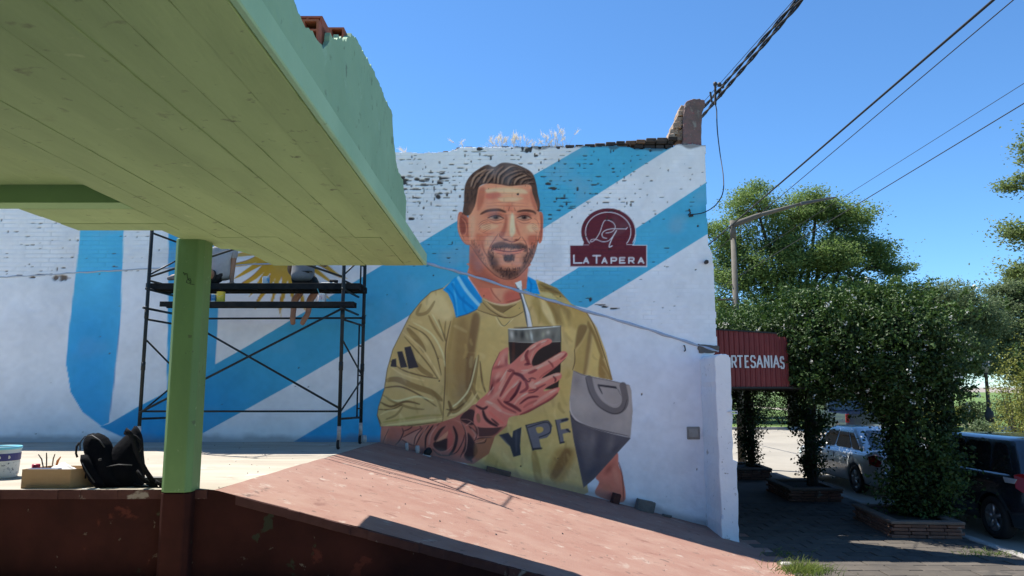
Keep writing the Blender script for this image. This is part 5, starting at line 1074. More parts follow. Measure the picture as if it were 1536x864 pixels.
rt = empty('paint_tray', p, 'shallow pale paint tray with a dark roller on the upper plank', 'paint tray')
MB().box(p[0]-.14, p[0]+.06, p[1]-.06, p[1]+.08, ZU, ZU+.022).build('tray', material('tray_plastic', (.5, .48, .44), .6), rt, bevel=.006)
MB().tube([(p[0]-.02, p[1]-.04, ZU+.045), (p[0]+.09, p[1]+.02, ZU+.045)], .024, 10).build('roller', m_rub, rt, True)

# ---------------------------------------------------------------- things on the platform
m_card = material('corrugated_card', (.36, .235, .125), .9, (.32, .205, .105), 4, bump=.001, bscale=120)
c0 = atZ(30, 733, PZ); YB = 6.57
bx0 = atY(31, 732, YB).x; bx1 = atY(104, 732, YB).x
cb = empty('cardboard_box', ((bx0+bx1)/2, YB, PZ), 'open cardboard box of brushes and rags at the platform edge', 'box')
bh = .165; D = .30; dxs = .17
fl = [(bx0, YB), (bx1, YB), (bx1+dxs, YB+D), (bx0+dxs*.3, YB+D)]
for i in range(4):
    a, b = Vector((*fl[i], 0)), Vector((*fl[(i+1) % 4], 0)); n = Vector((-(b-a).y, (b-a).x, 0)).normalized()*.005
    MB().add([(p.x, p.y, PZ+z) for z in (0, bh) for p in (a, b, b+n, a+n)], [(0, 1, 5, 4), (1, 2, 6, 5), (2, 3, 7, 6), (3, 0, 4, 7), (4, 5, 6, 7), (0, 3, 2, 1)]).build('panel', m_card, cb)
MB().prism(fl, 'z', PZ+.002, PZ+.008).build('bottom', m_card, cb)
MB().prism([(x*.96+cb.location.x*.04, y*.96+(YB+.15)*.04) for x, y in fl], 'z', PZ+.105, PZ+.115).build('inner_sheet', m_card, cb)
zi = PZ+.117
mk_ = lambda n, c, r=.6: material(n, c, r)
tag(MB().lathe([(.03, 0), (.033, .005), (.033, .075), (.028, .08)], (atY(54, 700, 6.7).x, 6.70, zi), 14).build('paint_jar', mk_('crimson_plastic', (.35, .015, .04), .35), None, True), 'small crimson paint jar standing in the cardboard box', 'jar')
for i, (px, lean, h, c, lab) in enumerate(((64, -.05, .16, (.05, .04, .03), 'dark slim paintbrush leaning left in the cardboard box'), (69.5, -.012, .175, (.08, .06, .04), 'dark upright paintbrush in the cardboard box beside the leaning one'), (78.5, .012, .165, (.2, .14, .08), 'brown handled paintbrush standing in the cardboard box'), (84.5, .03, .14, (.55, .16, .03), 'orange handled paintbrush standing in the cardboard box'))):
    P = atY(px, 700, 6.73); t = empty('paintbrush', (P.x, 6.73, zi), lab, 'paintbrush', 'brushes in the cardboard box')
    MB().tube([(P.x-lean*.4, 6.73, zi), (P.x+lean*.3, 6.73, zi+h*.75), (P.x+lean, 6.735, zi+h)], [.0045, .006 if i < 3 else .011, .004], 6).build('handle', mk_('brush_wood_%s' % 'abcd'[i], c), t)
    MB().tube([(P.x-lean*.45, 6.73, zi-.002), (P.x-lean*.3, 6.73, zi+.03)], .009, 6).build('ferrule', m_tin, t)
P = atY(93, 702, 6.7)
def cloth(u, v):
    x = P.x-.12+u*.22; y = 6.62+v*.2; e = math.sin(math.pi*u)*math.sin(math.pi*v)
    return (x, y, zi+.004+.075*e**.6*(1+.35*n2(x*14, y*14))+.008*n2(x*40, y*40))
tag(grid_mesh('rag', 22, 18, cloth, material('white_rag', (.72, .72, .7), .9, bump=.003, bscale=40)), 'crumpled white rag heaped in the cardboard box', 'rag')
b_ = MB().box(atY(44, 705, 6.64).x, atY(92, 705, 6.64).x, 6.60, 6.68, zi+.022, zi+.05); tag(b_.build('paint_tray', mk_('navy_plastic', (.02, .035, .09), .4), None, bevel=.008), 'dark navy plastic tray lying across the cardboard box contents', 'tray')
b_ = MB().box(atY(44, 703, 6.7).x, atY(62, 703, 6.7).x, 6.69, 6.74, zi, zi+.045); tag(b_.build('paint_tube', mk_('dark_red_plastic', (.16, .012, .02), .4), None, bevel=.01), 'dark red paint tube lying beside the crimson jar', 'paint tube')
# paint bucket
pB = atZ(10, 716, PZ); bk = empty('paint_bucket', (pB.x-.085, pB.y, PZ), 'large white paint bucket with a blue label and light blue lid rim', 'bucket')
lb = (pB.x-.085, pB.y, PZ)
MB().lathe([(.155, 0), (.16, .01), (.178, .285), (.172, .29), (.168, .28), (.15, .02), (.0, .02)], lb, 28).build('tub', material('white_bucket', (.66, .66, .62), .4), bk, True)
MB().lathe([(.183, .272), (.186, .278), (.186, .293), (.180, .297), (.168, .296), (.17, .272)], lb, 28).build('lid_rim', material('light_blue_rim', (.16, .48, .62), .4), bk, True)
MB().lathe([(.1755, .165), (.1785, .235), (.1765, .235), (.1735, .165)], lb, 28).build('blue_band', material('navy_label', (.03, .035, .16), .45, spots=(.4, .4, .5), spot_scale=18, spot_amt=.68), bk)
MB().lathe([(.1665, .03), (.1735, .15), (.1715, .15), (.1645, .03)], lb, 28).build('lower_label', material('pale_label', (.58, .6, .58), .5, spots=[(.3, .33, .36), (.1, .12, .14)], spot_scale=16, spot_amt=.6), bk)
ml = material('white_lettering', (.75, .75, .75), .5)
for th in (-1.0, -.55): a = th; MB().lathe([(.006, 0), (.016, 0), (.016, .002), (.006, .002)], (0, 0, 0), 12, 'y').build('letter_o', ml, bk, local=True).location = (.1785*math.cos(a), .1785*math.sin(a)-.002, .2)
tag(MB().box(bx1+.13, bx1+.28, 6.53, 6.545, PZ+.001, PZ+.006).build('paper_strip', material('white_paper', (.8, .8, .78), .9)), 'white paper strip lying on the platform edge in front of the black backpack', 'paper')
# backpack
m_bp = material('black_nylon', (.003, .0035, .006), .85, (.006, .0065, .009), 8, bump=.006, bscale=18, spec=.06)
m_bp2 = material('black_webbing', (.009, .0095, .012), .8, bump=.003, bscale=90, spec=.1)
BPY = 6.66
def W(x, y, Y=BPY): P = atY(x, y, Y); return P
bpk = empty('backpack', (W(170, 733).x, BPY, PZ), 'black backpack with open top and loose straps beside the cardboard box', 'backpack')
def pouch(name, sect, dy, mat, n=20, e=2.6):
    """loft of superellipse rings: sect = [(xc, z, half width, y centre, half depth)]"""
    V = []; Fc = []
    for xc, z, hw_, yc, hd in sect:
        for k in range(n):
            t = 2*math.pi*k/n; c, s = math.cos(t), math.sin(t)
            V.append((xc+hw_*math.copysign(abs(c)**(2/e), c), yc+hd*math.copysign(abs(s)**(2/e), s), z+.004*math.sin(3*t+z*40)))
    m = len(sect); Fc = [(i*n+k, i*n+(k+1) % n, (i+1)*n+(k+1) % n, (i+1)*n+k) for i in range(m-1) for k in range(n)]+[tuple(range(n))[::-1], tuple((m-1)*n+k for k in range(n))]
    return MB().add(V, Fc).build(name, mat, bpk, True)
def sec(rows, y0, hd0):
    out = []
    for xl, xr_, y, dd, hh in rows: a, b = W(xl, y), W(xr_, y); out.append(((a.x+b.x)/2, max(a.z, PZ+.003), (b.x-a.x)/2, y0+dd, hd0*hh))
    return out
pouch('main_compartment', sec([(156, 201, 733, 0, .8), (152, 204, 728, 0, 1), (150, 204, 712, 0, 1.05), (149, 203, 697, .01, 1.0), (153, 201, 684, .02, .92), (160, 200, 672, .03, .8), (168, 199, 662, .04, .62), (177, 197, 653, .05, .42), (184, 193, 646, .055, .25), (186, 189, 641, .06, .12)], BPY+.12, .13), 0, m_bp)
pouch('front_compartment', sec([(146, 190, 732, 0, .8), (140, 182, 722, 0, 1), (134, 174, 708, 0, 1.0), (127, 168, 692, .0, .9), (121, 163, 678, .01, .8), (118.5, 158.5, 667, .02, .7), (119, 153, 659, .03, .6), (124, 146, 653, .035, .4), (131, 140, 651, .035, .2)], BPY+.06, .11), 0, m_bp)
pouch('pocket', sec([(146, 164, 730, 0, .7), (137, 160, 719, 0, 1), (129, 150, 703, 0, 1), (124, 142, 690, 0, .9), (124, 134, 682, 0, .5)], BPY-.02, .06), 0, m_bp)
def strap(pts, w=.02, name='strap', mat=None):
    V = []; Fc = []
    for i, p in enumerate(pts):
        p = Vector(p); t = (Vector(pts[min(i+1, len(pts)-1)])-Vector(pts[max(i-1, 0)])).normalized(); s = t.cross(Vector((.35, 1, .2))).normalized()*w*.5; u = t.cross(s).normalized()*.005
        V += [p-s-u, p+s-u, p+s+u, p-s+u]
    for i in range(len(pts)-1):
        for k in range(4): Fc.append((4*i+k, 4*i+(k+1) % 4, 4*i+4+(k+1) % 4, 4*i+4+k))
    Fc += [(3, 2, 1, 0), tuple(len(V)-4+k for k in range(4))]
    return MB().add(V, Fc).build(name, mat or m_bp2, bpk, True)
m_zip = material('zip_tape', (.03, .03, .034), .6)
strap([W(188, 645), W(196, 651), W(200, 662), W(204, 676), W(211, 692), W(219, 707), W(228, 720), W(236, 729)], .05); strap([W(205, 706), W(212, 716), W(222, 725), W(236, 732)], .032); strap([W(200, 727), W(215, 731), W(238, 733)], .03)
strap([W(186, 650), W(196, 652), W(204, 655), W(210, 661), W(212, 670), W(208, 678), W(204, 674)], .02, 'top_loop'); strap([W(233, 722, BPY-.02), W(241, 727, BPY-.02), W(241, 734, BPY-.02)], .035, 'buckle')
strap([W(119, 664), W(115, 670), W(114, 680), W(116, 686)], .016, 'zip_pull'); strap([W(131, 700), W(129, 708), W(128, 718)], .01, 'zip_pull'); strap([W(148, 690, BPY-.06), W(152, 689, BPY-.065)], .02, 'tab', m_zip)
strap([W(120, 676, BPY-.02), W(120, 664, BPY+.0), W(127, 655, BPY+.02), W(138, 653, BPY+.03), W(149, 660, BPY+.02), W(157, 671, BPY+.0)], .007, 'zip', m_zip); strap([W(124, 694, BPY-.07), W(131, 708, BPY-.085), W(142, 724, BPY-.085)], .006, 'zip', m_zip); strap([W(160, 700, BPY-.03), W(178, 697, BPY-.035), W(198, 698, BPY-.01)], .008, 'seam', m_zip)
MB().tube([W(205, 700, 6.95), W(246, 700, 6.95)], .03, 8).build('dark_bar', m_sc)  # short dark bar across the platform
o = bpy.data.objects['dark_bar']; tag(o, 'short dark bar on the platform behind the green pillar', 'tube')
o.location.z += PZ+.03-W(225, 700, 6.95).z
# odds and ends along the foot of the wall
def lump(name, px, py, w, d, h, mat, lab, cat, rz=0., Y=None, grp=None):
    P = atY(px, py, Y or WY-.12); X, Y_ = P.x, P.y; z = rampz(X, Y_)
    o = MB().box(-w/2, w/2, -d/2, d/2, 0, h).build(name, mat, None, bevel=.012, seg=2); o.location = (X, Y_, z+.002); o.rotation_euler = (0, math.atan(SLOPE) if X > ridge(Y_) else 0, rz)
    me = o.data; rg_ = random.Random(int(px))
    for v in me.vertices: v.co += Vector((rg_.uniform(-1, 1), rg_.uniform(-1, 1), rg_.uniform(-1, 1)))*.008
    return tag(o, lab, cat, grp)
m_blk = material('grey_concrete_block', (.17, .16, .14), .95, (.12, .11, .1), 9, bump=.006, bscale=30)
m_slab = material('brown_brick_slab', (.15, .09, .065), .95, (.1, .07, .055), 9, bump=.006, bscale=30)
lump('concrete_block', 966, 765, .27, .14, .16, m_blk, 'grey concrete block resting against the foot of the wall', 'block', .15)
lump('broken_brick', 922, 750, .12, .10, .15, material('dark_red_brick', (.10, .035, .025), .95, (.06, .025, .02), 9, bump=.006), 'dark red broken brick standing below the painted hand', 'brick', .3)
lump('stone_slab', 747, 707, .38, .14, .07, m_slab, 'flat brown brick slab lying at the foot of the wall below the painted lettering', 'brick', .05)
lump('rubble_piece', 1000, 779, .14, .08, .03, m_blk, 'small flat rubble piece beside the grey concrete block', 'rubble', .4)
lump('rubble_piece', 640, 690, .13, .07, .015, m_scw, 'thin white plaster flake lying below the painted forearm', 'rubble', .1, WY-.2)
for px, w, lab in ((626, .07, 'whitewashed pipe stub sticking up at the foot of the wall beside the black pipe end'), (610, .05, 'narrow pale pipe stub at the foot of the wall under the painted sleeve'), (546, .07, 'small white crumpled cup beside the scaffold caster')):
    P = atY(px, 680, WY-.14); z = rampz(P.x, P.y); o = MB().lathe([(w*.5, 0), (w*.55, .06), (w*.45, .12), (w*.36, .125), (w*.36, .05), (0, .05)], (P.x, P.y, z-.01), 10).build('pipe_stub' if px != 546 else 'crumpled_cup', m_scw, None, True); tag(o, lab, 'pipe' if px != 546 else 'cup')
P = atY(641, 680, WY-.2); tag(MB().tube([(P.x, WY-.2, rampz(P.x, WY)+.05), (P.x, WY+.0, rampz(P.x, WY)+.06)], .055, 12).build('pipe_end', m_rub, None, True), 'black drain pipe end poking out of the wall foot', 'pipe')
# weeds: green tuft at the foot of the ramp
m_weed = material('green_grass_blade', (.07, .13, .02), .8, tint=(.25, .3, .07), trans=.4)
gp = atZ(1205, 858, SWZ); L = []; rg_ = random.Random(2)
for k in range(420):
    b = Vector((gp.x+rg_.gauss(0, .16), gp.y+rg_.gauss(0, .13), SWZ)); h = rg_.uniform(.05, .17)*(1-.2*abs(b.x-gp.x)); L.append((b, b+Vector((rg_.gauss(.02, .05), rg_.gauss(0, .05), h)), .004, Vector((rg_.gauss(.03, .05), rg_.gauss(-.02, .04), -.02)), 0))
tag(blades('grass_tuft', L, m_weed), 'bright green grass tuft growing at the foot of the ramp', 'grass', kind='stuff')
for px, py, n, lab in ((1175, 832, 60, 'thin dark weeds along the ramp end beside the green grass tuft'), (1330, 742, 90, 'low weeds on the kerb behind the middle planter'), (1480, 832, 120, 'scattered low weeds along the kerb in front of the brick planter')):
    q = atZ(px, py, SWZ); L = []
    for k in range(n):
        b = Vector((q.x+rg_.gauss(0, .22), q.y+rg_.gauss(0, .10), SWZ)); L.append((b, b+Vector((rg_.gauss(0, .04), rg_.gauss(0, .04), rg_.uniform(.02, .08))), .004, Vector((rg_.gauss(0, .03), rg_.gauss(0, .03), -.01)), 0))
    tag(blades('weeds', L, m_weed), lab, 'weeds')
P = atZ(1180, 851, SWZ); o = MB().box(-.07, .07, -.05, .05, 0, .06).build('rubble_piece', m_scw, None, bevel=.015); o.location = (P.x, P.y, SWZ); tag(o, 'pale rubble lump at the foot of the ramp next to the green grass tuft', 'rubble')
# grit and small chips on the ramp and platform
rg_ = random.Random(12); mb = MB()
for k in range(170):
    Y = rg_.uniform(6.6, 11.7); X = rg_.uniform(-4.6, 3.0); z = rampz(X, Y); r = rg_.uniform(.004, .016); a = rg_.uniform(0, 3)
    mb.add([(X+r*math.cos(a+t)*rg_.uniform(.7, 1.3), Y+r*math.sin(a+t)*rg_.uniform(.7, 1.3), z-.004) for t in (0, 2.1, 4.2)]+[(X, Y, z+r*.9)], [(0, 1, 3), (1, 2, 3), (2, 0, 3)])
tag(mb.build('grit', material('grit', (.12, .09, .075), .95, (.3, .26, .22), 3)), 'scattered grit and plaster crumbs on the ramp and platform', 'grit', kind='stuff')
# ---------------------------------------------------------------- shop awning with sign
m_red = material('red_corrugated_paint', (.24, .032, .028), .5, (.19, .026, .024), 3, spots=(.13, .03, .028), spot_scale=5, spot_amt=.66, spot_w=.05)
m_rust = material('rusty_sheet', (.2, .13, .08), .8, (.3, .22, .15), 6, spots=(.09, .05, .03), spot_scale=8, spot_amt=.58, spot_w=.05)
m_frame = material('dark_frame_paint', (.02, .018, .018), .6)
AY = 12.3; ax0, ax1 = 3.25, atY(1184, 580, AY).x; az0 = atY(1180, 580, AY).z; zl, zr = atY(1078, 494, AY).z, atY(1166, 501, AY).z
awn = empty('shop_awning', (4.4, AY, az0), 'red corrugated shop awning lettered in white at the end of the painted wall', 'awning')
def corr(n, fn):                                          # corrugated strip: fn(u) -> (x, y, z0, z1) with ribs
    V = []; Fc = []
    for k in range(n): x, y, z0, z1 = fn(k/(n-1), k); V += [(x, y, z0), (x, y, z1)]
    return V, [(2*k, 2*k+2, 2*k+3, 2*k+1) for k in range(n-1)]
rib = [0, 0, -.016, -.016, 0, 0]
def fn(u, k): x = ax0+u*(ax1-ax0); return (x, AY+rib[k % 6], az0, zl+(zr-zl)*u-(.055 if x > ax1-.16 else 0))
v_, f_ = corr(96, fn); sg = MB().add(v_, f_).build('sign_sheet', m_red, awn)
sm_ = sg.modifiers.new('thick', 'SOLIDIFY'); sm_.thickness = .003
MB().box(ax0, ax1+.02, AY-.03, AY+.05, az0-.03, az0-.002).build('bottom_rail', m_frame, awn); MB().add([(ax0, AY-.03, zl-.004), (ax1-.18, AY-.03, zr), (ax1-.18, AY+.03, zr), (ax0, AY+.03, zl-.004), (ax0, AY-.03, zl+.02), (ax1-.18, AY-.03, zr+.024), (ax1-.18, AY+.03, zr+.024), (ax0, AY+.03, zl+.02)], [(0, 3, 2, 1), (4, 5, 6, 7), (0, 1, 5, 4), (1, 2, 6, 5), (2, 3, 7, 6), (3, 0, 4, 7)]).build('top_rail', m_frame, awn)
GLY = {'A': [[(0, 0), (.5, 1), (1, 0)], [(.2, .33), (.8, .33)]], 'R': [[(0, 0), (0, 1), (.8, 1), (1, .85), (1, .62), (.8, .48), (0, .48)], [(.45, .48), (1, 0)]], 'T': [[(0, 1), (1, 1)], [(.5, 1), (.5, 0)]], 'E': [[(1, 1), (0, 1), (0, 0), (1, 0)], [(0, .52), (.8, .52)]],
       'S': [[(1, .82), (.8, 1), (.2, 1), (0, .85), (0, .65), (.2, .53), (.8, .45), (1, .33), (1, .14), (.8, 0), (.2, 0), (0, .16)]], 'N': [[(0, 0), (0, 1), (1, 0), (1, 1)]], 'I': [[(.5, 0), (.5, 1)]]}
m_wl = material('white_sign_paint', (.78, .77, .74), .6, (.66, .65, .62), 9)
def strokes(txt_strokes, x, z, w, h, sw, y, name):
    mb = MB()
    for st in txt_strokes:
        for (a, b), (c, d) in zip(st, st[1:]):
            p, q = Vector((x+a*w, z+b*h)), Vector((x+c*w, z+d*h)); t = (q-p).normalized(); n = Vector((-t.y, t.x))*sw/2; e = t*sw*.35
            p, q = p-e, q+e; y -= .0007; mb.prism([tuple(p-n), tuple(q-n), tuple(q+n), tuple(p+n)], 'y', y, y+.006)
    return mb.build(name, m_wl, awn)
for ch, xa, xb_, dy in [('A', 1083, 1093, 0), ('R', 1097, 1104.5, 0), ('T', 1106, 1114, 0), ('E', 1117, 1123, 0), ('S', 1125.5, 1133, 0), ('A', 1134.5, 1144, 0), ('N', 1146, 1153.5, 0), ('I', 1155, 1159, 0), ('A', 1159.5, 1168.5, 0), ('S', 1170, 1176, 1.5)]:
    p0, p1 = atY(xa, 552+dy, AY-.024), atY(xb_, 533+dy, AY-.024); strokes(GLY[ch], p0.x+.014, p0.z+.014, p1.x-p0.x-.026, p1.z-p0.z-.026, .027, AY-.030, 'letter_'+ch.lower())
# roof sheets of the pergola behind and beside it
perg = empty('pergola', (5.2, 12.4, SWZ), 'pergola with rusty corrugated roof sheets and posts carrying the vine over the pavement', 'pergola')
RZ_ = az0+.02
for i in range(8):
    y0 = 12.42+i*1.02; n = 72; V = []
    for k in range(n):
        x = 3.25+k/(n-1)*(6.75-3.25); h = .012*math.sin(k*1.45); V += [(x, y0-.02, RZ_+h+.01*i % .02), (x, y0+1.03, RZ_+h+.012)]
    o = MB().add(V, [(2*k, 2*k+2, 2*k+3, 2*k+1) for k in range(n-1)]).build('roof_sheet', m_rust, perg, True)
MB().box(ax1+.03, 6.8, 12.36, 12.41, RZ_-.06, RZ_-.02).build('edge_beam', m_frame, perg)
for y in (13.9, 15.9, 17.9, 20.2): MB().box(3.3, 6.8, y, y+.06, RZ_-.09, RZ_-.025).build('rafter', m_frame, perg)
MB().box(6.6, 6.68, 12.3, 20.5, RZ_-.16, RZ_-.092).build('edge_beam', m_frame, perg)
POSTS = [(6.5, 12.25), (6.25, 15.75), (6.08, 19.2)]
for x, y in POSTS: MB().tube([(x, y, SWZ), (x, y, 1.3), (x, y, RZ_-.09)], .045, 10).build('post', m_frame, perg, True)
# ---------------------------------------------------------------- brick planters
m_pb = material('planter_brick', (.17, .085, .055), .95, (.12, .065, .045), 6, bump=.004, bscale=40, island=.25, spots=(.2, .17, .14), spot_scale=7, spot_amt=.6, spot_w=.06)
m_pc = material('planter_coping', (.16, .12, .09), .95, (.11, .085, .07), 6, bump=.004)
m_soil = material('dark_soil', (.035, .026, .018), 1., (.06, .045, .03), 9, bump=.02, bscale=20)
def planter(cx, y0, w, d, h, lab, rz):
    t = empty('brick_planter', (cx, y0+d/2, SWZ), lab, 'planter', 'brick planters under the pergola', rz=rz); rows = 4; rh = h*.82/rows; bl = .235; rg_ = random.Random(int(y0*10)); me = {}
    def bk(x, y, L, ax, r):
        k = (round(L, 3), ax)
        if k not in me:
            o = (MB().box(-L/2, L/2, -.055, .055, 0, rh-.009) if ax == 'x' else MB().box(-.055, .055, -L/2, L/2, 0, rh-.009)).build('brick', m_pb, t, bevel=.006, local=True); me[k] = o.data
        else: o = bpy.data.objects.new('brick', me[k]); COL.objects.link(o); o.parent = t
        o.location = (x+rg_.uniform(-.004, .004), y+rg_.uniform(-.004, .004), r*rh+.002); o.rotation_euler = (0, 0, rg_.uniform(-.02, .02))
    for r in range(rows):
        for s in (-1, 1):
            nx_ = int(w/bl); L = w/nx_-.01
            for k in range(nx_): bk(-w/2+(k+.5)*w/nx_+(.02 if r % 2 else -.02), s*(d/2-.055), L, 'x', r)
            ny_ = int((d-.22)/bl); L2 = (d-.23)/ny_-.01
            for k in range(ny_): bk(s*(w/2-.055), -(d-.23)/2+(k+.5)*(d-.23)/ny_, L2, 'y', r)
    mb = MB(); z = rows*rh; mb.box(-w/2-.02, w/2+.02, -d/2-.02, -d/2+.13, z, h).box(-w/2-.02, w/2+.02, d/2-.13, d/2+.02, z, h).box(-w/2-.02, -w/2+.13, -d/2+.13, d/2-.13, z, h).box(w/2-.13, w/2+.02, -d/2+.13, d/2-.13, z, h); mb.build('coping', m_pc, t, bevel=.008, local=True)
    mb = MB(); mb.box(-w/2+.1, w/2-.1, -d/2+.1, d/2-.1, 0, h-.05).build('soil', m_soil, t, local=True)
    return t
planter(6.30, 11.42, 1.02, 1.65, .25, 'brick planter with low coping holding the dense leafy vine column', -.10)
planter(6.02, 14.95, 1.02, 1.55, .26, 'dark brick planter at the bare tangled vine stems in the middle of the pergola', -.05)
planter(5.85, 18.4, .95, 1.5, .27, 'dark brick planter at the last pergola post by the sunlit street', -.03)

# ---------------------------------------------------------------- cars
def car(name, loc, rz, L, Wd, Hh, spec, paint, lab, rimmat, cat='car', seedy=0):
    t = empty(name, loc, lab, cat, rz=rz); hl = L/2
    deck, nose, belt, ghb, ghr, wr = spec['deck'], spec['nose'], spec['belt'], spec['gb'], spec['gr'], spec['wr']   # heights; greenhouse base (rear, front), roof (rear, front)
    ys = np.linspace(-hl, hl, 25); V = []; n = 14; rings = []
    def top(y):
        return float(np.interp(y, [-hl, -hl+.06, ghb[0], ghb[1], hl-.25, hl], [deck-.16, deck-.02, belt+.02 if deck > belt-.1 else deck+.02, belt, nose, nose-.18]))
    for y in ys:
        e = min((y+hl), (hl-y)); tw = Wd/2*(1-.16*max(0, 1-e/.55)**2.2); tp = top(y); b0 = .20+.12*max(0, 1-e/.35)
        h = tp-b0
        half = [(0, b0), (tw*.80, b0), (tw*.95, b0+.05), (tw, b0+h*.35), (tw*.995, b0+h*.62), (tw*.965, b0+h*.88), (tw*.90, tp-.005), (tw*.5, tp+.025), (0, tp+.035)]
        ring = [(x, y, z) for x, z in half]+[(-x, y, z) for x, z in half[-2:0:-1]]; rings.append(len(V)); n = len(ring); V += ring
    Fc = [(i*n+k, i*n+(k+1) % n, (i+1)*n+(k+1) % n, (i+1)*n+k) for i in range(len(ys)-1) for k in range(n)]+[tuple(range(n))[::-1], tuple((len(ys)-1)*n+k for k in range(n))]
    body = MB().add(V, Fc).build('body', paint, t, True, local=True)
    wy = (-hl+spec['ro'], hl-spec['fo']); cut = []
    for y in wy:
        c_ = MB().lathe([(wr+.05, -Wd), (wr+.05, Wd)], (0, y, wr+.0), 28, 'x').build('cutter', paint, None); c_.location = loc; c_.rotation_euler = (0, 0, rz)
        md = body.modifiers.new('arch', 'BOOLEAN'); md.object = c_; md.operation = 'DIFFERENCE'; md.solver = 'EXACT'; cut.append(c_)
    bpy.context.view_layer.update(); dg = bpy.context.evaluated_depsgraph_get(); m2 = bpy.data.meshes.new_from_object(body.evaluated_get(dg)); body.modifiers.clear(); body.data = m2; m2.name = 'body'
    for c_ in cut: bpy.data.objects.remove(c_)
    MB().box(-Wd*.40, Wd*.40, -hl+.3, hl-.3, .22, min(belt, deck)-.12).build('underbody', m_rub, t, local=True)
    # greenhouse: lower ring on the belt, upper ring at the roof
    wb, wt = Wd/2*.905, Wd/2*.70; zr_ = Hh
    def ringpts(y0, y1, w, z, rr, nn=6, bow=0):
        P = []
        for cx, cy, a0 in ((w-rr, y0+rr, -90), (w-rr, y1-rr, 0), (-w+rr, y1-rr, 90), (-w+rr, y0+rr, 180)):
            for k in range(nn): a = R(a0+90*k/(nn-1)); P.append((cx+rr*math.cos(a), cy+rr*math.sin(a), z))
        return P
    lo = ringpts(ghb[0], ghb[1], wb, belt-.02, .12); md_ = ringpts(ghr[0]-.05, ghr[1]+.07, wt+.03, zr_-.055, .14); hi = ringpts(ghr[0]+.06, ghr[1]-.06, wt-.05, zr_-.012, .16); ct = ringpts(ghr[0]+.45, ghr[1]-.45, wt-.32, zr_, .12)
    m = len(lo); V = lo+md_+hi+ct; Fc = []
    for r in range(3): Fc += [(r*m+k, r*m+(k+1) % m, (r+1)*m+(k+1) % m, (r+1)*m+k) for k in range(m)]
    Fc.append(tuple(3*m+k for k in range(m))); gh = MB().add(V, Fc).build('roof', paint, t, True, local=True)
    # panes as thin plates just proud of the pillars
    def pane(c4, u0, u1, v0, v1, name, mat, off=.007, sh=0.):
        BL, BR, TR, TL = [Vector(c) for c in c4]; nrm = (BR-BL).cross(TL-BL).normalized()
        def P(u, v): return BL.lerp(BR, u).lerp(TL.lerp(TR, u), v)+nrm*off
        pts = []
        for (u, v, du, dv) in ((u0, v0, 1, 1), (u1, v0, -1, 1), (u1, v1, -1, -1), (u0, v1, 1, -1)):
            cu, cv = .06*(u1-u0)+.01, .1*(v1-v0)
            a, b = P(u+du*cu, v), P(u, v+dv*cv); pts += [b, a] if du*dv > 0 else [a, b]
        k = len(pts); q = [p-nrm*.012 for p in pts]
        return MB().add([tuple(p) for p in pts+q], [tuple(range(k)), tuple(range(2*k-1, k-1, -1))]+[(i, k+i, k+(i+1) % k, (i+1) % k) for i in range(k)]).build(name, mat, t, local=True)
    for s in (-1, 1):
        c4 = [(s*wb, ghb[0]+.10, belt-.02), (s*wb, ghb[1]-.12, belt-.02), (s*(wt+.03), ghr[1]-.03, zr_-.06), (s*(wt+.03), ghr[0]+.08, zr_-.06)]
        if s < 0: c4 = [c4[1], c4[0], c4[3], c4[2]]
        for u0, u1 in spec['win']:
            if s < 0: u0, u1 = 1-u1, 1-u0
            pane(c4, u0, u1, .10, .93, 'side_window', m_cg)
    pane([(-wb+.13, ghb[0], belt-.02), (wb-.13, ghb[0], belt-.02), (wt-.1, ghr[0]-.05, zr_-.055), (-wt+.1, ghr[0]-.05, zr_-.055)], .03, .97, .08, .93, 'rear_window', m_cgr)
    pane([(wb-.13, ghb[1], belt-.02), (-wb+.13, ghb[1], belt-.02), (-wt+.1, ghr[1]+.07, zr_-.055), (wt-.1, ghr[1]+.07, zr_-.055)], .03, .97, .06, .95, 'windscreen', m_cg)
    for s in (-1, 1):
        for y in wy:
            x = s*(Wd/2-.105)
            w_ = MB().lathe([(wr*.66, -.02), (wr*.66, -.10), (wr*.93, -.10), (wr, -.07), (wr, .07), (wr*.93, .10), (wr*.66, .10), (wr*.66, .02)], (x, y, wr), 28, 'x').build('wheel', m_rub, t, True, local=True)
            r_ = MB(); r_.lathe([(wr*.56, -.02), (wr*.65, .0), (wr*.65, .085*1), (wr*.60, .095), (wr*.57, .04)] if s > 0 else [(wr*.57, -.04), (wr*.60, -.095), (wr*.65, -.085), (wr*.65, 0), (wr*.56, .02)], (x, y, wr), 24, 'x')
            xo = x+s*.075; r_.lathe([(.05, -.012), (.065, 0), (.05, .012)], (xo, y, wr), 12, 'x')
            for k in range(5):
                a = 2*math.pi*k/5+.3; c, sn = math.cos(a), math.sin(a); p0 = Vector((xo, y+c*.04, wr+sn*.04)); p1 = Vector((xo-s*.012, y+c*wr*.62, wr+sn*wr*.62)); r_.tube([p0, p1], [.028, .034], 6)
            r_.build('rim', rimmat, w_, True, local=True)
        # lamps, handles, mirror
        tl = spec['tail']; V = []
        for (dy, dz, dx) in tl: V.append((s*(Wd/2*dx), -hl+dy, dz))
        cx_ = sum(v[0] for v in V)/len(V); k = len(V); q = [(v[0]+s*.022, v[1]-.028, v[2]) for v in V]
        tlm = MB().add(V+q, [tuple(range(k)), tuple(range(k, 2*k))]+[(i, (i+1) % k, k+(i+1) % k, k+i) for i in range(k)]).build('tail_light', m_tail, t, bevel=.006, local=True)
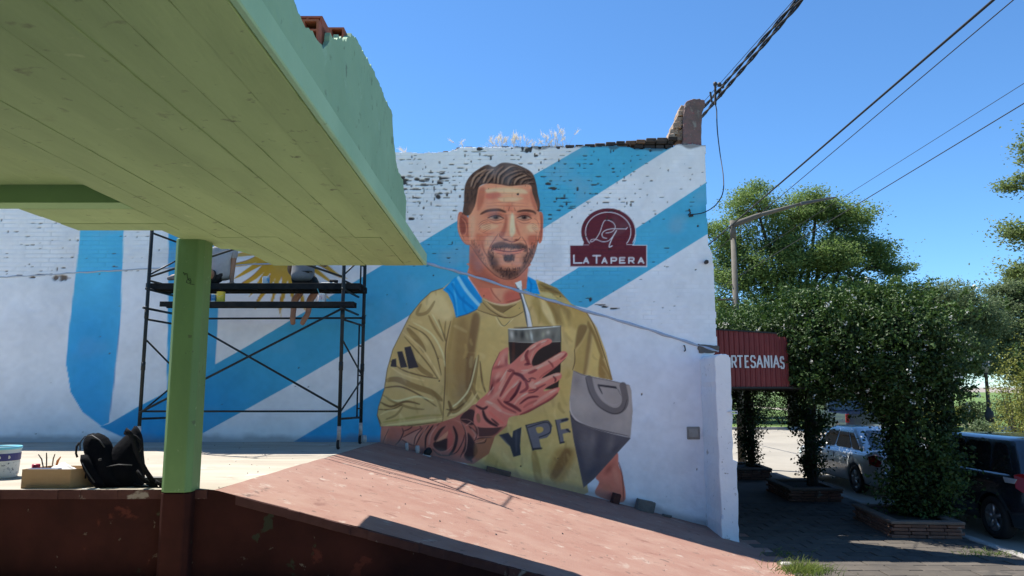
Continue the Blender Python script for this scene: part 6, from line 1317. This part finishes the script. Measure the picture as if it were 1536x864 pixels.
        if spec.get('clear'):
            V = [(s*(Wd/2*dx+.012), -hl+dy-.016, dz) for (dy, dz, dx) in spec['clear']]; k = len(V); q = [(v[0]+s*.022, v[1]-.02, v[2]) for v in V]
            MB().add(V+q, [tuple(range(k)), tuple(range(k, 2*k))]+[(i, (i+1) % k, k+(i+1) % k, k+i) for i in range(k)]).build('reverse_lens', m_clear, tlm, bevel=.004, local=True)
        hz = nose-.16; MB().box(s*Wd*.30-.14, s*Wd*.30+.14, hl-.20, hl-.075, hz-.07, hz+.05).build('headlight', m_clear, t, bevel=.02, local=True)
        for yy in spec['handles']: MB().box(s*(Wd/2-.012)-.012, s*(Wd/2-.012)+.012, yy-.09, yy+.09, belt-.19, belt-.16).build('door_handle', paint, t, bevel=.008, local=True)
        for yy in spec['seams']: MB().box(s*(Wd/2*.985)-.006, s*(Wd/2*.985)+.004, yy-.004, yy+.004, .38, belt-.09).build('door_seam', m_rub, t, local=True)
        MB().box(s*(Wd/2+.02)-.07, s*(Wd/2+.02)+.07, ghb[1]-.42, ghb[1]-.30, belt, belt+.13).build('mirror', paint, t, bevel=.03, local=True)
    MB().box(-Wd*.43, Wd*.43, -hl-.045, -hl+.16, .30, .58).build('rear_bumper', spec.get('bump', paint), t, bevel=.05, seg=2, local=True); MB().box(-Wd*.42, Wd*.42, hl-.18, hl+.03, .26, .52).build('front_bumper', spec.get('bump', paint), t, bevel=.05, seg=2, local=True)
    MB().box(-.2, .2, -hl-.052 if deck < belt else -hl-.02, -hl+.02, deck-.32, deck-.19).build('number_plate', m_plate, t, bevel=.004, local=True)
    return t
m_cg = glass('tinted_car_glass', (.012, .014, .016)); m_cgr = glass('heated_rear_glass', (.05, .055, .062), .08)
m_tail = material('red_tail_lens', (.17, .004, .007), .3, spec=.3); m_clear = material('clear_lens', (.30, .30, .30), .15, spec=.6, coat=.8); m_plate = material('number_plate', (.5, .5, .5), .4)
m_silver = material('silver_car_paint', (.60, .63, .65), .28, metal=.25, coat=1.); m_black = material('black_car_paint', (.010, .012, .018), .2, spec=.5, coat=1.); m_navy = material('navy_car_paint', (.012, .02, .05), .3, coat=1.)
m_alloy = material('alloy_rim', (.42, .42, .43), .3, metal=.8)
car('parked_sedan', (8.58, 18.35, 0), R(1.5), 4.38, 1.74, 1.45, dict(deck=1.02, nose=.80, belt=.93, gb=(-1.62, 1.05), gr=(-.88, .28), wr=.31, ro=.98, fo=.86, win=[(.04, .20), (.22, .56), (.59, .97)], handles=(-.75, .25), seams=(-1.0, -.18, .85), tail=[(.02, .66, .72), (.02, .86, .72), (.16, .90, .93), (.34, .86, .985), (.30, .70, .99), (.10, .66, .92)]), m_silver, 'silver sedan parked at the kerb behind the vine column', m_alloy)
car('parked_hatchback', (8.52, 13.35, 0), R(-.5), 4.1, 1.80, 1.58, dict(deck=1.08, nose=.92, belt=1.02, gb=(-1.93, 1.15), gr=(-1.55, .35), wr=.33, ro=.78, fo=.84, win=[(.03, .20), (.23, .57), (.60, .97)], handles=(-.55, .45), seams=(-.85, .0, .95), tail=[(.06, .80, .80), (.03, .98, .78), (.12, 1.08, .88), (.24, 1.05, .95), (.18, .86, .98), (.10, .80, .92)], clear=[(.20, .92, .97), (.17, .99, .94), (.44, 1.0, .985), (.38, .92, 1.0)]), m_black, 'black hatchback with alloy wheels and red tail light parked beside the brick planter', m_alloy)
# pickup beyond, side on
pk = empty('pickup_truck', (15.3, 34.5, 0), 'dark blue pickup truck across the street beyond the silver sedan', 'pickup')
pk.rotation_euler = (0, 0, R(-3))
MB().prism([(-2.4, .55), (-2.4, 1.22), (-.4, 1.24), (-.35, 1.75), (.7, 1.75), (1.25, 1.2), (2.3, 1.1), (2.42, .9), (2.4, .5)], 'x', -.86, .86).build('body', m_navy, pk, bevel=.05, seg=2, local=True)
MB().prism([(-.25, 1.28), (-.2, 1.68), (.62, 1.68), (1.08, 1.28)], 'x', -.868, .868).build('side_window', m_cg, pk, local=True)
for s in (-1, 1):
    for y in (-1.5, 1.5): w_ = MB().lathe([(.22, -.1), (.36, -.1), (.38, -.06), (.38, .06), (.36, .1), (.22, .1)], (s*.8, y, .38), 20, 'x').build('wheel', m_rub, pk, True, local=True)
    MB().box(s*.80-.07, s*.80+.07, -2.43, -2.35, .82, 1.18).build('tail_light', m_tail, pk, bevel=.01, local=True)

# ---------------------------------------------------------------- poles, lamp, wires
m_conc = material('pole_concrete', (.145, .13, .105), .9, (.11, .10, .082), 5, bump=.004)
m_wire = material('cable_black', (.012, .012, .014), .7)
lp = Vector((6.5, 22., SWZ)); pt = atY(1099, 334, 22.)
lamp = empty('street_lamp', lp, 'concrete street lamp with a long arm rising over the street behind the vine', 'street lamp')
MB().tube([(pt.x, 22, SWZ-.1), (pt.x, 22, 3), (pt.x, 22, pt.z-.4)], [.12, .095, .078], 12).build('pole', m_conc, lamp, True)
MB().tube([(pt.x, 22, pt.z-.5), (pt.x, 22, pt.z+.06)], [.092, .088], 12).build('pole_cap', m_conc, lamp, True)
e1, e2 = atY(1200, 306, 21.8), atY(1252, 297, 21.8)
MB().tube([(pt.x-.05, 22, pt.z-.1), tuple(pt.lerp(e1, .35)), tuple(pt.lerp(e1, .7)), tuple(e1)], [.10, .075, .058, .045], 10).build('arm', m_conc, lamp, True)
lh = empty  # luminaire: flat tapering head
q0, q1 = e1, atY(1254, 296, 21.8)
MB().add([tuple(q0+Vector((0, -.08, -.05))), tuple(q0+Vector((0, .08, -.05))), tuple(q0+Vector((0, .08, .05))), tuple(q0+Vector((0, -.08, .05))), tuple(q1+Vector((0, -.05, -.015))), tuple(q1+Vector((0, .05, -.015))), tuple(q1+Vector((0, .05, .02))), tuple(q1+Vector((0, -.05, .02)))] + [], [(0, 1, 2, 3), (4, 7, 6, 5), (0, 4, 5, 1), (1, 5, 6, 2), (2, 6, 7, 3), (3, 7, 4, 0)]).build('lamp_head', material('lamp_head_grey', (.09, .09, .09), .6), lamp, bevel=.01)
for z in (pt.z-1.9, pt.z-2.35): MB().tube([(pt.x-.55 if z < pt.z-2 else pt.x-.14, 22, z), (pt.x+.14, 22, z)], .02, 6).build('bracket', m_iron, lamp)
def wire(name, pts, r, lab, sag=0., n=40, twist=0):
    A_, B_ = Vector(pts[0]), Vector(pts[1]); P = []
    for k in range(n+1):
        t = k/n; p = A_.lerp(B_, t); p.z -= sag*4*t*(1-t); P.append(p)
    mb = MB()
    if twist:
        for ph in (0, math.pi):
            mb.tube([p+Vector((math.cos(i*twist+ph)*r, 0, math.sin(i*twist+ph)*r)) for i, p in enumerate(P)], r, 6)
    else: mb.tube(P, r, 6)
    return tag(mb.build(name, m_wire, None, True), lab, 'cable')
def thru(X, pa, pb, Ya, Yb):
    """line at roughly constant X through two sight points, prolonged to Ya..Yb"""
    a, b = atX(*pa, X), atX(*pb, X); d = (b-a)/(b.y-a.y); return a+d*(Ya-a.y), a+d*(Yb-a.y)
wire('overhead_cable', thru(6.6, (1097, 338), (1490, 0), 60, -15), .022, 'thick black overhead cable passing over the street lamp top')
wire('overhead_cable', thru(6.8, (1200, 270), (1520, 0), 60, -15), .009, 'thin black overhead cable beside the thick one along the pavement')
wire('overhead_cable', thru(10., (1290, 280), (1536, 125), 60, -15), .007, 'upper thin cable of the far pair over the street')
wire('overhead_cable', thru(10.4, (1300, 298), (1536, 155), 60, -15), .012, 'lower thicker cable of the far pair over the street')
a0, a1 = thru(3.45, (1052, 176), (1200, 3), 14.2, -10); wire('service_cable', (a0, a1), .016, 'lower twisted service cable leaving the wall corner', n=160, twist=.9)
b0, b1 = thru(3.45, (1054, 163), (1193, 3), 14.2, -10); wire('service_cable', (b0, b1), .014, 'upper twisted service cable leaving the wall corner', n=160, twist=.8)
wire('service_cable', thru(3.4, (1058, 150), (1180, 12), 14.2, -10), .005, 'fine single wire above the twisted service cables')
mast = empty('service_mast', (3.44, 14.2, 2.9), 'grey steel service mast on the shop front behind the wall stub', 'mast')
MB().tube([(3.44, 14.2, 2.9), (3.44, 14.2, max(a0.z, b0.z)+.06)], .035, 8).tube([(3.15, 14.2, 3.0), (3.44, 14.2, 3.0)], .02, 6).tube([(3.15, 14.2, 3.3), (3.44, 14.2, 3.3)], .02, 6).build('tube', m_zinc, mast)
# clamp with connectors on the service cables and the loose cable hanging from it
cl = atX(1075, 138, 3.45); ck = empty('cable_clamp', cl, 'black cable clamp with connectors on the twisted service cables', 'clamp')
mb = MB(); mb.tube([cl+Vector((-.02, 0, .12)), cl+Vector((-.03, 0, -.22))], .02, 8).tube([cl+Vector((-.08, .1, .04)), cl+Vector((-.06, .1, -.14))], .018, 8); mb.build('bar', m_iron, ck)
for dx, dz in ((-.02, .14), (.05, .13), (.10, .1), (.06, -.05), (.05, .02)): MB().lathe([(.02, -.035), (.034, -.02), (.034, .02), (.02, .035)], cl+Vector((dx, 0, dz)), 8).build('connector', m_iron, ck, True)
g = [atY(*q) for q in ((1075, 165, cl.y), (1076, 195, cl.y), (1080, 230, 12.6), (1085, 265, 12.2), (1084, 290, 12.0), (1073, 308, 11.85), (1055, 319, 11.8), (1035, 322, 11.8))]
gp_ = crom([tuple(v) for v in g], False, 5); tag(MB().tube([cl+Vector((-.03, 0, -.2))]+[tuple(v) for v in gp_], .009, 6).build('hanging_cable', m_wire, None, True), 'slack black cable hanging from the clamp to the hook in the blue band', 'cable')
g = [atY(*q) for q in ((1062, 367, WY+.05), (1080, 352, 14.), (1097, 338, 20.5), (1099, 337, 21.9))]
tag(MB().tube([tuple(v) for v in crom([tuple(v) for v in g], False, 6)], .008, 6).build('drop_cable', m_wire, None, True), 'black drop cable from the wall edge to the street lamp top', 'cable')
for x, y, h, lab in ((6.7, 60, 8.4, 'far concrete utility pole on the pavement side of the street'), (10.2, 60, 8.6, 'far concrete utility pole in line with the street')):
    tag(MB().tube([(x, y, -.1), (x, y, h*.5), (x, y, h+.3)], [.17, .14, .1], 10).build('utility_pole', m_conc, None, True), lab, 'pole')
# park lamp
q = atZ(1486, 646, .06); s_ = q.y/38; pl_ = empty('park_lamp', q, 'black park lamp post on a pale plinth in the lawn', 'lamp post')
hp = (578-548)/FPX*q.y+CAMH
MB().box(q.x-.7*s_, q.x+.7*s_, q.y-.5, q.y+.5, 0, .3*s_).build('plinth', m_kerb, pl_, bevel=.03)
MB().lathe([(.22, .3*s_), (.2, 1.0), (.1, 1.15), (.075, hp-.5), (.12, hp-.45), (.05, hp-.4)], (q.x, q.y, 0), 12).build('post', m_frame, pl_, True)
MB().lathe([(.08, hp-.4), (.2, hp-.1), (.22, hp), (.05, hp+.16)], (q.x, q.y, 0), 12).build('lantern', material('lantern_glass', (.2, .2, .19), .3), pl_, True)
# ---------------------------------------------------------------- foliage
def leaf_mesh(name, C, size, mat, parent, rg, tint, flat=.0, aspect=.55, outward=None):
    """one folded diamond leaf per centre C"""
    C = np.asarray(C, np.float32); n = len(C)
    d = rg.normal(size=(n, 3)); d[:, 2] = d[:, 2]*(1-flat)-.15
    d /= np.linalg.norm(d, axis=1, keepdims=True)+1e-9
    s = np.cross(d, rg.normal(size=(n, 3))*np.array([1, 1, 1-.6*flat])+np.array([0, 0, .01])); 
    if flat: s[:, 2] *= 1-flat
    s /= np.linalg.norm(s, axis=1, keepdims=True)+1e-9
    nn = np.cross(d, s)
    L = (size*rg.uniform(.65, 1.35, (n, 1))).astype(np.float32); w = L*aspect*.5
    a = C-d*L*.5; b = C+d*L*.5; m1 = C+s*w+nn*L*.10-d*L*.06; m2 = C-s*w+nn*L*.10-d*L*.06
    V = np.stack([a, m1, b, m2], 1).reshape(-1, 3); i = np.arange(n)*4; Q = np.stack([i, i+1, i+2, i+3], 1)
    return npmesh(name, V, Q, mat, parent, False, {'tint': ('FLOAT', np.repeat(tint, 4))})
def leafmat(name, c, c2, tr=.35): return material(name, c, .55, tint=c2, trans=tr, spec=.3)
m_bark = material('bark', (.07, .055, .042), .95, (.045, .036, .03), 9, bump=.012, bscale=25)
def bez(a, b, c, n=6): return [tuple(Vector(a)*(1-t)**2+Vector(b)*2*t*(1-t)+Vector(c)*t*t) for t in (k/n for k in range(n+1))]
def tree(name, base, h, crown, leafs, lab, seed, clumps=150, per=110, lsize=.16, csize=.75, trunk_r=.22, flat=.35, cat='tree', group='trees beyond the vine', lean=(0, 0), fork=.35, aspect=.5):
    """crown: list of ellipsoids (dx, dy, z, rx, ry, rz); leaf clumps on limbs reaching into them"""
    rg = np.random.default_rng(seed); t = empty(name, base, lab, cat, group); bx, by, bz = base
    tw = MB(); fk = Vector((bx+lean[0]*.4, by+lean[1]*.4, bz+h*fork)); tw.tube([(bx, by, bz-.1), (bx+lean[0]*.1, by+lean[1]*.1, bz+h*fork*.5), tuple(fk)], [trunk_r*1.3, trunk_r, trunk_r*.8], 9)
    vol = np.array([c[3]*c[4]*c[5] for c in crown])**.8; pick = rg.choice(len(crown), clumps, p=vol/vol.sum()); C = []; Tn = []
    hubs = []
    for c in crown:
        hb_ = Vector((bx+c[0]*.75, by+c[1]*.75, bz+c[2]-c[5]*.35)); hubs.append(hb_)
        mid = fk.lerp(hb_, .5)+Vector((rg.normal()*.3, rg.normal()*.3, .3)); tw.tube(bez(fk, mid, hb_), [trunk_r*.62*(1-.09*k) for k in range(7)], 7)
    for k in range(clumps):
        c = crown[pick[k]]; u = rg.normal(size=3); u /= np.linalg.norm(u); r = rg.random()**.35
        ctr = np.array([bx+c[0], by+c[1], bz+c[2]])+u*r*np.array(c[3:6])
        hb_ = hubs[pick[k]]; e = Vector(ctr); 
        if k % 2 == 0: mid = hb_.lerp(e, .55)+Vector((rg.normal()*.15, rg.normal()*.15, rg.normal()*.1+.1)); tw.tube(bez(hb_, mid, e, 4), [trunk_r*.22, trunk_r*.17, trunk_r*.12, trunk_r*.08, trunk_r*.04], 5, False)
        cs = csize*rg.uniform(.55, 1.25); m_ = int(per*rg.uniform(.6, 1.3)); q = rg.normal(size=(m_, 3))*np.array([1, 1, .42+.3*rg.random()])*cs*.5
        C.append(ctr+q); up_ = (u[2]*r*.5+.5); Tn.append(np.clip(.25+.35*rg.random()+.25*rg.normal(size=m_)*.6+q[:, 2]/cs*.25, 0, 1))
    tw.build('trunk', m_bark, t, True); leaf_mesh('crown', np.concatenate(C), lsize, leafs, t, rg, np.concatenate(Tn), flat, aspect)
    return t
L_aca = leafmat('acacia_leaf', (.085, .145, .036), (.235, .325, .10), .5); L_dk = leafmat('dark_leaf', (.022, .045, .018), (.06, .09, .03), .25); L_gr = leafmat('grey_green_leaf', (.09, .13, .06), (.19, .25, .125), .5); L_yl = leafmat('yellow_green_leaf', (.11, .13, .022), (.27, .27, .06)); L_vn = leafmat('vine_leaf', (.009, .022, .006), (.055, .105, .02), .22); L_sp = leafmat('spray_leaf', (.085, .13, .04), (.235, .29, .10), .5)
# big acacia behind the wall end
def sc(cr, k): return [tuple(v*k for v in c) for c in cr]
tree('acacia_tree', (16.2, 43.2, 0.05), 15, sc([(-2.4, 0, 7.6, 1.0, 1.2, 1.1), (-1.3, 0, 8.9, 1.1, 1.2, 1.1), (-.5, .2, 7.6, 1.2, 1.2, .9), (.7, .2, 8.7, 1.1, 1.2, .8), (1.9, .3, 8.9, 1.1, 1.2, .9), (2.9, .3, 8.3, 1.0, 1.2, .8), (3.6, .4, 7.2, 1.2, 1.2, .7), (4.5, .4, 6.6, .9, 1.0, .5), (-2.2, 0, 5.9, 1.2, 1.3, .9), (-.8, -.4, 6.2, 1.4, 1.4, .9), (.9, -.4, 6.9, 1.4, 1.4, .9), (2.2, -.3, 6.5, 1.3, 1.3, .8), (-1.8, -.2, 4.5, 1.4, 1.4, .8), (.2, -.6, 4.9, 1.6, 1.4, .8), (2.0, -.4, 5.2, 1.4, 1.3, .7), (3.4, 0, 5.4, 1.2, 1.2, .6)], 1.44), L_aca, 'tall spreading acacia tree with layered light green clumps behind the street lamp', 3, 430, 300, .15, .85, .26, .45, lean=(.5, 0), fork=.3)
tree('dark_tree', (21.2, 42.5, 0.05), 9, [(0, 0, 5.9, 2.1, 1.8, 1.5), (-1.6, 0, 5.2, 1.6, 1.6, 1.3), (1.7, 0, 5.0, 1.5, 1.5, 1.2), (0, 0, 3.8, 2.4, 1.8, 1.3)], L_dk, 'dark leaved tree low between the acacia and the grey green trees', 7, 240, 230, .15, .8, .2, .3)
tree('grey_green_tree', (24.0, 41, 0.05), 8.5, [(0, 0, 7.0, 1.7, 1.8, 1.3), (1.6, 0, 6.2, 1.6, 1.6, 1.3), (-1.6, .5, 5.8, 1.6, 1.6, 1.3), (.3, 0, 4.2, 2.6, 1.8, 1.6)], L_gr, 'grey green tree standing over the lawn behind the vine', 9, 260, 250, .14, .75, .2, .3)
tree('grey_green_tree', (29.6, 43, 0.05), 9, [(0, 0, 7.6, 1.4, 1.8, 1.5), (1.4, 0, 6.2, 1.6, 1.6, 1.8), (-1.4, .5, 5.6, 1.6, 1.6, 1.5), (.3, 0, 3.9, 2.3, 1.8, 1.5)], L_gr, 'grey green tree next to the park lamp', 11, 260, 250, .14, .75, .2, .3)
tree('spray_tree', (19.6, 23.5, 0.05), 12, [(-2.3, 0, 8.9, 1.0, 1.3, .28), (-2.6, 0, 7.2, 1.5, 1.2, .26), (-1.3, 0, 10.4, 1.2, 1.4, .8), (-2.9, .2, 6.1, 1.5, 1.1, .22), (-1.0, 0, 5.4, 1.6, 1.6, .5), (.8, 0, 8.5, 2.0, 2.2, 2.6), (-1.6, 0, 4.2, 1.5, 1.5, .5)], L_sp, 'tree with drooping feathery sprays leaning in over the park edge', 13, 330, 300, .11, .6, .2, .5)
# more park trees further back and to the sides
rgp = random.Random(6)
far = [(3.5, 52, 9, L_dk, 'dark tree closing the street end left of the tall acacia'), (13.5, 50, 8.5, L_dk, 'dark tree behind the silver sedan at the street end'), (17.5, 56, 10, L_aca, 'light green far tree behind the dark blue pickup'), (22.5, 55, 9, L_dk, 'dark far tree behind the grey green trees'), (27.5, 60, 10, L_gr, 'pale far tree behind the dark far tree'), (34, 58, 10, L_aca, 'light green far tree beyond the park lamp'), (36, 46, 9, L_dk, 'dark tree at the edge of the park lawn'), (7.8, 60, 10, L_gr, 'pale far tree at the end of the street')]
for i, (x, y, h, lm, lab) in enumerate(far):
    w = h*.27; tree('park_tree', (x, y, .05), h, [(0, 0, h*.70, w, w, h*.22), (w*.7, 0, h*.55, w*.8, w*.8, h*.18), (-w*.7, .3, h*.55, w*.8, w*.8, h*.18), (0, -.4, h*.38, w*1.1, w, h*.16)], lm, lab, 30+i, 130, 150, .24, 1.15, .2, .3, group='far park trees')
def bush(name, base, rx, ry, rz, lm, lab, seed, n=2500, ls=.10, group='park shrubs'):
    rg = np.random.default_rng(seed); t = empty(name, base, lab, 'shrub', group); u = rg.normal(size=(n, 3)); u /= np.linalg.norm(u, axis=1, keepdims=True); r = rg.random((n, 1))**.4
    nz = 1+.25*np.sin(u[:, :1]*5+seed)*np.cos(u[:, 1:2]*6+seed*2)+.15*np.sin(u[:, 2:]*9+seed)
    P = np.array(base)+np.array([0, 0, rz*.92])+u*r*nz*np.array([rx, ry, rz]); P = P[P[:, 2] > base[2]]
    st = MB()
    for k in range(7): a = k*.9; st.tube([(base[0]+.05*math.cos(a), base[1]+.05*math.sin(a), base[2]-.05), (base[0]+rx*.5*math.cos(a), base[1]+ry*.5*math.sin(a), base[2]+rz*1.2)], [.03, .01], 5)
    st.build('stems', m_bark, t); leaf_mesh('foliage', P, ls, lm, t, rg, np.clip(rg.normal(.45, .25, len(P)), 0, 1), .2)
q = atZ(1524, 668, .05)
for i, (px, Y, rx, rz, lm, lab) in enumerate(((1524, 25., .85, 1.9, L_yl, 'tall yellow green shrub under the feathery tree'), (1560, 24., 1.0, 1.6, L_yl, 'yellow green shrub at the far right of the park edge'), (1420, 45., 1.6, .65, L_yl, 'low yellow green hedge on the lawn behind the vine'), (1455, 44., .9, .8, L_dk, 'dark rounded shrub beside the park lamp'), (1395, 46., 1.3, .7, L_yl, 'low yellow green hedge half hidden by the vine column'), (1515, 42., 1.5, 1.0, L_gr, 'grey green shrub right of the park lamp'), (1275, 47., 1.0, .8, L_yl, 'yellow flowering bush by the green kiosk'), (1170, 46., 2.2, 1.2, L_dk, 'dark hedge closing the street end'), (1125, 46., 2.0, 1.3, L_dk, 'dark hedge at the street end beside the wall'), (1225, 48., 2.0, 1.1, L_dk, 'dark hedge at the street end behind the pickup'), (1470, 31., .7, .5, L_gr, 'small round shrub by the park path'), (1340, 50., 2.2, 1.2, L_gr, 'pale hedge behind the kiosk'))):
    X = (px-768)/FPX*Y*.99; bush('shrub', (X, Y, .05), rx, rx, rz, lm, lab, i, 2600, .11 if Y > 30 else .085)
# green kiosk far off
kx = (1272-768)/FPX*50; ks = empty('kiosk', (kx, 50, .05), 'small green kiosk with a white notice across the street end', 'kiosk')
MB().box(kx-1.3, kx+1.1, 49.4, 51, .05, 2.5).build('walls', material('kiosk_green', (.015, .10, .07), .6), ks, bevel=.03); MB().box(kx-1.5, kx+1.3, 49.2, 51.2, 2.503, 2.65).build('roof', m_frame, ks, bevel=.02)
MB().box(kx-.35, kx+.15, 49.37, 49.398, 1.35, 2.0).build('notice', material('pale_notice', (.5, .48, .46), .6), ks)
# ---------------------------------------------------------------- climbing vine over the pergola
vine = empty('climbing_vine', (6.5, 12.25, SWZ+.2), 'dense dark green climbing vine with small white blossoms covering the pergola', 'vine')
rg = np.random.default_rng(77)
E = [(6.25, 12.55, 3.08, 1.0, .95, .85), (5.35, 12.85, 3.05, 1.0, .9, .80), (4.4, 13.3, 2.95, .95, .8, .55), (3.7, 13.8, 2.95, .7, .8, .5), (6.7, 12.8, 2.85, .68, .8, .7), (6.62, 12.25, 1.75, .62, .52, 1.3), (6.58, 12.2, .8, .46, .42, .68), (6.3, 14.4, 3.1, 1.2, 1.0, .8), (5.0, 14.9, 3.1, 1.2, 1.0, .75), (6.5, 16.3, 3.1, 1.15, 1.2, .75), (4.8, 16.8, 3.05, 1.3, 1.2, .7), (6.5, 18.4, 3.05, 1.15, 1.2, .75), (4.7, 18.8, 2.95, 1.2, 1.1, .6), (5.85, 12.2, 2.75, .85, .5, .6), (5.1, 12.4, 2.8, .6, .42, .5), (6.1, 12.2, 2.6, .75, .45, .42)]
Ea = np.array(E); C = []; TN = []
def put(P, base_t): C.append(P); TN.append(np.clip(base_t+rg.normal(0, .14, len(P)), 0, 1))
for k, e in enumerate(E):
    area = (e[3]*e[5]+e[3]*e[4]+e[4]*e[5]); near = True
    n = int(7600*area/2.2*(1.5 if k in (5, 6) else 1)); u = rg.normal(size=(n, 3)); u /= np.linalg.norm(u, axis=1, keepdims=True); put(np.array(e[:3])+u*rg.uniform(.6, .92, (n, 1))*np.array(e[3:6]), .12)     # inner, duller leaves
    for q_ in range(int(84*area/1.6)):                                                                                                       # clumps of fresh growth
        u = rg.normal(size=3); u /= np.linalg.norm(u); ctr = np.array(e[:3])+u*rg.uniform(.82, 1.12)*np.array(e[3:6]); m_ = rg.integers(45, 110); cs = rg.uniform(.09, .2)
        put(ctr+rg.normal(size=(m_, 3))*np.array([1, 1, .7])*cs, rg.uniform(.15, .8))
    if near:
        for q_ in range(int(26*area)):                                                                                                                        # shoots sticking out
            u = rg.normal(size=3); u[2] = abs(u[2])*.8; u /= np.linalg.norm(u); L = rg.uniform(.12, .5); m_ = int(L*60); tt = rg.random((m_, 1)); p0 = np.array(e[:3])+u*np.array(e[3:6])
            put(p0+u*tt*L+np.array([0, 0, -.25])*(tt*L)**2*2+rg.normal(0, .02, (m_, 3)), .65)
for (x, y, z, L, n_) in [(6.9, 12.3, 3.55, .5, 40), (6.2, 12.3, 3.85, .45, 50), (5.3, 12.6, 3.75, .45, 40), (4.4, 13.1, 3.4, .4, 40), (7.1, 12.4, 2.7, .25, 24), (5.0, 12.3, 2.5, .4, 26)]:   # long arching shoots
    for q_ in range(n_):
        a_ = rg.uniform(0, 6.28); d_ = np.array([math.cos(a_), math.sin(a_)*.7, rg.uniform(.1, 1.1)]); d_ /= np.linalg.norm(d_); tt = rg.random((26, 1)); LL = L*rg.uniform(.5, 1.3)
        put(np.array([x, y, z])+rg.normal(0, [.45, .3, .08], 3)+d_*tt*LL+np.array([0, 0, -.5])*(tt*LL)**2+rg.normal(0, .018, (26, 3)), .8)
C = np.concatenate(C); TN = np.concatenate(TN); TN = np.clip(TN+.5*np.clip((C[:, 2]-3.35)/.5, 0, 1), 0, 1)   # tint raised towards the top to paint in a sunlit fringe
dd = np.min(np.linalg.norm((C[:, None, :]-Ea[None, :, :3])/Ea[None, :, 3:6], axis=2), axis=1)
ok = (dd > .5) & ~((C[:, 2] < RZ_+.03) & (C[:, 2] > RZ_-.5) & (C[:, 1] > 12.5) & (C[:, 0] < 5.9)) & (C[:, 2] > SWZ+.2) & ~((C[:, 0] < ax1-.05) & (C[:, 1] < AY+.15) & (C[:, 2] < zr+.05)); C, TN = C[ok], TN[ok]
hang = []                                                                # trailing shoots along the roof edge
for k in range(60):
    x = rg.uniform(4.75, 6.9); y = rg.uniform(12.1, 12.4); L = rg.uniform(.1, .5); m_ = int(L*90); zz = rg.uniform(0, 1, m_); hang.append(np.stack([x+rg.normal(0, .04, m_)+.1*np.sin(zz*3), y+rg.normal(0, .04, m_), RZ_+.1-zz*L], 1))
for (x, y) in POSTS[1:]:                                                  # growth on the other posts, thick at the top
    for q_ in range(130):
        zz = rg.random()**.8; rr = (.20+.45*zz**1.5)*rg.random()**.5; a = rg.uniform(0, 6.28); m_ = rg.integers(18, 50); hang.append(np.array([x+math.cos(a)*rr, y+math.sin(a)*rr, SWZ+.3+zz*2.0])+rg.normal(size=(m_, 3))*rg.uniform(.05, .12))
hg = np.concatenate(hang); C = np.concatenate([C, hg]); TN = np.concatenate([TN, np.clip(rg.normal(.3, .2, len(hg)), 0, 1)]); print('vine leaves', len(C))
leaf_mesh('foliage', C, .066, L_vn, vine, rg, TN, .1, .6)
# blossoms: little white heads
W_ = C[(C[:, 1] < 13.0) & (C[:, 2] > 2.0)]; W_ = W_[rg.choice(len(W_), 330, False)]; B_ = np.concatenate([w+rg.normal(0, .028, (7, 3))+np.array([0, -.05, .02]) for w in W_])
o = leaf_mesh('blossom', B_, .035, material('white_blossom', (.62, .62, .56), .7, trans=.2), vine, rg, np.zeros(len(B_)), 0, .8); o['kind'] = 'stuff'
rr_ = random.Random(4)
for (x, y), nst in zip(POSTS, (9, 13, 11)):
    st = MB()
    for k in range(nst):
        a = rr_.uniform(0, 6.28); r0, r1 = rr_.uniform(.02, .10), rr_.uniform(.04, .34)*(1 if k % 3 == 0 else .45); a2 = a+rr_.uniform(-2, 2); w = rr_.uniform(-.25, .25) if k % 3 == 0 else rr_.uniform(-.08, .08)
        st.tube(bez((x+r0*math.cos(a), y+r0*math.sin(a), SWZ+.15), (x+w, y+rr_.uniform(-.15, .15), SWZ+rr_.uniform(.8, 1.5)), (x+r1*math.cos(a2), y+r1*math.sin(a2), RZ_-.05), 7), [.03, .028, .026, .024, .02, .018, .015, .012], 6)
    st.tube([(x, y, SWZ+.1), (x+.03, y+.05, 1.2), (x, y+.04, RZ_-.1)], [.09, .075, .07], 8)
    st.build('stem', m_bark, vine, True)
